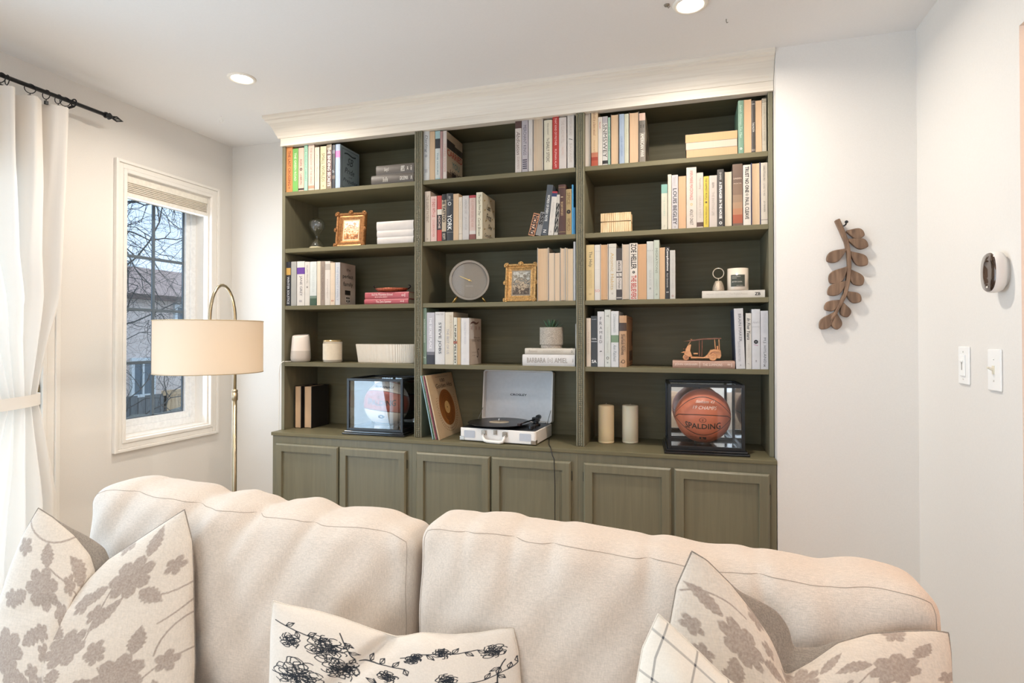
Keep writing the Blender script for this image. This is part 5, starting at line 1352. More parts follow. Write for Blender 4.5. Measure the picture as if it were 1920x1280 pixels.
ZPOT = z
book(4, 's', 1078.9, 1081.4, 607, '#dcd6ce', 'very thin white book standing against the divider by the succulent', free=True, dep=.1, yf=.06)
# --- top right shelf
B('13', 'q', 1096.6, 1107.6, 211, WHITEPG, 'cream paged hardback at far left, top right shelf', page='#e4d8ca', board='#8d8278')
B('13', 's', 1108.6, 1121, 204.8, '#e6c7a0', 'tall orange topped book with red blossom foot', [('Behold in a bare wood', '#8a5a3c', .04, .46, .42, 0, .2), ('novel', '#b08a60', .55, .75, .3)], [(.0, .05, '#d98f58'), (.76, .84, '#c97a5c'), (.84, .9, '#a8432f'), (.9, 1, '#c05a3e')], dep=.2)
B('13', 's', 1121.5, 1129.2, 219.4, '#e4d9cb', 'cream paperback with small red ornament, top right shelf', [('Sarah', '#b9543c', .1, .24, .4)])
B('13', 's', 1129.5, 1139.4, 218.2, '#ded7d0', 'white book covered in black leafy pattern', [('SNMSWEY', '#26221f', .16, .84, .75, .01)], [(0, .14, '#b9b1b2'), (.9, .97, '#2a2725')])
B('13', 's', 1140, 1144.2, 220, '#a3c4ae', 'thin mint green book on the top right shelf', [('THE GARDEN', '#3f6b54', .2, .7, .5)])
B('13', 'q', 1145, 1160.6, 213.5, PEACH, 'wide hardback with peach pages and dark boards', page=PEACH, board='#3a3634')
B('13', 's', 1161.2, 1170.6, 213.7, '#aab9cc', 'light blue book among peach pages, top right shelf', [('CASE HISTORIES', '#6b7f9e', .45, .85, .35)])
B('13', 's', 1171, 1178.8, 213.3, '#cfccb4', 'pale sage book right of the light blue one', [('THE OVERSTORY', '#a5a388', .3, .8, .3)])
B('13', 'q', 1179.5, 1198.2, 209.5, PEACH, 'widest peach paged hardback, right of pale sage book', page='#eac5a0', board='#45403c')
B('13', 's', 1198.6, 1209.8, 212, '#8a7f72', 'grey patterned book with cream lettering ending the group', [('AMERICAN WAR', '#e8e0d2', .42, .9, .55, .02), ('::', '#3a3530', .2, .34, .7, .03)], [(0, .15, '#ddb9a4'), (.15, .4, '#6a6258')], cpx=1217, yf=.005, coverart=[(0, 1, 0, 1, '#b8a890'), (.1, .5, .1, .5, '#6b6052'), (.4, .8, .4, .7, '#5a5044'), (.1, .6, .75, .9, '#857a68')])
z = Z[0]
for (yb, yt, a, b, pg, lab) in ((292.0, 276.5, 1287, 1383, '#e4bd94', 'bottom of three flat peach paged books, top right shelf'), (276.5, 263, 1286, 1382.5, '#e8d5c0', 'middle cream paged book of the flat three, top right shelf'), (263, 247.5, 1285, 1382.8, '#e8be8e', 'top of three flat peach paged books, top right shelf')):
    z = flat_book(z, yb, yt, a, b, '#9a8a76', lab, spine=False, page=pg, kind='p', group='flat books on the top right shelf', dep=.13)
B('13', 's', 1384.2, 1394.6, 188.3, '#7fa38a', 'green book with its side showing, right of the flat stack', [('Sarah Winman Tin Man', '#b7cdbb', .08, .7, .4, 0, .3), ('o', WH, .88, .93, .4)], dep=.2)
B('13', 'p', 1395, 1408.8, 186.5, PEACH, 'peach paged book between green and black, top right shelf', page='#ecc39a', dep=.19)
B('13', 's', 1409.2, 1416.2, 188.3, '#4c4641', 'slim charcoal book on the top right shelf', [('NORA', '#e8e4dc', .04, .1, .5), ('THE MOTH', '#e8e4dc', .42, .6, .5, .02)], [(.93, .97, '#8f8378')])
B('13', 'p', 1416.6, 1428.4, 188.2, PEACH, 'peach paged book right of the slim charcoal one', page='#ebc59e', dep=.18)
B('13', 's', 1428.9, 1437.2, 183.5, '#cdc2ad', 'tall stone coloured book at the right end, top right shelf', [('DANIEL MASON THE WINTER', '#8a8070', .16, .8, .35)], [(.0, .02, '#5d564a'), (.04, .05, '#5d564a'), (.07, .08, '#5d564a'), (.12, .122, '#5d564a'), (.86, .862, '#5d564a')])
# --- second right shelf
B('23', 's', 1240, 1251.4, 345.4, '#d9d2bd', 'cream and teal topped book at left of its group, second right shelf', [('THE DIVINERS', '#8fa89a', .28, .7, .3), ('m', '#9a9484', .9, .95, .4)], [(0, .2, '#86b5a8')], coverside='#9fb5a4', coverart=[(0, 1, 0, 1, '#93a795')], dep=.17)
B('23', 's', 1252.2, 1259, 327.2, '#e2d3bf', 'plain cream book, second in the second right shelf group')
B('23', 's', 1259.6, 1271.4, 328, '#cfc9c8', 'grey book with heavy black condensed capitals', [('LOUIS BEGLEY', '#34343c', .25, .92, .62, .02), ('Memories of', '#a09a9c', .03, .2, .5), ('o', DK, .95, .975, .2)])
B('23', 'p', 1272.2, 1286.4, 330, '#e2b991', 'peach paged paperback on the second right shelf', page='#e2b991', dep=.17)
B('23', 's', 1287.2, 1306, 313.6, '#e0d2c4', 'tall wide cream book with thin red capitals above black ones', [('ANN-MARIE MACDONALD', '#b4504a', .05, .54, .32), ('ADULT ONSET', '#4a4642', .69, .95, .32), ('o', '#e0a95a', .59, .63, .25)])
B('23', 's', 1306.4, 1318.8, 323.6, '#d6cabc', 'stone grey book with a brown block at the foot', [('Persuading', '#8a8076', .1, .3, .4), ('GERARD SMITH', '#9a9086', .42, .82, .3)], [(.9, .98, '#5a4238')])
B('23', 's', 1319.4, 1329, 330.4, '#e2c64c', 'yellow book standing between two grey ones', [('THE HAPPIEST PEOPLE', '#3a3420', .04, .46, .4), ('CRISTIAN MUNGIU', '#4a442c', .58, .94, .32), ('o', DK, .49, .53, .45, .05)])
B('23', 's', 1329.8, 1344.6, 328.8, '#d3c6bb', 'beige book with small grey spaced capitals', [('EDITH', '#6b625c', .14, .24, .25, .02), ('THE INVITING LIFE', '#8f857d', .32, .78, .3)])
B('23', 's', 1345, 1357.2, 317.5, '#4f4a46', 'dark grey book with white capitals, second right shelf', [('A STRANGER IN THE HOUSE', '#f0ece6', .22, .86, .42, .02), ('SHARI', '#c8c2ba', .05, .18, .3), ('o', '#f0ece6', .91, .96, .6)])
B('23', 'q', 1358, 1373, 320.5, '#ecdcc2', 'cream paged hardback right of the dark grey book', page='#ecdcc2', board='#3c3835', dep=.17)
B('23', 's', 1373.8, 1392.4, 307.3, '#7b6353', 'wide brown book fading to orange toward its foot', [('LINDEN', '#d8c4b0', .22, .25, .55), ('MACINTYRE', '#d8c4b0', .3, .33, .6)], [(.32, .5, '#8d715c'), (.5, .62, '#a5886e'), (.62, .72, '#b89474'), (.72, .82, '#c08864'), (.82, .96, '#b05f42')])
B('23', 's', 1393.4, 1408, 309, '#ece2d4', 'white book with bold upright black capitals, second right shelf', [('TRUST NO ONE', '#26221f', .03, .46, .5, .03), ('PAUL CLEAVE', '#26221f', .54, .9, .5, .02), ('*', DK, .47, .52, .5)])
B('23', 'q', 1408.6, 1425.8, 304.5, '#e9c9a4', 'navy hardback turned with peach pages outward', page='#e9c9a4', board='#27356b', dep=.17)
B('23', 's', 1426.6, 1439.4, 304.8, '#ded2c2', 'cream book with black slim capitals at right end, second right shelf', [('CHARLOTTE AND EMILY', '#4d463e', .05, .3, .3), ('LOVES TO MIX', '#5d564e', .34, .54, .25), ('JO BAKER', '#4d463e', .62, .8, .3)], [(.92, .93, '#8a8278')])
# --- third right shelf
B('33', 's', 1099, 1114.2, 458.9, '#e6cb94', 'yellow tan book with dark title, far left of third right shelf', [('The Help', '#4a4a44', .12, .4, .5), ('KATHRYN STOCKETT', '#b59a6c', .46, .78, .4), ('B', '#a08a60', .86, .92, .3)])
B('33', 's', 1114.8, 1125.3, 458.9, '#e4dcd2', 'off white book with tiny grey and red print', [('JACK LISA', '#8f8a86', .1, .14, .6), ('IN THE UNLIKELY', '#8f8a86', .42, .48, .6), ('SO', '#c0604a', .8, .86, .5)])
B('33', 'q', 1125.8, 1140.2, 457.3, '#e3b98f', 'peach paged hardback left of gold titled book', page='#e3b98f', board='#d9cdbf')
B('33', 's', 1141, 1155.4, 456.9, '#dcd5c8', 'stone book with thin gold spaced lettering', [('Atomic Habits', '#b5975c', .16, .82, .42), ('James Clear', '#8f8b84', .03, .1, .5), ('o', '#77726c', .87, .9, .4)], dep=.19)
B('33', 's', 1155.8, 1165.9, 465, '#453d3a', 'dark book with white boxed words on third right shelf', [('HOUSE', '#2c2624', .26, .44, .5, .02), ('of', '#2c2624', .49, .54, .4), ('Orphan', '#2c2624', .59, .78, .5)], [(.24, .46, '#d9d0c6'), (.48, .55, '#d9d0c6'), (.57, .8, '#d9d0c6'), (.95, .97, '#c9c0b6')])
B('33', 'q', 1166.6, 1180.8, 456.6, '#e0cdb9', 'cream paged hardback beside the big black lettered book', page='#e0cdb9', board='#cfc8c0')
B('33', 's', 1181.2, 1195.4, 455.8, '#ebe0d2', 'cream book with giant black and red condensed capitals', [('ZOE HELLER', '#1f1d1c', .01, .46, .72, .02), ('THE BELIEVERS', '#a83c30', .57, .99, .7, .02), ('o', DK, .49, .54, .4, .05)])
B('33', 'p', 1196, 1212.4, 457.3, '#ddb187', 'wide peach paged paperback right of the black lettered book', page='#ddb187', dep=.17)
B('33', 's', 1212.8, 1225.6, 452.4, '#d0d0c9', 'pale grey book with faint grey words, third right shelf', [('* * *', '#6a6a66', .12, .2, .5), ('A BOOK OF NOTES', '#b0b0aa', .24, .38, .6), ('ELENA RUIZ', '#a0a09a', .5, .76, .3), ('o', DK, .8, .83, .25)])
B('33', 's', 1226, 1236.4, 450, '#c3c9ba', 'tall pale sage book with dark serif capitals', [('MIGRATIONS', '#5c6458', .14, .56, .4), ('CHARLOTTE', '#8f978a', .66, .84, .3), ('*', '#5c6458', .9, .94, .4)], dep=.2)
B('33', 'p', 1236.8, 1247, 463.8, '#e2bc94', 'narrow peach paged book left of the black one', page='#e2bc94', dep=.16)
B('33', 's', 1247.4, 1255.8, 462.8, '#2f2b29', 'black book with white lower case title, third right shelf', [('Complications', '#e6e2dc', .03, .46, .62, .01), ('Atul Gawande', '#bdb8b0', .5, .78, .35), ('S', '#e6e2dc', .84, .9, .5)])
B('33', 's', 1256.2, 1266.2, 469, '#ccc9c0', 'pale grey book ending the left group, third right shelf', [('THE NIGHT ALWAYS', '#a9a59c', .1, .78, .35), ('o', '#8a4a40', .92, .96, .4)], dep=.14)
z = flat_book(Z[2], 557.2, 543.3, 1316.5, 1434.5, '#e4dccf', 'cream flat book beneath the bell and labelled candle', text=[('MICHAEL ONDAATJE', '#b5aca0', .07, .37, .28), ('The English Patient', '#b0a79a', .44, .73, .32), ('ZB', DK, .84, .93, .42, .03)], kind='p', dep=.12)
ZBELL = z
# --- fourth right shelf
B('43', 's', 1099.4, 1107.9, 596.3, '#e5d2bc', 'slim cream book at far left, fourth right shelf', [('WILD DOGS', '#b29c86', .28, .74, .3)])
B('43', 's', 1108.3, 1119.8, 592.4, '#3a3c3e', 'black book with white band, fourth right shelf', [('THE PERFECT', '#d9d9d6', .05, .08, .5), ('COOL', '#d9d9d6', .42, .48, .7, .02), ('SA', '#d9d9d6', .86, .93, .5, .02)], [(.5, .51, '#e0e0dc')])
B('43', 's', 1120.4, 1133, 583.8, '#dcdad9', 'pale grey book with big widely spaced upright letters', [('FRAMED', '#4c4a4c', .1, .6, .4, 0, 0, 0, 1), ('t', DK, .7, .74, .35, .03)])
B('43', 's', 1133.6, 1145, 580.6, '#d8dad2', 'pale green grey book with small ring emblem', [('THE WAR ROOM', '#a7aaa2', .3, .5, .3), ('TERENCE', '#a7aaa2', .55, .75, .3), ('o', '#4a4a46', .82, .87, .7), ('*', DK, .91, .94, .3), ('Y', '#5a5a56', .06, .16, .5)], dep=.18)
B('43', 's', 1145.6, 1160, 583.2, '#e0e0de', 'white book with a green leaf on the spine', [('Commonwealth', '#9aa0a0', .05, .38, .42, 0, .2), ('Ann Patchett', '#7d8284', .6, .9, .42, 0, .2)], [(.43, .56, '#7c9474')], dep=.2)
B('43', 'h', 1161, 1174.8, 591.5, '#c99f78', 'kraft brown book with vintage pictorial cover', [('Sherlock Holmes', '#3a2a1e', .36, .76, .45, .01), ('ADVENTURES', '#5a4030', .36, .7, .16, 0, 0, .3), ('Q', '#3a2a1e', .84, .94, .6)], [(.14, .3, '#4a372b')], cpx=1191, yf=.005,
  coverart=[(0, 1, 0, 1, '#b98c66'), (.1, .9, .04, .96, '#8a6448'), (.13, .87, .055, .945, '#c09470'), (.25, .6, .1, .3, '#5a4030'), (.5, .75, .4, .7, '#6b4c38')])
z = flat_book(Z[3], 689.8, 676, 1261, 1378.4, '#c09a86', 'dusty tan flat book under the wooden tuk-tuk', text=[('JOHN GRISHAM', '#e6d2c2', .04, .4, .34), ('|', '#e6d2c2', .44, .445, .8), ('THE SUMMONS', '#e6d2c2', .49, .8, .34), ('=|', '#e6d2c2', .88, .95, .5)], dep=.12, kind='h')
ZTUK = z
book(4, 's', 1380.2, 1397.2, 577.8, '#dedcdc', 'widest white book, leaning left against the flat stack, fourth right shelf', [('BRAIN MAKER', '#4f4f54', .09, .55, .3, .01, 0, .1), ('DAVID PERLMUTTER', '#8a8a8e', .55, .88, .25, 0, 0, -.1), ('o', DK, .93, .95, .3)], group=G['43'], lean=-4.0, dep=.2, coverart=[(0, 1, 0, 1, '#5c6b86'), (.3, .8, .02, .97, '#3f4c66')])
B('43', 's', 1398.6, 1409.0, 587, '#e2dcd2', 'cream book with black brush script title', [('In Five Years', '#26252a', .09, .48, .62, .01, .3), ('REBECCA', '#b0a89e', .56, .8, .3), ('/', DK, .88, .93, .4)])
B('43', 's', 1409.6, 1425.4, 579.5, '#dcdcde', 'white book with a black and pink pin motif', [('ANN', '#a5a5a9', .2, .24, .5), ('BREATHE', '#a5a5a9', .28, .31, .6), ('o', '#232326', .51, .58, .55, .08), ('/', '#b06a88', .56, .64, .5, .01), ('m', DK, .85, .88, .3)])
B('43', 's', 1426.2, 1440.6, 582.5, '#d8d6da', 'pale lilac grey book with black capitals at right end', [('THIS IS HOW', '#b4b2b8', .04, .38, .42), ('M.J. HYLAND', '#4c4a50', .46, .9, .42), ('H', DK, .92, .95, .4, .03)])
# ================================================================== ORNAMENTS
ZS = [None] + Z
def spot(px, py, z, yb=None):
    """ground point seen at the image point on a horizontal surface, or on plane yb"""
    return on_y(px, py, yb) if yb is not None else on_z(px, py, z)
# hourglass
GL = bpy.data.materials.new('blown_glass'); GL.use_nodes = True
b_ = GL.node_tree.nodes['Principled BSDF']; b_.inputs['Base Color'].default_value = (.95, .97, .97, 1); b_.inputs['Roughness'].default_value = 0.02
GLT = glass_mat('ornament_glass', (0.97, 0.98, 0.98, 1), 0.05)
yh = 0.10; c_ = on_y(594.5, 430, yh); sc = (c_ - CAM).dot(fw) / FPX
hg = empty('hourglass', (c_.x, yh, Z[1]), 'clear glass hourglass with pale sand on the second left shelf', 'hourglass')
Hh = 61 * sc; R1 = 15.2 * sc
pf = [(0.62 * R1, 0.0), (.97 * R1, .01 * Hh), (R1, .06 * Hh), (.92 * R1, .16 * Hh), (.62 * R1, .28 * Hh), (.22 * R1, .37 * Hh), (.13 * R1, .41 * Hh), (.18 * R1, .45 * Hh), (.55 * R1, .55 * Hh), (.9 * R1, .68 * Hh), (1.02 * R1, .80 * Hh), (.88 * R1, .92 * Hh), (.5 * R1, .985 * Hh), (0, Hh)]
bm = BM(); lathe(bm, pf, 36); build('glass_body', bm, GLT, hg, smooth=True, sub=1)
bm = BM(); lathe(bm, [(r * .93, z + .001) for r, z in pf[1:-1]] , 36); build('inner_wall', bm, GLT, hg, smooth=True, sub=1)
bm = BM(); lathe(bm, [(0, .003), (.88 * R1, .003), (.93 * R1, .04 * Hh), (.86 * R1, .10 * Hh), (0, .115 * Hh)], 30); build('sand', bm, mat('#dccba4', .95, 'sand', var=.1, scale=400, bump=.3), hg, smooth=True)
# ornate picture frames
def painting_mat(name, kind):
    m, nt, b = base_mat(name); L = nt.links.new; N = nt.nodes.new
    tc = N('ShaderNodeTexCoord'); nz = N('ShaderNodeTexNoise'); nz.inputs['Scale'].default_value = 75; nz.inputs['Detail'].default_value = 8; nz.inputs['Distortion'].default_value = 0.15
    sp = N('ShaderNodeSeparateXYZ'); L(tc.outputs['Generated'], sp.inputs[0]); L(tc.outputs['Object'], nz.inputs['Vector'])
    ad = N('ShaderNodeMath'); ad.operation = 'MULTIPLY_ADD'; ad.inputs[1].default_value = 1.6; L(nz.outputs['Fac'], ad.inputs[0])
    mr = N('ShaderNodeMath'); mr.operation = 'SUBTRACT'; L(sp.outputs['Z'], mr.inputs[0]); mr.inputs[1].default_value = 0.8; L(mr.outputs[0], ad.inputs[2])
    cr = N('ShaderNodeValToRGB'); L(ad.outputs[0], cr.inputs[0]); e = cr.color_ramp.elements
    cols = [(0.0, '#7a3f20'), (.3, '#c98a4c'), (.5, '#e8d6b8'), (.62, '#b4672c'), (.8, '#f0e6d6')] if kind == 'autumn' else [(0.0, '#3f3228'), (.28, '#5f5040'), (.42, '#b8a488'), (.55, '#57504a'), (.75, '#8f8878'), (.9, '#b8b4aa')]
    e[0].position, e[0].color = cols[0][0], hexc(cols[0][1]); e[1].position, e[1].color = cols[-1][0], hexc(cols[-1][1])
    for p, c in cols[1:-1]: q = e.new(p); q.color = hexc(c)
    L(cr.outputs[0], b.inputs['Base Color']); b.inputs['Roughness'].default_value = .5
    return m
def ornate(px0, px1, py0, py1, zb, y, label, gold, inner, pm, open_w, tilt=0.12, yawv=0.0):
    a = on_y(px0, py1, y); b = on_y(px1, py1, y); w = b.x - a.x; top = on_y((px0 + px1) / 2, py0, y + .02).z; h = (top - zb)
    t = empty('picture_frame', ((a.x + b.x) / 2, y, zb + 0.001), label, 'picture frame', rot=(-tilt, 0, yawv))
    def ringf(bm, w0, h0, w1, h1, ya, yb, mi=0):
        P = [bm.verts.new((sx * w0 / 2, ya, h / 2 + sz * h0 / 2)) for sx, sz in ((-1, -1), (1, -1), (1, 1), (-1, 1))]
        Q = [bm.verts.new((sx * w1 / 2, yb, h / 2 + sz * h1 / 2)) for sx, sz in ((-1, -1), (1, -1), (1, 1), (-1, 1))]
        for i in range(4): j = (i + 1) % 4; bm.faces.new((P[i], P[j], Q[j], Q[i])).material_index = mi
    fw_ = w * open_w; bm = BM(); hh = h
    st = [(0, .02), (0, .006), (.12, -.002), (.3, .000), (.42, .006), (.62, .004), (.8, .009), (1.0, .012)]
    for (s0, y0), (s1, y1) in zip(st, st[1:]): ringf(bm, w - 2 * fw_ * s0, hh - 2 * fw_ * s0, w - 2 * fw_ * s1, hh - 2 * fw_ * s1, y0, y1)
    bmesh.ops.remove_doubles(bm, verts=bm.verts, dist=1e-5); build('frame_moulding', bm, gold, t)
    def scroll(cx, cz, s, a0):
        bm = BM()
        for k in range(5):
            an = a0 + (k - 2) * .7; r = s * .55
            c2 = Vector((cx + r * math.cos(an), -.002, cz + r * math.sin(an)))
            M = Matrix.Translation(c2) @ Matrix.Rotation(PI / 2, 4, 'X'); lathe(bm, [(0, -.003), (s * .30, -.002), (s * .34, .0015), (s * .16, .005), (0, .006)], 8, M=M)
        M = Matrix.Translation((cx, -.003, cz)) @ Matrix.Rotation(PI / 2, 4, 'X'); lathe(bm, [(0, -.003), (s * .4, -.002), (s * .4, .003), (0, .007)], 10, M=M)
        tube(bm, [(cx + s * .9 * math.cos(a0 + q), -.003, cz + s * .9 * math.sin(a0 + q)) for q in [(-1.5 + 3.0 * i / 8) for i in range(9)]], s * .13, 6)
        build('carved_scroll', bm, gold, t, smooth=True)
    s = w * .09
    for sx in (-1, 1):
        for sz in (0, 1): scroll(sx * (w / 2 - s * .6), (s * .7 if sz == 0 else h - s * .7), s, math.atan2(1 if sz else -1, sx))
        scroll(sx * (w / 2 - s * .3), h / 2, s * .8, 0 if sx > 0 else PI)
    scroll(0, h - s * .3, s * .95, PI / 2)
    bm = BM(); ringf(bm, w - 2 * fw_, hh - 2 * fw_, w - 2 * fw_ * 1.18, hh - 2 * fw_ * 1.18, .012, .013); build('inner_liner', bm, inner, t)
    bm = BM(); box(bm, -w / 2 + fw_ * .9, w / 2 - fw_ * .9, .0132, .016, fw_ * .9, h - fw_ * .9); build('painting', bm, pm, t)
    bm = BM(); prism(bm, [(.02, h * .75), (.022, h * .78), (.075, .012), (.07, .008)], 'x', -.015, .015); bo = build('easel_back', bm, mat('#2f241c', .8, 'felt_back'), t)
    return t
ornate(628, 681, 398, 460.5, Z[1], .035, 'antique bronze picture frame with autumn scene beside the hourglass', mat('#9a6a3e', .42, 'bronze_gilt', metal=.55, var=.35, scale=120), mat('#d8b48c', .5, 'tan_liner'), painting_mat('autumn_painting', 'autumn'), .22, yawv=.06)
ornate(945, 1004.5, 493.5, 565, Z[2], .03, 'ornate gilt picture frame with woodland path painting, third middle shelf', mat('#c39a62', .38, 'gold_gilt', metal=.55, var=.4, scale=130), mat('#8a7d6a', .5, 'grey_liner'), painting_mat('woodland_painting', 'wood'), .2)
# round clock
yc = .045; cc = on_y(880, 525, yc); s_ = (cc - CAM).dot(fw) / FPX; Rc = 38.2 * s_ * .99
ck = empty('desk_clock', (cc.x, yc, Z[2]), 'round grey desk clock on brass legs, third middle shelf', 'clock', rotz=.34); cz_ = cc.z - Z[2]
My = Matrix.Translation((0, 0, cz_)) @ Matrix.Rotation(PI / 2, 4, 'X')
bm = BM(); lathe(bm, [(0, -.028), (Rc * .98, -.028), (Rc, -.026), (Rc, -.003), (Rc * .985, 0), (Rc * .88, 0), (Rc * .865, -.006), (Rc * .865, -.008)], 64, M=My); build('case', bm, mat('#8c8378', .45, 'grey_clock_metal', metal=.2, var=.03), ck, smooth=True).modifiers.new('e', 'EDGE_SPLIT').split_angle = .6
bm = BM(); lathe(bm, [(0, -.0075), (Rc * .866, -.0075)], 64, M=My); build('dial', bm, mat('#857c70', .5, 'grey_dial', var=.04, scale=200), ck)
bm = BM(); an = math.radians(157)
p = lambda r, a: Vector((r * math.cos(a), 0, r * math.sin(a)))
for (r0, r1, a, w) in ((-.12, .52, an, .0022), ):
    d = p(1, a); n = Vector((-d.z, 0, d.x)); c0, c1 = d * (Rc * r0), d * (Rc * r1)
    f = [c0 - n * w, c0 + n * w, c1 + n * w * .6, c1 - n * w * .6]
    bm.faces.new([bm.verts.new((q.x, .0045, q.z + cz_)) for q in f])
build('hand', bm, GOLDM, ck)
bm = BM(); lathe(bm, [(0, -.002), (.005, -.003), (.005, -.007), (0, -.007)], 16, M=My); build('hub', bm, GOLDM, ck)
bm = BM(); put_text(bm, 'MADE FOR YOU', (-.018, .0066, cz_ - Rc * .30), (1, 0, 0), (0, 0, 1), .036, .003); flat_build('lettering', bm, ink('#d8d0c4'), ck)
bm = BM(); lathe(bm, [(0, -.0015), (Rc * .865, -.0015)], 64, M=My); build('glass_cover', bm, glass_mat('clock_glass', (1, 1, 1, 1), .0), ck)
for sx in (-1, 1):
    bm = BM(); tube(bm, [(sx * Rc * .60, .012, cz_ - Rc * .80), (sx * Rc * .84, .012, .002)], .0033, 10); build('leg', bm, GOLDM, ck, smooth=True)
    bm = BM(); tube(bm, [(sx * Rc * .60, .036, cz_ - Rc * .80), (sx * Rc * .80, .05, .002)], .0033, 10); build('leg', bm, GOLDM, ck, smooth=True)
# smart speaker
ys = .06; cc = on_y(564, 650, ys); s_ = (cc - CAM).dot(fw) / FPX
sp = empty('smart_speaker', (cc.x, ys, Z[3]), 'small rounded white smart speaker at left of fourth shelf', 'speaker'); hS = 51 * s_; rS = 18.2 * s_
bm = BM(); M = Matrix.Shear('XY', 4, (0, 0))
pr = [(0, 0), (.80 * rS, .0), (.93 * rS, .03 * hS), (rS, .14 * hS), (.985 * rS, .3 * hS), (.955 * rS, .41 * hS)]
lathe(bm, pr, 40); build('fabric_base', bm, mat('#cfc5bb', .95, 'grey_speaker_cloth', var=.12, scale=900, bump=.4), sp, smooth=True)
bm = BM(); pr = [(.955 * rS, .41 * hS), (.90 * rS, .7 * hS), (.85 * rS, .93 * hS), (.80 * rS, .975 * hS), (.72 * rS, .985 * hS), (0, .985 * hS)]
lathe(bm, pr, 40)
for v in bm.verts:      # slanted top
    if v.co.z > .6 * hS: v.co.z += (v.co.y / rS) * .06 * hS + .0
build('shell', bm, mat('#e9dfd6', .4, 'white_shell', var=0), sp, smooth=True)
bm = BM(); e_ = on_y(524, 704, -.004); q0 = Vector((cc.x - rS * .7, ys + .03, Z[3] + .003))
pts = [q0, (0.03, .02, Z[3] + .003), (0.012, -.004, Z[3] + .0035), (-.004, -.007, Z[3] - .012), (-.010, -.006, Z[3] - .06), (-.012, -.002, Z[3] - .15), (-.017, .002, Z[3] - .26), (-.018, .002, ZC + .01), (-.018, .004, ZC - .05), (-.018, .006, ZC - .4), (-.02, .05, .02)]
tube(bm, [Vector(p) for p in pts], .0022, 8); tag(build('speaker_cord', bm, WHITEP, smooth=True), 'thin white cord hanging down the left side of the bookcase', 'cord')
# grey-white candle in glass jar with lid
yc = .055; cc = on_y(624, 655, yc); s_ = (cc - CAM).dot(fw) / FPX; r = 17.8 * s_; h = 43 * s_
cj = empty('jar_candle', (cc.x, yc, Z[3]), 'beige jar candle with brass lid beside the smart speaker', 'candle')
bm = BM(); lathe(bm, [(0, .0), (.93 * r, .0), (r, .05 * h), (r, .9 * h), (.96 * r, .9 * h), (.96 * r, .08 * h), (0, .06 * h)], 40); build('jar', bm, mat('#a99f8f', .12, 'smoked_glass', var=0, coat=1), cj, smooth=True)
bm = BM(); box(bm, -.7 * r, .7 * r, -r * 1.004, -r * .9, .25 * h, .62 * h)
bm.free()
bm = BM(); nn = 18; A = []; Bv = []
for i in range(nn + 1):
    a = -PI / 2 - 1.5 + 3.2 * i / nn; A.append(bm.verts.new((1.006 * r * math.cos(a), 1.006 * r * math.sin(a), .12 * h))); Bv.append(bm.verts.new((1.006 * r * math.cos(a), 1.006 * r * math.sin(a), .82 * h)))
for i in range(nn): bm.faces.new((A[i], A[i + 1], Bv[i + 1], Bv[i]))
build('label_band', bm, mat('#ddd0ba', .7, 'paper_label', var=.04), cj, smooth=True)
bm = BM(); lathe(bm, [(.0, .90 * h), (.98 * r, .90 * h), (.98 * r, .96 * h), (.8 * r, .98 * h), (0, .985 * h)], 40); build('lid', bm, mat('#c9b184', .25, 'pale_brass', metal=.8, var=.05), cj, smooth=True)
# ribbed white planter
yb_ = .045; a0 = on_y(664.5, 681, yb_); a1 = on_y(770, 681, yb_); t0 = on_y(660, 645, yb_ - .01); t1 = on_y(773.5, 645, yb_ - .01)
pl_ = empty('ribbed_bowl', ((a0.x + a1.x) / 2, yb_ + .05, Z[3]), 'long white ribbed bowl on the fourth left shelf', 'bowl'); wb_, wt_ = (a1.x - a0.x) / 2, (t1.x - t0.x) / 2; hb_ = t0.z - Z[3]
bm = BM(); NR = 300
def rib_ring(w, d, z, amp):
    out = []
    for i in range(NR):
        a = 2 * PI * i / NR; e = 3.2; c, s = math.cos(a), math.sin(a); q = 1 + amp * (1 if i % 4 < 2 else -1)
        out.append(bm.verts.new((w * math.copysign(abs(c) ** (2 / e), c) * q, d * math.copysign(abs(s) ** (2 / e), s) * (1 + amp * 1.5 * (1 if i % 4 < 2 else -1)), z)))
    return out
R = [rib_ring(wb_ * .97, .036, 0, 0), rib_ring(wb_, .038, .002, .010), rib_ring((wb_ + wt_) / 2, .045, hb_ / 2, .010), rib_ring(wt_, .052, hb_ - .001, .010), rib_ring(wt_ * .985, .050, hb_, 0), rib_ring(wt_ * .96, .046, hb_ - .001, 0), rib_ring(wb_ * .94, .034, .004, 0)]
bm.faces.new(R[0][::-1]); bm.faces.new(R[-1])
for A, Bv in zip(R, R[1:]):
    for i in range(NR): j = (i + 1) % NR; bm.faces.new((A[i], A[j], Bv[j], Bv[i]))
build('bowl_body', bm, mat('#e6dccd', .5, 'white_ceramic', var=.02), pl_)
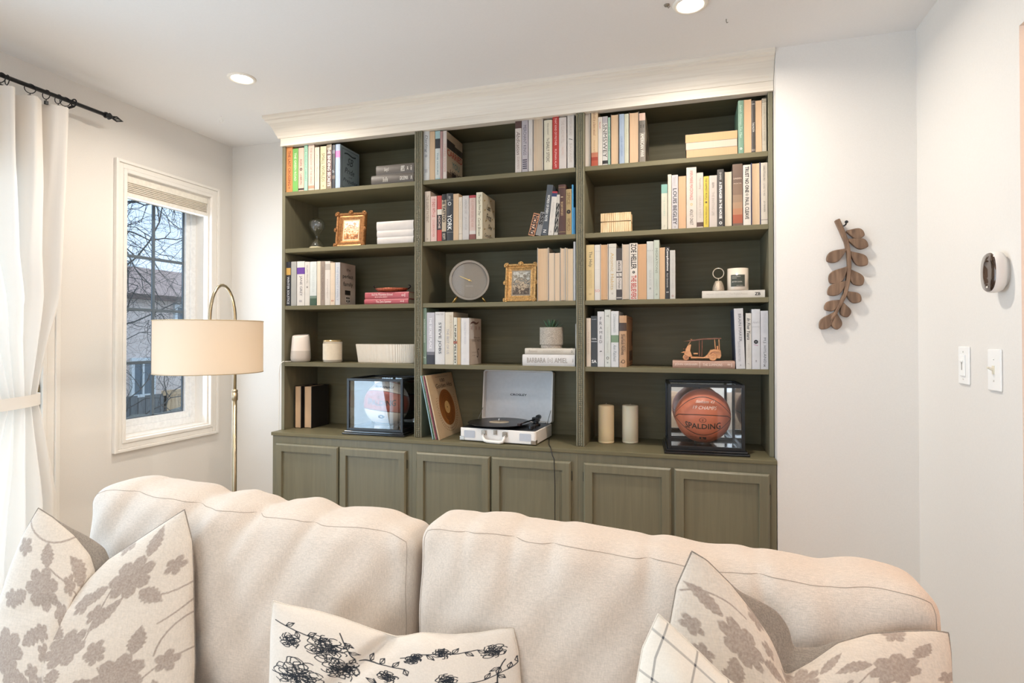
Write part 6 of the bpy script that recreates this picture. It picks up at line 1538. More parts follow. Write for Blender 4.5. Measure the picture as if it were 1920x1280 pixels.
# copper dish with curled black handles
yd_ = .055; a0 = on_y(735, 545, yd_); dw = (on_y(766, 540, yd_).x - on_y(706, 540, yd_).x) / 2
ds = empty('oval_dish', (a0.x, yd_, ZDISH), 'oval copper dish with black curled handles on the red books', 'dish')
bm = BM(); hD = .021; lathe(bm, [(0, .0005), (.55 * dw, .0005), (.85 * dw, .008), (dw, hD), (.97 * dw, hD), (.8 * dw, .010), (0, .003)], 48, sy=.62); build('bowl', bm, mat('#a0543a', .4, 'hammered_copper', metal=.6, var=.5, scale=150, bump=.6), ds, smooth=True)
for sx in (-1, 1):
    bm = BM(); tube(bm, [(sx * dw * .86, .01, hD * .75), (sx * dw * 1.0, .008, hD), (sx * dw * 1.13, .004, hD + .008), (sx * dw * 1.13, -.004, hD + .014), (sx * dw * 1.04, -.008, hD + .015)], [.003, .004, .0035, .003, .0025], 8); build('handle', bm, BLACK, ds, smooth=True)
# succulent
yp = .07; cc = on_y(1034, 632, yp); s_ = (cc - CAM).dot(fw) / FPX; r = 22 * s_; hP = 38.8 * s_
su = empty('potted_succulent', (cc.x, yp, ZPOT), 'small spiky succulent in a speckled concrete pot', 'plant')
bm = BM(); lathe(bm, [(0, 0), (.90 * r, 0), (.90 * r, .15 * hP), (.99 * r, .17 * hP), (r, .2 * hP), (r, hP), (.92 * r, hP), (.9 * r, .9 * hP), (0, .88 * hP)], 48)
PM = mat('#a59c90', .8, 'speckled_concrete', var=.35, scale=260, bump=.6); build('pot', bm, PM, su, smooth=True).modifiers.new('e', 'EDGE_SPLIT').split_angle = .7
random.seed(3)
for k in range(26):
    a = k * 2.4; lvl = k / 26; rr_ = .95 * r * (1 - lvl * .6); el = .35 + lvl * 1.0; L = (.9 - .25 * lvl) * r * 1.15
    bm = BM(); d = Vector((math.cos(a) * math.cos(el), math.sin(a) * math.cos(el), math.sin(el))); s0 = Vector((0, 0, .88 * hP)) + Vector((math.cos(a), math.sin(a), 0)) * r * .12
    side = Vector((-math.sin(a), math.cos(a), 0)); pts = []; NN = 6; lft, rgt, mid = [], [], []
    for i in range(NN + 1):
        s = i / NN; c = s0 + d * (L * s) + Vector((0, 0, .25 * L * s * s)); w = .0042 * (1 - s) ** .6 * (0.7 + s)
        lft.append(bm.verts.new(c - side * w)); rgt.append(bm.verts.new(c + side * w)); mid.append(bm.verts.new(c - Vector((0, 0, .004 * (1 - s)))))
    for i in range(NN):
        bm.faces.new((lft[i], rgt[i], rgt[i + 1], lft[i + 1])); bm.faces.new((lft[i], lft[i + 1], mid[i + 1], mid[i])); bm.faces.new((rgt[i], mid[i], mid[i + 1], rgt[i + 1]))
    build('leaf', bm, mat('#47654a' if k % 3 else '#6f8f68', .45, 'succulent_green', var=.15, scale=80), su, smooth=True)
bm = BM(); lathe(bm, [(0, .89 * hP), (.89 * r, .89 * hP)], 30); build('soil', bm, mat('#3a3029', .95, 'soil', var=.4, scale=200), su)
# wooden ribbed comb box (row of slats)
yw = .06; a0 = on_y(1128, 432, yw); a1 = on_y(1184.5, 432, yw); wW = a1.x - a0.x; hT = on_y(1156, 400, yw).z - Z[1]
wx = empty('slatted_basket', ((a0.x + a1.x) / 2, yw, Z[1]), 'pale wooden clothes-peg basket on the second right shelf', 'basket')
WPALE = wood_mat('#e2c9a2', '#c9a87c', 'pale_wood', (80, 80, 10), .6)
n = 14; dB = .055
def peg(bm, x, y, nrm):
    w = wW / n * .46
    for (za, zb, dw_, th) in ((0, .52 * hT, 0, .005), (.56 * hT, .9 * hT, .0006, .0055)):
        box(bm, x - w, x + w, y - th, y + th, za, zb)
    lathe(bm, [(0, -w), (w * .9, -w), (w * .9, w), (0, w)], 10, M=Matrix.Translation((x, y - .001, .93 * hT)) @ Matrix.Rotation(PI / 2, 4, 'Y'))
bm = BM(); box(bm, -wW / 2, wW / 2, -dB / 2, dB / 2, 0.0, .004); build('base', bm, WPALE, wx)
for i in range(n):
    x = -wW / 2 + wW * (i + .5) / n
    for y in (-dB / 2, dB / 2):
        bm = BM(); peg(bm, x, y, 0); build('slat', bm, WPALE, wx, bevel=.0006)
for i in range(4):
    for sx in (-1, 1):
        bm = BM(); yy = -dB / 2 + dB * (i + 1) / 5; box(bm, sx * wW / 2 - .0025 * sx, sx * (wW / 2 - .009), yy - .0045, yy + .0045, 0, hT * .95); build('slat', bm, WPALE, wx, bevel=.0006)
bm = BM()
for y in (-dB / 2 - .0062, dB / 2 + .0062): tube(bm, [(-wW / 2, y, .56 * hT), (wW / 2, y, .56 * hT)], .0009, 6)
build('wire', bm, mat('#a08a6a', .4, 'wire', metal=.7), wx)
# bell with ring handle
yb_ = .045; cc = on_y(1347, 540, yb_); s_ = (cc - CAM).dot(fw) / FPX
be = empty('hand_bell', (cc.x, yb_, ZBELL), 'small woven bell with ring handle on the cream flat book', 'bell')
SILV = mat('#b8a894', .4, 'woven_metal', metal=.6, var=.35, scale=300, bump=.8)
bm = BM(); nr = 9; pr = []
for i in range(nr * 2 + 1): z = 19 * s_ * i / (nr * 2); rr_ = 11.0 * s_ * math.cos(z / (19 * s_) * 1.15) ** .8 * (1.03 if i % 2 else .94); pr.append((max(rr_, .002), z))
lathe(bm, [(0, 0)] + pr + [(0, 19.6 * s_)], 28); build('bell_body', bm, SILV, be, smooth=True)
bm = BM(); tube(bm, [(0, 0, 19 * s_), (0, 0, 24 * s_)], .0022, 8); tube(bm, [(9.6 * s_ * math.sin(a), 0, 33.5 * s_ + 9.6 * s_ * math.cos(a)) for a in [2 * PI * i / 32 for i in range(32)]], .0021, 8, closed=True); build('ring_handle', bm, mat('#cfc0aa', .3, 'pale_metal', metal=.8), be, smooth=True)
# labelled candle
cc = on_y(1383.4, 520, .055); s_ = (cc - CAM).dot(fw) / FPX; r = 19 * s_; h = 41.5 * s_
ca = empty('glass_candle', (cc.x, .055, ZBELL), 'white glass candle with dark green label beside the bell', 'candle')
bm = BM(); lathe(bm, [(0, 0), (.94 * r, 0), (r, .04 * h), (r, h), (.94 * r, h), (.94 * r, .93 * h), (0, .92 * h)], 48); build('vessel', bm, mat('#dccdbb', .15, 'milky_glass', var=0, coat=1), ca, smooth=True)
bm = BM(); tube(bm, [(0, 0, .92 * h), (0, 0, 1.0 * h)], .0012, 6); build('wick', bm, BLACK, ca)
def wrap(bm_pts, r_, k=1.012, rot=0.0):      # flat (u along arc, v height) -> cylinder front facing camera
    fa = math.atan2(CAM.y - .055, CAM.x - cc.x) + rot
    return lambda p: Vector((k * r_ * math.cos(fa + p.x / r_), k * r_ * math.sin(fa + p.x / r_), p.z))
wf = wrap(None, r, 1.010); wf2 = wrap(None, r, 1.02)
bm = BM(); nn = 14; w0, w1 = -.68 * r, .68 * r; A = [bm.verts.new(wf(Vector((w0 + (w1 - w0) * i / nn, 0, .17 * h)))) for i in range(nn + 1)]; Bv = [bm.verts.new(wf(Vector((w0 + (w1 - w0) * i / nn, 0, .70 * h)))) for i in range(nn + 1)]
for i in range(nn): bm.faces.new((A[i], A[i + 1], Bv[i + 1], Bv[i]))
build('label', bm, mat('#3f4238', .6, 'green_label', var=.03), ca, smooth=True)
bm = BM()
for s, z0_, z1_, l0, l1 in (('DECEMBERS', .60, .64, -.55, .25), ('WICKS', .53, .57, -.55, -.1), ('AFTER DARK', .36, .41, -.55, .4), ('8 OZ CANDLE', .21, .235, -.1, .5)):
    put_text(bm, s, (l0 * r, 0, z0_ * h), (1, 0, 0), (0, 0, 1), (l1 - l0) * r, (z1_ - z0_) * h, mapf=wf2)
flat_build('lettering', bm, ink('#cfc8ba'), ca)
# pillar candles
for (px, yt, yb, lab) in ((1136.5, 757, 829, 'left ivory pillar candle with pointed wick top on worktop'), (1181.7, 758.5, 829, 'right ivory pillar candle with flat top on worktop')):
    g = on_z(px, yb, ZC); s_ = (g - CAM).dot(fw) / FPX; r = 14.8 * s_; g.y += 0
    h = on_y(px, yt, g.y).z - ZC
    t = empty('pillar_candle', (g.x, g.y, ZC), lab, 'candle', 'pillar candles')
    bm = BM(); pk = .05 if 'pointed' in lab else .02
    lathe(bm, [(0, 0), (.96 * r, 0), (r, .015 * h), (r, .045 * h), (.985 * r, .05 * h), (r, .055 * h), (r, (1 - pk) * h), (.93 * r, (1 - pk * .6) * h), (.4 * r, (1 - pk * .25) * h), (0, h * .995)], 48)
    wx_, ntw, bw = base_mat('ivory_wax'); bw.inputs['Base Color'].default_value = hexc('#e6d3ac' if 'left' in lab else '#e2d8bd'); bw.inputs['Roughness'].default_value = .45; bw.inputs['Subsurface Weight'].default_value = .25; bw.inputs['Subsurface Radius'].default_value = (.02, .012, .006)
    build('wax', bm, wx_, t, smooth=True)
    bm = BM(); tube(bm, [(0, 0, h * .99), (.001, 0, h + .004)], .001, 6); build('wick', bm, mat('#e6dcc8', .9, 'wick_cotton'), t)
# ---------------------------------------------------------------- basketballs in display cases
def ball_case(flx, fly, frx, fry, tly, yawv, label, balllabel, kind):
    a = on_z(flx, fly, ZC); b = on_z(frx, fry, ZC); wB = (b - a).length; ang = math.atan2(b.y - a.y, b.x - a.x) if yawv is None else yawv
    depth = .277
    t = empty('display_case', ((a.x + b.x) / 2 - 0, (a.y + b.y) / 2, ZC + .0003), label, 'display case', rotz=ang)
    bh = .019; w = wB - .034; PL = mat('#0f1013', .16, 'gloss_black', var=0, coat=.6)
    hgt = tly
    bm = BM(); box(bm, -wB / 2, wB / 2, 0, depth + .02, 0, .010); box(bm, -wB / 2 + .008, wB / 2 - .008, .008, depth + .012, .010, bh); build('base', bm, PL, t, bevel=.002)
    f = .013; y0, y1 = .017, depth + .002; x0, x1 = -w / 2, w / 2
    bm = BM()
    for x in (x0, x1 - f):
        for y in (y0, y1 - f): box(bm, x, x + f, y, y + f, bh, bh + hgt)
    for z in (bh, bh + hgt - f):
        box(bm, x0 + f, x1 - f, y0, y0 + f, z, z + f); box(bm, x0 + f, x1 - f, y1 - f, y1, z, z + f)
        box(bm, x0, x0 + f, y0 + f, y1 - f, z, z + f); box(bm, x1 - f, x1, y0 + f, y1 - f, z, z + f)
    fr = build('case_frame', bm, mat('#15171a', .3, 'black_case_frame', var=0), t, bevel=.0012)
    GC = glass_mat('acrylic_pane_' + kind, (1, 1, 1, 1), .0 if kind != 'white' else .035)
    GS = glass_mat('acrylic_side', (1, 1, 1, 1), .0)
    for nm, (xa, xb, ya, yb, za, zb), g in (('front_pane', (x0 + f, x1 - f, y0 + .005, y0 + .007, bh + f, bh + hgt - f), GC), ('side_pane', (x0 + .005, x0 + .007, y0 + f, y1 - f, bh + f, bh + hgt - f), GS), ('side_pane', (x1 - .007, x1 - .005, y0 + f, y1 - f, bh + f, bh + hgt - f), GS), ('top_pane', (x0 + f, x1 - f, y0 + f, y1 - f, bh + hgt - .007, bh + hgt - .005), GS)):
        bm = BM(); box(bm, xa, xb, ya, yb, za, zb); build(nm, bm, g, t)
    bm = BM(); box(bm, x0 + f, x1 - f, y1 - .008, y1 - .006, bh + f, bh + hgt - f); build('mirror_back', bm, mat('#e4e6e6', .03, 'mirror', metal=1.0, var=0), t)
    bm = BM(); lathe(bm, [(.030, 0), (.036, 0), (.036, .012), (.028, .018), (.025, .018), (.030, .010), (.030, 0)], 32, (0, (y0 + y1) / 2, bh)); build('ring_stand', bm, GS, t, smooth=True)
    # ball
    R = .1165; cb = Vector((0, (y0 + y1) / 2, bh + .010 + R)); Mt = Matrix.Translation(t.location) @ Matrix.Rotation(ang, 4, 'Z'); cw = Mt @ cb
    toC = (CAM - cw).normalized(); azi = math.atan2(toC.x, -toC.y) - (.28 if kind == 'white' else 0)
    bt = empty('basketball', cw, balllabel, 'basketball', rot=(0, 0, azi))
    me = bpy.data.meshes.new('ball_surface'); nu_, nv_ = 720, 400
    th = np.linspace(0, 2 * PI, nu_ + 1)[None, :]; ph_ = np.linspace(-PI / 2, PI / 2, nv_ + 1)[:, None]
    X = np.cos(ph_) * np.sin(th); Y = -np.cos(ph_) * np.cos(th); Zz = np.sin(ph_) * np.ones_like(th)     # front (-y) at th=0
    # channels in a rotated ball frame
    if kind == 'orange': ex, ez = math.radians(8), 0.0
    else: ex, ez = math.radians(8), math.radians(7)
    c1, s1 = math.cos(ex), math.sin(ex); Yr = Y * c1 - Zz * s1; Zr = Y * s1 + Zz * c1; Xr = X
    c2, s2 = math.cos(ez), math.sin(ez); Xq = Xr * c2 - Zr * s2; Zq = Xr * s2 + Zr * c2; Yq = Yr
    lw = .020
    if kind == 'orange':
        dist = np.minimum(np.abs(Zq - .30 * 0), 9)                                             # horizontal channel
        curve1 = np.abs(np.hypot(Xq / .985, (Zq + .36) / .42) - 1) * .40                        # oval panel under the horizontal seam
        up_ = np.abs(Zq - (.66 - .62 * Xq ** 2))                                               # arched seam above
        dn = np.abs(Zq + .02 + .0 * Xq)
        front = Yq < 0
        lower = np.abs(Zq - (-.72 + .66 * Xq ** 2))
        seam = np.minimum(np.minimum(np.abs(Zq - (0.0 - .10 * np.clip((np.abs(Xq) - .86) / .14, 0, 1))), up_), lower)
        seam = np.where(front, seam, np.minimum(np.abs(Zq), np.abs(Xq)))
        m_s = np.clip((lw * .7 - seam) / .008 + .5, 0, 1)
        col = np.zeros(m_s.shape + (3,)); col[:] = np.array(hexc('#c46e50')[:3]); 
    else:
        e1 = .50 - .10 * Xq ** 2; e2 = -.36 + .03 * Xq ** 2
        e3 = -.90 + .12 * Xq ** 2
        seam = np.minimum(np.minimum(np.abs(Zq - e1), np.abs(Zq - e2)), np.abs(Zq - e3))
        seam = np.where(Yq < 0.2, seam, np.minimum(np.abs(Xq), seam)); m_s = np.clip((lw * .6 - seam) / .008 + .5, 0, 1)
        band = ((Zq < e1) & (Zq > e2)); col = np.zeros(m_s.shape + (3,)); col[:] = np.array(hexc('#e6dfd4')[:3]); col[band] = np.array(hexc('#a8584a')[:3])
        cap = Zq > (.93 - .1 * Xq); col[cap] = np.array(hexc('#a8584a')[:3])
    col = col * (1 - m_s[..., None]) + np.array(hexc('#1c1512')[:3]) * m_s[..., None]
    Rr = R * (1 - .010 * m_s); Pp = np.stack([X * Rr, Y * Rr, Zz * Rr], -1)
    a_, b2 = Pp.shape[:2]; idx = np.arange(a_ * b2).reshape(a_, b2); q = np.stack([idx[:-1, :-1], idx[:-1, 1:], idx[1:, 1:], idx[1:, :-1]], -1).reshape(-1, 4)
    me.vertices.add(a_ * b2); me.vertices.foreach_set('co', Pp.reshape(-1)); me.loops.add(q.size); me.loops.foreach_set('vertex_index', q.ravel().astype(np.int32)); me.polygons.add(len(q))
    me.polygons.foreach_set('loop_start', np.arange(0, q.size, 4, dtype=np.int32)); me.polygons.foreach_set('loop_total', np.full(len(q), 4, dtype=np.int32)); me.polygons.foreach_set('use_smooth', [True] * len(q)); me.update(); me.validate()
    at = me.attributes.new('panel_colour', 'FLOAT_COLOR', 'POINT'); at.data.foreach_set('color', np.concatenate([col, np.ones(col.shape[:2] + (1,))], -1).reshape(-1).astype(np.float32))
    bmat, ntb_, bb_ = base_mat('basketball_leather'); an_ = ntb_.nodes.new('ShaderNodeAttribute'); an_.attribute_name = 'panel_colour'; ntb_.links.new(an_.outputs['Color'], bb_.inputs['Base Color'])
    bb_.inputs['Roughness'].default_value = .42; vz = ntb_.nodes.new('ShaderNodeTexVoronoi'); vz.inputs['Scale'].default_value = 420; tc_ = ntb_.nodes.new('ShaderNodeTexCoord'); bp_ = ntb_.nodes.new('ShaderNodeBump'); bp_.inputs['Strength'].default_value = .3; bp_.inputs['Distance'].default_value = .0006; bp_.invert = True
    ntb_.links.new(tc_.outputs['Object'], vz.inputs['Vector']); ntb_.links.new(vz.outputs['Distance'], bp_.inputs['Height']); ntb_.links.new(bp_.outputs[0], bb_.inputs['Normal'])
    me.materials.append(bmat); new_obj('ball_surface', me, bt)
    # printed lettering wrapped on the ball: (u, v) angles in units of R about the camera-facing point
    def wrapb(x, z, k=1.0035, roll=0.0):
        cr, sr = math.cos(roll), math.sin(roll); x, z = x * cr - z * sr, x * sr + z * cr
        la = z; lo = x / max(.2, math.cos(la)); return Vector((R * k * math.cos(la) * math.sin(lo), -R * k * math.cos(la) * math.cos(lo), R * k * math.sin(la)))
    def btext(bm, s, x0_, x1_, z0_, z1_, mi=0, bold=0, shear=0, roll=0, arch=0.0, grow=0.0):
        xm = (x0_ + x1_) / 2
        def mf(p):
            k = (p.x - xm) / max(1e-6, (x1_ - x0_) / 2); zz = z0_ + (p.z - z0_) * (1 + grow * k * k) + arch * (1 - k * k)
            return wrapb(p.x, zz, roll=roll)
        put_text(bm, s, (x0_, 0, z0_), (1, 0, 0), (0, 0, 1), x1_ - x0_, z1_ - z0_, mi, bold, shear, mapf=mf)
    def bring(bm, cx, cz, r0, r1, n=28, sx=1.4):
        A = [bm.verts.new(wrapb(cx + r0 * sx * math.cos(2 * PI * i / n), cz + r0 * math.sin(2 * PI * i / n))) for i in range(n)]; B_ = [bm.verts.new(wrapb(cx + r1 * sx * math.cos(2 * PI * i / n), cz + r1 * math.sin(2 * PI * i / n))) for i in range(n)]
        for i in range(n): j = (i + 1) % n; bm.faces.new((A[i], A[j], B_[j], B_[i]))
    def rectb(bm, x0_, x1_, z0_, z1_, mi=0, n=8, k=1.003):
        g_ = [[bm.verts.new(wrapb(x0_ + (x1_ - x0_) * i / n, z0_ + (z1_ - z0_) * j / n, k)) for i in range(n + 1)] for j in range(n + 1)]
        for j in range(n):
            for i in range(n): bm.faces.new((g_[j][i], g_[j][i + 1], g_[j + 1][i + 1], g_[j + 1][i])).material_index = mi
    bm = BM()
    if kind == 'orange':
        btext(bm, 'SPALDING', -.66, .66, -.38, -.18, bold=.022, grow=.35); bring(bm, 0, -.045, .075, .088); btext(bm, 'S', -.035, .035, -.085, -.005, bold=.02, shear=.2)
        rectb(bm, -.12, .12, -.92, -.76, 0); btext(bm, 'OFFICIAL GAME BALL', .18, .5, -.80, -.76); btext(bm, 'LEATHER', -.5, -.2, -.80, -.76)
        flat_build('maker_lettering', bm, [ink('#1e1613')], bt)
        bm = BM(); btext(bm, 'Siakam 43', -.26, .42, .58, .70, shear=.4, bold=-.004, roll=-.02); btext(bm, '19 CHAMPS', -.36, .50, .34, .47, shear=.35, bold=-.006, roll=-.03)
        flat_build('signature', bm, [ink('#f1ebe2')], bt)
        bm = BM(); btext(bm, 'L', -.05, .05, -.90, -.78, bold=.08); flat_build('league_mark', bm, [ink('#c46e50')], bt)
    else:
        btext(bm, 'SPALDING', -.68, .66, .0, .22, bold=.02, grow=.3, roll=-.06); bring(bm, -.08, .36, .055, .066); btext(bm, 'S', -.11, -.05, .33, .39, roll=0)
        btext(bm, '2019 FINALS', -.5, .42, .80, .93, bold=.035, shear=.25, roll=-.10)
        for i in range(9):      # dark emblem blot and date line below
            a = i * .7; rectb(bm, .0 + .09 * math.cos(a) - .05, .0 + .09 * math.cos(a) + .05, -.52 + .07 * math.sin(a) - .025, -.52 + .07 * math.sin(a) + .04, n=3, k=1.003 + i * .0002)
        btext(bm, 'CHAMPIONS', -.13, .22, -.72, -.67)
        flat_build('maker_lettering', bm, [ink('#2a2426')], bt)
    return t
ball_case(641, 814, 758, 820, .262, None, 'black framed display case holding the white and red basketball', 'white and red basketball inside the left display case', 'white')
ball_case(1245.5, 850.5, 1407, 857.3, .272, None, 'black framed display case holding the signed orange basketball', 'orange signed basketball inside the right display case', 'orange')
# ---------------------------------------------------------------- record sleeves leaning in the middle bay
def sleeve(k, xb, yf_, lean, w, S, col, label, text=(), front=False):
    """upright square sleeve, opening edge toward the room, leaning left against the divider"""
    t = empty('record_sleeve', (xb, yf_, ZC + .0004), label, 'record', 'records leaning in the middle bay', rot=(0, -lean, (.0 if not front else .0)))
    mats = [cover_mat(col)]; bm = BM(); box(bm, -w, 0, 0, S, 0, S)
    b = build('sleeve', bm, mats, t, bevel=.0005)
    if text:
        bm = BM(); ms = []
        for s, c_, f0, f1, hf in text:
            m_ = ink(c_); ms.append(m_); put_text(bm, s, (-w / 2 - w * hf / 2, -.0004, S * (1 - f0)), (0, 0, -1), (1, 0, 0), S * (f1 - f0), w * hf, len(ms) - 1)
        flat_build('spine_lettering', bm, ms, t)
    return t
S = .312
fb = on_z(824.6, 824.8, ZC); ft = on_y(797.5, 699, fb.y); lean0 = math.atan2(fb.x - ft.x, ft.z - ZC)
yf_ = max(fb.y, -.062)
specs = [(.0062, '#dcbf9a', 'golden hits record sleeve with its cover facing the room', ()), (.0034, '#3c3a3a', 'charcoal record sleeve directly behind the golden hits sleeve', ()), (.0030, '#d8cfc6', 'thin pale grey record sleeve, third from the front', ()),
         (.0034, '#b5606e', 'rose pink record sleeve between pale grey and black ones', ()), (.003, '#e2d6c4', 'thin cream record sleeve with black print on its edge', (('THE SHOW MUST GO ON', DK, .2, .7, .7),)), (.0042, '#4f8a48', 'grass green record sleeve, second from the divider', (('FIVE FRESH TUNES', '#dfe8d8', .3, .6, .5),)), (.004, '#a8cfd8', 'pale aqua record sleeve nearest the divider', ())]
xb = fb.x; ln = lean0
for i, (w, c_, lab, tx) in enumerate(specs):
    t = sleeve(i, xb, yf_ + (.0 if i == 0 else .004 * (i % 3) + .003), ln, w, S * (1 if i == 0 else .99), c_, lab, tx)
    if i == 0: gold_s = t
    xb -= w / math.cos(ln) + .0012 + (.004 if i == 3 else 0); ln = ln - .004
t = gold_s; e0 = .0004
bm = BM(); ms = [ink('#4a3a2c'), mat('#a8672c', .35, 'gold_record', metal=.5, var=.15, scale=12), mat('#5a3a20', .5, 'record_ring_brown'), mat('#d9b070', .5, 'record_label'), ink('#8a3f2c')]  # inks and the gold, ring brown and label tones of the disc
def ct(s, y0, y1, z0, z1, mi, bold=0): put_text(bm, s, (e0, S * y0, S * z0), (0, 1, 0), (0, 0, 1), S * (y1 - y0), S * (z1 - z0), mi, bold)
ct('THE GREATEST COLLECTION', .30, .78, .945, .958, 0); ct('100', .46, .64, .86, .92, 0, .01); ct('Golden Hits', .26, .90, .77, .845, 0, .01)
flat_build('cover_lettering', bm, ms, t)
bm = BM(); disc(bm, (e0 + .0001, S * .53, S * .45), S * .29, (1, 0, 0), 64, 1); disc(bm, (e0 + .0004, S * .53, S * .45), S * .10, (1, 0, 0), 40, 3); disc(bm, (e0 + .0006, S * .53, S * .45), S * .012, (1, 0, 0), 16, 0)
for k in (.16, .2, .24): 
    pts = [(e0 + .0003, S * .53 + S * k * math.cos(a), S * .45 + S * k * math.sin(a)) for a in [2 * PI * i / 60 for i in range(60)]]; tube(bm, pts, .0004, 4, mi=2, closed=True)
flat_build('golden_disc', bm, ms, t)
bm = BM(); random.seed(9)
for k in range(70):
    a = math.radians(150 + 240 * k / 70); rr_ = S * (.36 + (.02 if k % 2 else -.02)); cy, cz = S * .53 + rr_ * math.cos(a) * 1.0, S * .45 + rr_ * math.sin(a)
    if not (.01 < cy / S < .99 and .02 < cz / S < .98): continue
    ang = a + PI / 2 + random.uniform(-.7, .7); L = S * .028; w = S * .009; d = Vector((0, math.cos(ang), math.sin(ang))); n_ = Vector((0, -d.z, d.y)); c = Vector((e0 + .0002, cy, cz))
    bm.faces.new([bm.verts.new(c - d * L / 2), bm.verts.new(c + n_ * w), bm.verts.new(c + d * L / 2), bm.verts.new(c - n_ * w)]).material_index = 0 if k % 4 else 4
flat_build('laurel_print', bm, [ink('#7a6238')] * 4 + [ink('#8a3f2c')], t)
# ---------------------------------------------------------------- suitcase record player
bl_, br_, bb_ = on_z(862.3, 826, ZC), on_z(1004.6, 835.8, ZC), on_z(1029.5, 821, ZC)
W_ = (br_ - bl_).length; ang = math.atan2(br_.y - bl_.y, br_.x - bl_.x); Dp = .262; hB = on_y(933, 803.8, (bl_.y + br_.y) / 2).z - on_y(933, 831, (bl_.y + br_.y) / 2).z
tt = empty('record_player', (bl_ + br_) / 2, 'white suitcase record player with open lid and black platter', 'record player', rotz=ang); tt.location.z = ZC + .0003
VIN = mat('#e9e4de', .5, 'white_vinyl_wrap', var=.03, scale=300, bump=.15)
bm = BM(); prism(bm, rrect(W_, Dp, .012, cy=Dp / 2), 'z', .004, hB - .004); build('case_base', bm, VIN, tt, bevel=.004, seg=3)
bm = BM()
for sx in (-1, 1):
    for yy in (.03, Dp - .03): lathe(bm, [(0, 0), (.008, 0), (.009, .004), (0, .004)], 16, (sx * (W_ / 2 - .03), yy, 0))
build('foot', bm, BLACK, tt)
bm = BM(); prism(bm, rrect(W_ - .012, Dp - .012, .008, cy=Dp / 2), 'z', hB - .0045, hB - .002); build('deck_plate', bm, mat('#17181b', .4, 'black_deck', var=.05), tt)
pcx = -W_ * .10; pcy = Dp * .47
bm = BM(); lathe(bm, [(0, hB - .002), (.098, hB - .002), (.100, hB + .008), (.0, hB + .009)], 64, (pcx, pcy, 0)); build('platter', bm, mat('#1b1b1d', .6, 'felt_platter'), tt, smooth=True)
rz = hB + .0105
rec = BM(); lathe(rec, [(0, 0), (.150, 0), (.1505, .001), (.150, .002), (0.05, .0021), (0, .0021)], 96)
rw = tt.matrix_basis @ Vector((pcx, pcy, rz))
rp = empty('vinyl_record', rw, 'black vinyl record lying on the platter of the player', 'record')
rec_m, ntr, br2 = base_mat('grooved_vinyl'); br2.inputs['Base Color'].default_value = (.008, .008, .009, 1); br2.inputs['Roughness'].default_value = .28
wvt = ntr.nodes.new('ShaderNodeTexWave'); wvt.wave_type = 'RINGS'; wvt.rings_direction = 'Z'; wvt.inputs['Scale'].default_value = 160; tcx = ntr.nodes.new('ShaderNodeTexCoord'); bpx = ntr.nodes.new('ShaderNodeBump'); bpx.inputs['Strength'].default_value = .25; bpx.inputs['Distance'].default_value = .0004
ntr.links.new(tcx.outputs['Object'], wvt.inputs['Vector']); ntr.links.new(wvt.outputs['Fac'], bpx.inputs['Height']); ntr.links.new(bpx.outputs[0], br2.inputs['Normal'])
build('disc', rec, rec_m, rp, smooth=True).modifiers.new('e', 'EDGE_SPLIT').split_angle = .6
bm = BM(); lathe(bm, [(0, .0024), (.048, .0024)], 40); build('centre_label', bm, mat('#b5a894', .6, 'record_paper', var=.05), rp)
bm = BM(); lathe(bm, [(0, 0), (.0035, 0), (.0035, .012), (.002, .016), (0, .017)], 14, (pcx, pcy, rz + .0026)); build('spindle', bm, mat('#cfcfcf', .2, 'chrome', metal=1, var=0), tt, smooth=True)
CHR = mat('#c9c6c0', .22, 'chrome_fitting', metal=1.0, var=.03)
# tonearm
tx, ty = W_ / 2 - .055, Dp * .66
bm = BM(); lathe(bm, [(0, hB - .002), (.022, hB - .002), (.022, hB + .006), (.013, hB + .010), (.013, hB + .026), (0, hB + .028)], 24, (tx, ty, 0)); box(bm, tx - .017, tx + .017, ty - .012, ty + .012, hB + .016, hB + .036); build('tonearm_pivot', bm, BLACK, tt, bevel=.002)
bm = BM(); tube(bm, [(tx + .004, ty + .02, hB + .032), (tx, ty, hB + .028), (tx - .022, ty - .07, hB + .024), (tx - .034, ty - .115, hB + .020)], .0032, 10); build('tonearm', bm, mat('#2c2d30', .25, 'dark_chrome', metal=.8, var=0), tt, smooth=True)
bm = BM(); lathe(bm, [(0, -.010), (.012, -.010), (.012, .010), (0, .010)], 20, M=Matrix.Translation((tx + .005, ty + .024, hB + .034)) @ Matrix.Rotation(PI / 2, 4, 'X')); build('counterweight', bm, BLACK, tt)
bm = BM(); box(bm, tx - .045, tx - .030, ty - .142, ty - .112, hB + .013, hB + .024); build('cartridge', bm, mat('#2a1a1a', .35, 'dark_cartridge', var=0), tt, bevel=.002)
bm = BM(); box(bm, tx - .044, tx - .034, ty - .138, ty - .120, hB + .0125, hB + .0155); build('stylus', bm, mat('#b83a34', .4, 'red_stylus', var=0), tt)
bm = BM(); lathe(bm, [(0, hB - .002), (.012, hB - .002), (.011, hB + .012), (0, hB + .013)], 20, (tx + .012, ty - .075, 0)); lathe(bm, [(0, hB - .002), (.012, hB - .002), (.011, hB + .012), (0, hB + .013)], 20, (tx + .012, ty - .115, 0)); build('control_knobs', bm, BLACK, tt, bevel=.001)
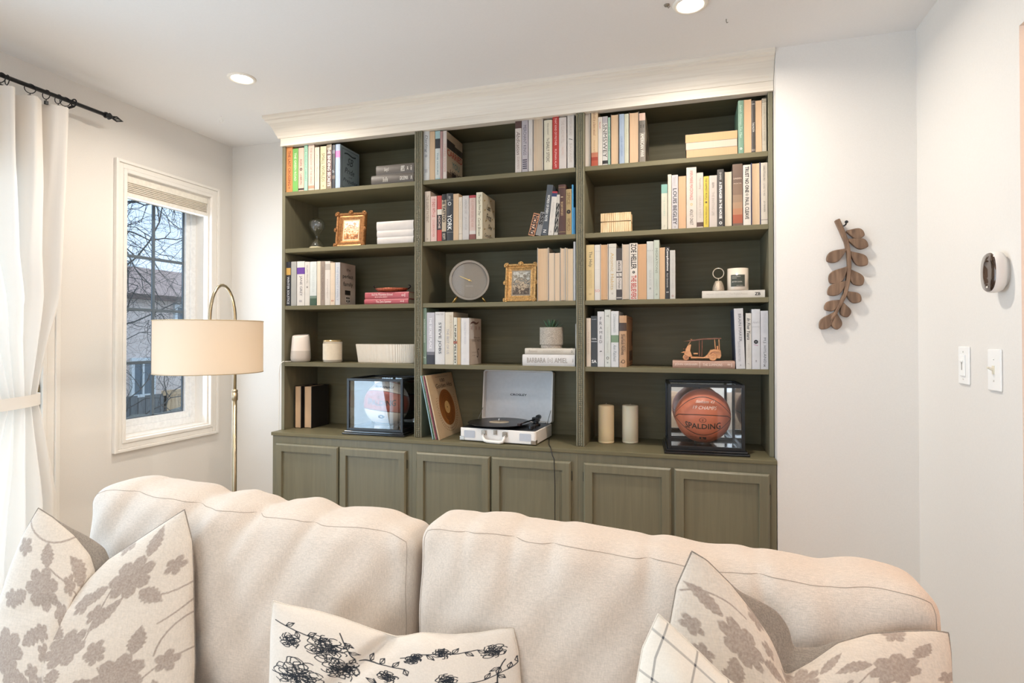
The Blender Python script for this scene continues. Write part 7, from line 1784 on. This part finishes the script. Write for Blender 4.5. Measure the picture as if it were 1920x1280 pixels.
# front fittings
for sx in (-1, 1):
    bm = BM(); prism(bm, rrect(.056, .034, .005, cx=sx * (W_ / 2 - .050), cy=hB * .52), 'y', -.0012, .002); build('speaker_grille', bm, mat('#b9bcc4', .7, 'grille_cloth', var=.3, scale=900), tt)
def latch(cx, cz, w):
    bm = BM(); box(bm, cx - w / 2, cx + w / 2, -.003, .001, cz - .011, cz + .011); box(bm, cx - w * .3, cx + w * .3, -.006, -.003, cz - .004, cz + .012)
    tube(bm, [(cx - w * .32, -.006, cz - .004), (cx + w * .32, -.006, cz - .004)], .002, 8)
    build('latch', bm, CHR, tt, bevel=.0008)
latch(-.064, hB - .021, .026); latch(-.008, hB - .018, .018); latch(.040, hB - .024, .026)
bm = BM(); hz = hB * .50
tube(bm, [(-.064, -.004, hz + .008), (-.064, -.012, hz - .006), (-.056, -.016, hz - .020), (-.040, -.017, hz - .024), (.018, -.017, hz - .026), (.034, -.016, hz - .022), (.040, -.012, hz - .008), (.040, -.004, hz + .004)], [.003, .006, .0075, .0075, .0075, .0075, .006, .003], 12); build('handle', bm, VIN, tt, smooth=True)
for sx in (-1, 1):
    for top in (0, 1):
        if top: continue
        bm = BM(); z0 = .0035; x = sx * W_ / 2; box(bm, x - sx * .024, x + sx * .0012, -.0014, .004, z0, z0 + .020); box(bm, x - sx * .002, x + sx * .0014, -.001, .022, z0, z0 + .020)
        build('corner_guard', bm, CHR, tt, bevel=.003)
# lid (leaning slightly back)
lidh = on_y(970, 696, .20).z - ZC - hB
li_t = .10
bm = BM(); M = Matrix.Translation((0, Dp - .004, hB - .002)) @ Matrix.Rotation(-li_t, 4, 'X')
def q(x0, x1, y0, y1, z0, z1): box(bm, x0, x1, y0, y1, z0, z1, M=M)
LH = lidh / math.cos(li_t) + .004; wl = W_ - .002
prism(bm, rrect(wl, LH, .014, cy=LH / 2), 'y', .030, .034, M=M)
n_ = 8
ro, ri = rrect(wl, LH, .014, cy=LH / 2), rrect(wl - .014, LH - .014, .009, cy=LH / 2)
A = [bm.verts.new(M @ Vector((p[0], 0, p[1]))) for p in ro]; B2 = [bm.verts.new(M @ Vector((p[0], 0, p[1]))) for p in ri]; C2 = [bm.verts.new(M @ Vector((p[0], .0301, p[1]))) for p in ro]; D2 = [bm.verts.new(M @ Vector((p[0], .0299, p[1]))) for p in ri]
for i in range(len(ro)):
    j = (i + 1) % len(ro); bm.faces.new((A[i], A[j], B2[j], B2[i])); bm.faces.new((A[i], C2[i], C2[j], A[j])); bm.faces.new((B2[i], B2[j], D2[j], D2[i]))
ld = build('lid', bm, VIN, tt)
bm = BM(); prism(bm, rrect(wl - .0145, LH - .0145, .009, cy=LH / 2), 'y', .0285, .0298, M=M); build('lid_lining', bm, mat('#d5d6d8', .6, 'lid_lining', var=.03), tt)
bm = BM(); o_ = M @ Vector((-.046, .028, LH * .5)); put_text(bm, 'CROSLEY', o_, (1, 0, 0), M.to_3x3() @ Vector((0, 0, 1)), .090, .0105, bold=.03); flat_build('brand_lettering', bm, ink('#26262a'), tt)
bm = BM(); tube(bm, [(wl / 2 - .03, Dp - .01, hB + .0), (wl / 2 - .03, Dp - .004, hB + .0)], .002, 6); tube(bm, [(-wl / 2 + .004, Dp * .72, hB), (-wl / 2 + .006, Dp - .002, hB + .06)], .0014, 6); tube(bm, [(wl / 2 - .004, Dp * .72, hB), (wl / 2 - .006, Dp - .002, hB + .06)], .0014, 6); build('lid_stay', bm, CHR, tt)
# power cord
bm = BM(); Bk = tt.matrix_basis @ Vector((W_ / 2 - .02, Dp - .02, .006)); p0 = on_z(1029, 824, ZC + .002); p1 = on_z(1029, 833, ZC + .002); p2 = on_y(1031.5, 838, -.0735); p3 = on_y(1039, 860, -.083)
p2.z = min(p2.z, ZC + .002)
tube(bm, [Vector((p0.x - .005, p0.y + .03, ZC + .003)), Vector((p0.x, p0.y, ZC + .0025)), Vector((p1.x, p1.y, ZC + .0025)), Vector((p2.x, -.069, ZC + .0025)), Vector((p2.x + .003, -.0742, ZC - .004)), Vector((p2.x + .012, -.0842, ZC - .03)), Vector((p3.x, -.0845, p3.z)), Vector((p3.x + .004, -.0842, p3.z - .12)), Vector((p3.x + .002, -.083, .05))], .0020, 8)
tag(build('power_cord', bm, BLACK, smooth=True), 'thin black power cord falling from worktop in front of cabinet', 'cord')
# ---------------------------------------------------------------- carved wooden tuk-tuk on the tan flat book
yt_ = .052; cc = on_y(1314, 674, yt_); s_ = (cc - CAM).dot(fw) / FPX
tk = empty('toy_tuk_tuk', (cc.x, yt_, ZTUK + .0004), 'small varnished wooden toy tuk-tuk standing on the tan book', 'toy')
TW = wood_mat('#d29a68', '#b87a48', 'varnished_wood', (20, 60, 60), .32); TD = wood_mat('#7d4c30', '#5f3822', 'dark_toy_wood', (20, 60, 60), .35)
u = s_                       # one image pixel in metres; model x runs from -36 (front wheel side) to +36
def X(v): return (v - 1314) * u
def Zt(v): return (675.5 - v) * u
bm = BM(); prism(bm, [(X(1296), Zt(668)), (X(1320), Zt(669)), (X(1326), Zt(664)), (X(1330), Zt(657)), (X(1349), Zt(656)), (X(1350), Zt(666)), (X(1348), Zt(671)), (X(1296), Zt(671.5))], 'y', -.017, .017); build('body', bm, TW, tk, bevel=.0015)
bm = BM(); prism(bm, [(X(1284), Zt(664)), (X(1288), Zt(653)), (X(1294), Zt(645)), (X(1297), Zt(646)), (X(1295), Zt(657)), (X(1299), Zt(668)), (X(1292), Zt(669))], 'y', -.012, .012); build('front_shield', bm, TW, tk, bevel=.0015)
bm = BM(); prism(bm, [(X(1278), Zt(661)), (X(1284), Zt(658.5)), (X(1292), Zt(660)), (X(1295), Zt(664)), (X(1290), Zt(662.5)), (X(1284), Zt(661.5))], 'y', -.006, .006); build('front_fender', bm, TW, tk, bevel=.001)
bm = BM(); prism(bm, [(X(1327), Zt(664)), (X(1330), Zt(657)), (X(1337), Zt(654)), (X(1346), Zt(655)), (X(1350), Zt(661)), (X(1345), Zt(659)), (X(1338), Zt(658)), (X(1332), Zt(660)), (X(1329), Zt(666))], 'y', -.021, .021); build('rear_fender', bm, TW, tk, bevel=.001)
def wheel(px, py, r, y, nm='wheel'):
    bm = BM(); M = Matrix.Translation((X(px), y, r * u)) @ Matrix.Rotation(PI / 2, 4, 'X')
    lathe(bm, [(0, -.0034), (r * u * .9, -.0034), (r * u, -.002), (r * u, .002), (r * u * .9, .0034), (r * u * .68, .0034), (r * u * .64, .0022), (r * u * .3, .0022), (r * u * .26, .0042), (0, .0046)], 28, M=M); build(nm, bm, TW, tk, smooth=True).modifiers.new('e', 'EDGE_SPLIT').split_angle = .6
wheel(1287.5, 670, 5.8, 0); wheel(1335, 669, 6.8, -.021); wheel(1335, 669, 6.8, .021)
bm = BM()
for y in (-.015, .015):
    tube(bm, [(X(1287), y * .6, Zt(655)), (X(1298), y, Zt(635.5))], .0014, 8)
build('windscreen_frame', bm, TW, tk)
for a, b in ((1311.5, 1311.5), (1316, 1316.5), (1340, 1338.5), (1347, 1346)):
    for y in (-.015, .015):
        bm = BM(); tube(bm, [(X(a), y, Zt(667 if a < 1330 else 657)), (X(b), y, Zt(635.5))], .0021 if a < 1330 else .0016, 8); build('roof_post', bm, TD if a < 1330 else TW, tk)
bm = BM(); prism(bm, [(X(1283), Zt(640)), (X(1297), Zt(637)), (X(1320), Zt(634)), (X(1350), Zt(633)), (X(1350), Zt(635.2)), (X(1320), Zt(636.6)), (X(1297), Zt(639.6))], 'y', -.019, .019); build('roof', bm, TD, tk, bevel=.0008)
bm = BM(); lathe(bm, [(0, -.003), (.0035, -.002), (.0035, .002), (0, .003)], 12, M=Matrix.Translation((X(1284), 0, Zt(654)))); lathe(bm, [(0, 0), (.0028, 0), (.0022, .004), (0, .0045)], 12, (X(1296), 0, Zt(637))); build('headlamp', bm, TD, tk, smooth=True)
bm = BM(); tube(bm, [(X(1293), 0, Zt(661)), (X(1299), 0, Zt(653))], .001, 6); tube(bm, [(X(1299), -.009, Zt(653)), (X(1299), .009, Zt(653))], .0012, 8); build('handlebar', bm, TD, tk)
bm = BM(); box(bm, X(1301), X(1309), -.01, .01, Zt(664), Zt(661.5)); box(bm, X(1331), X(1344), -.014, .014, Zt(658), Zt(655)); box(bm, X(1342), X(1345), -.014, .014, Zt(656), Zt(648)); build('bench', bm, TW, tk, bevel=.001)
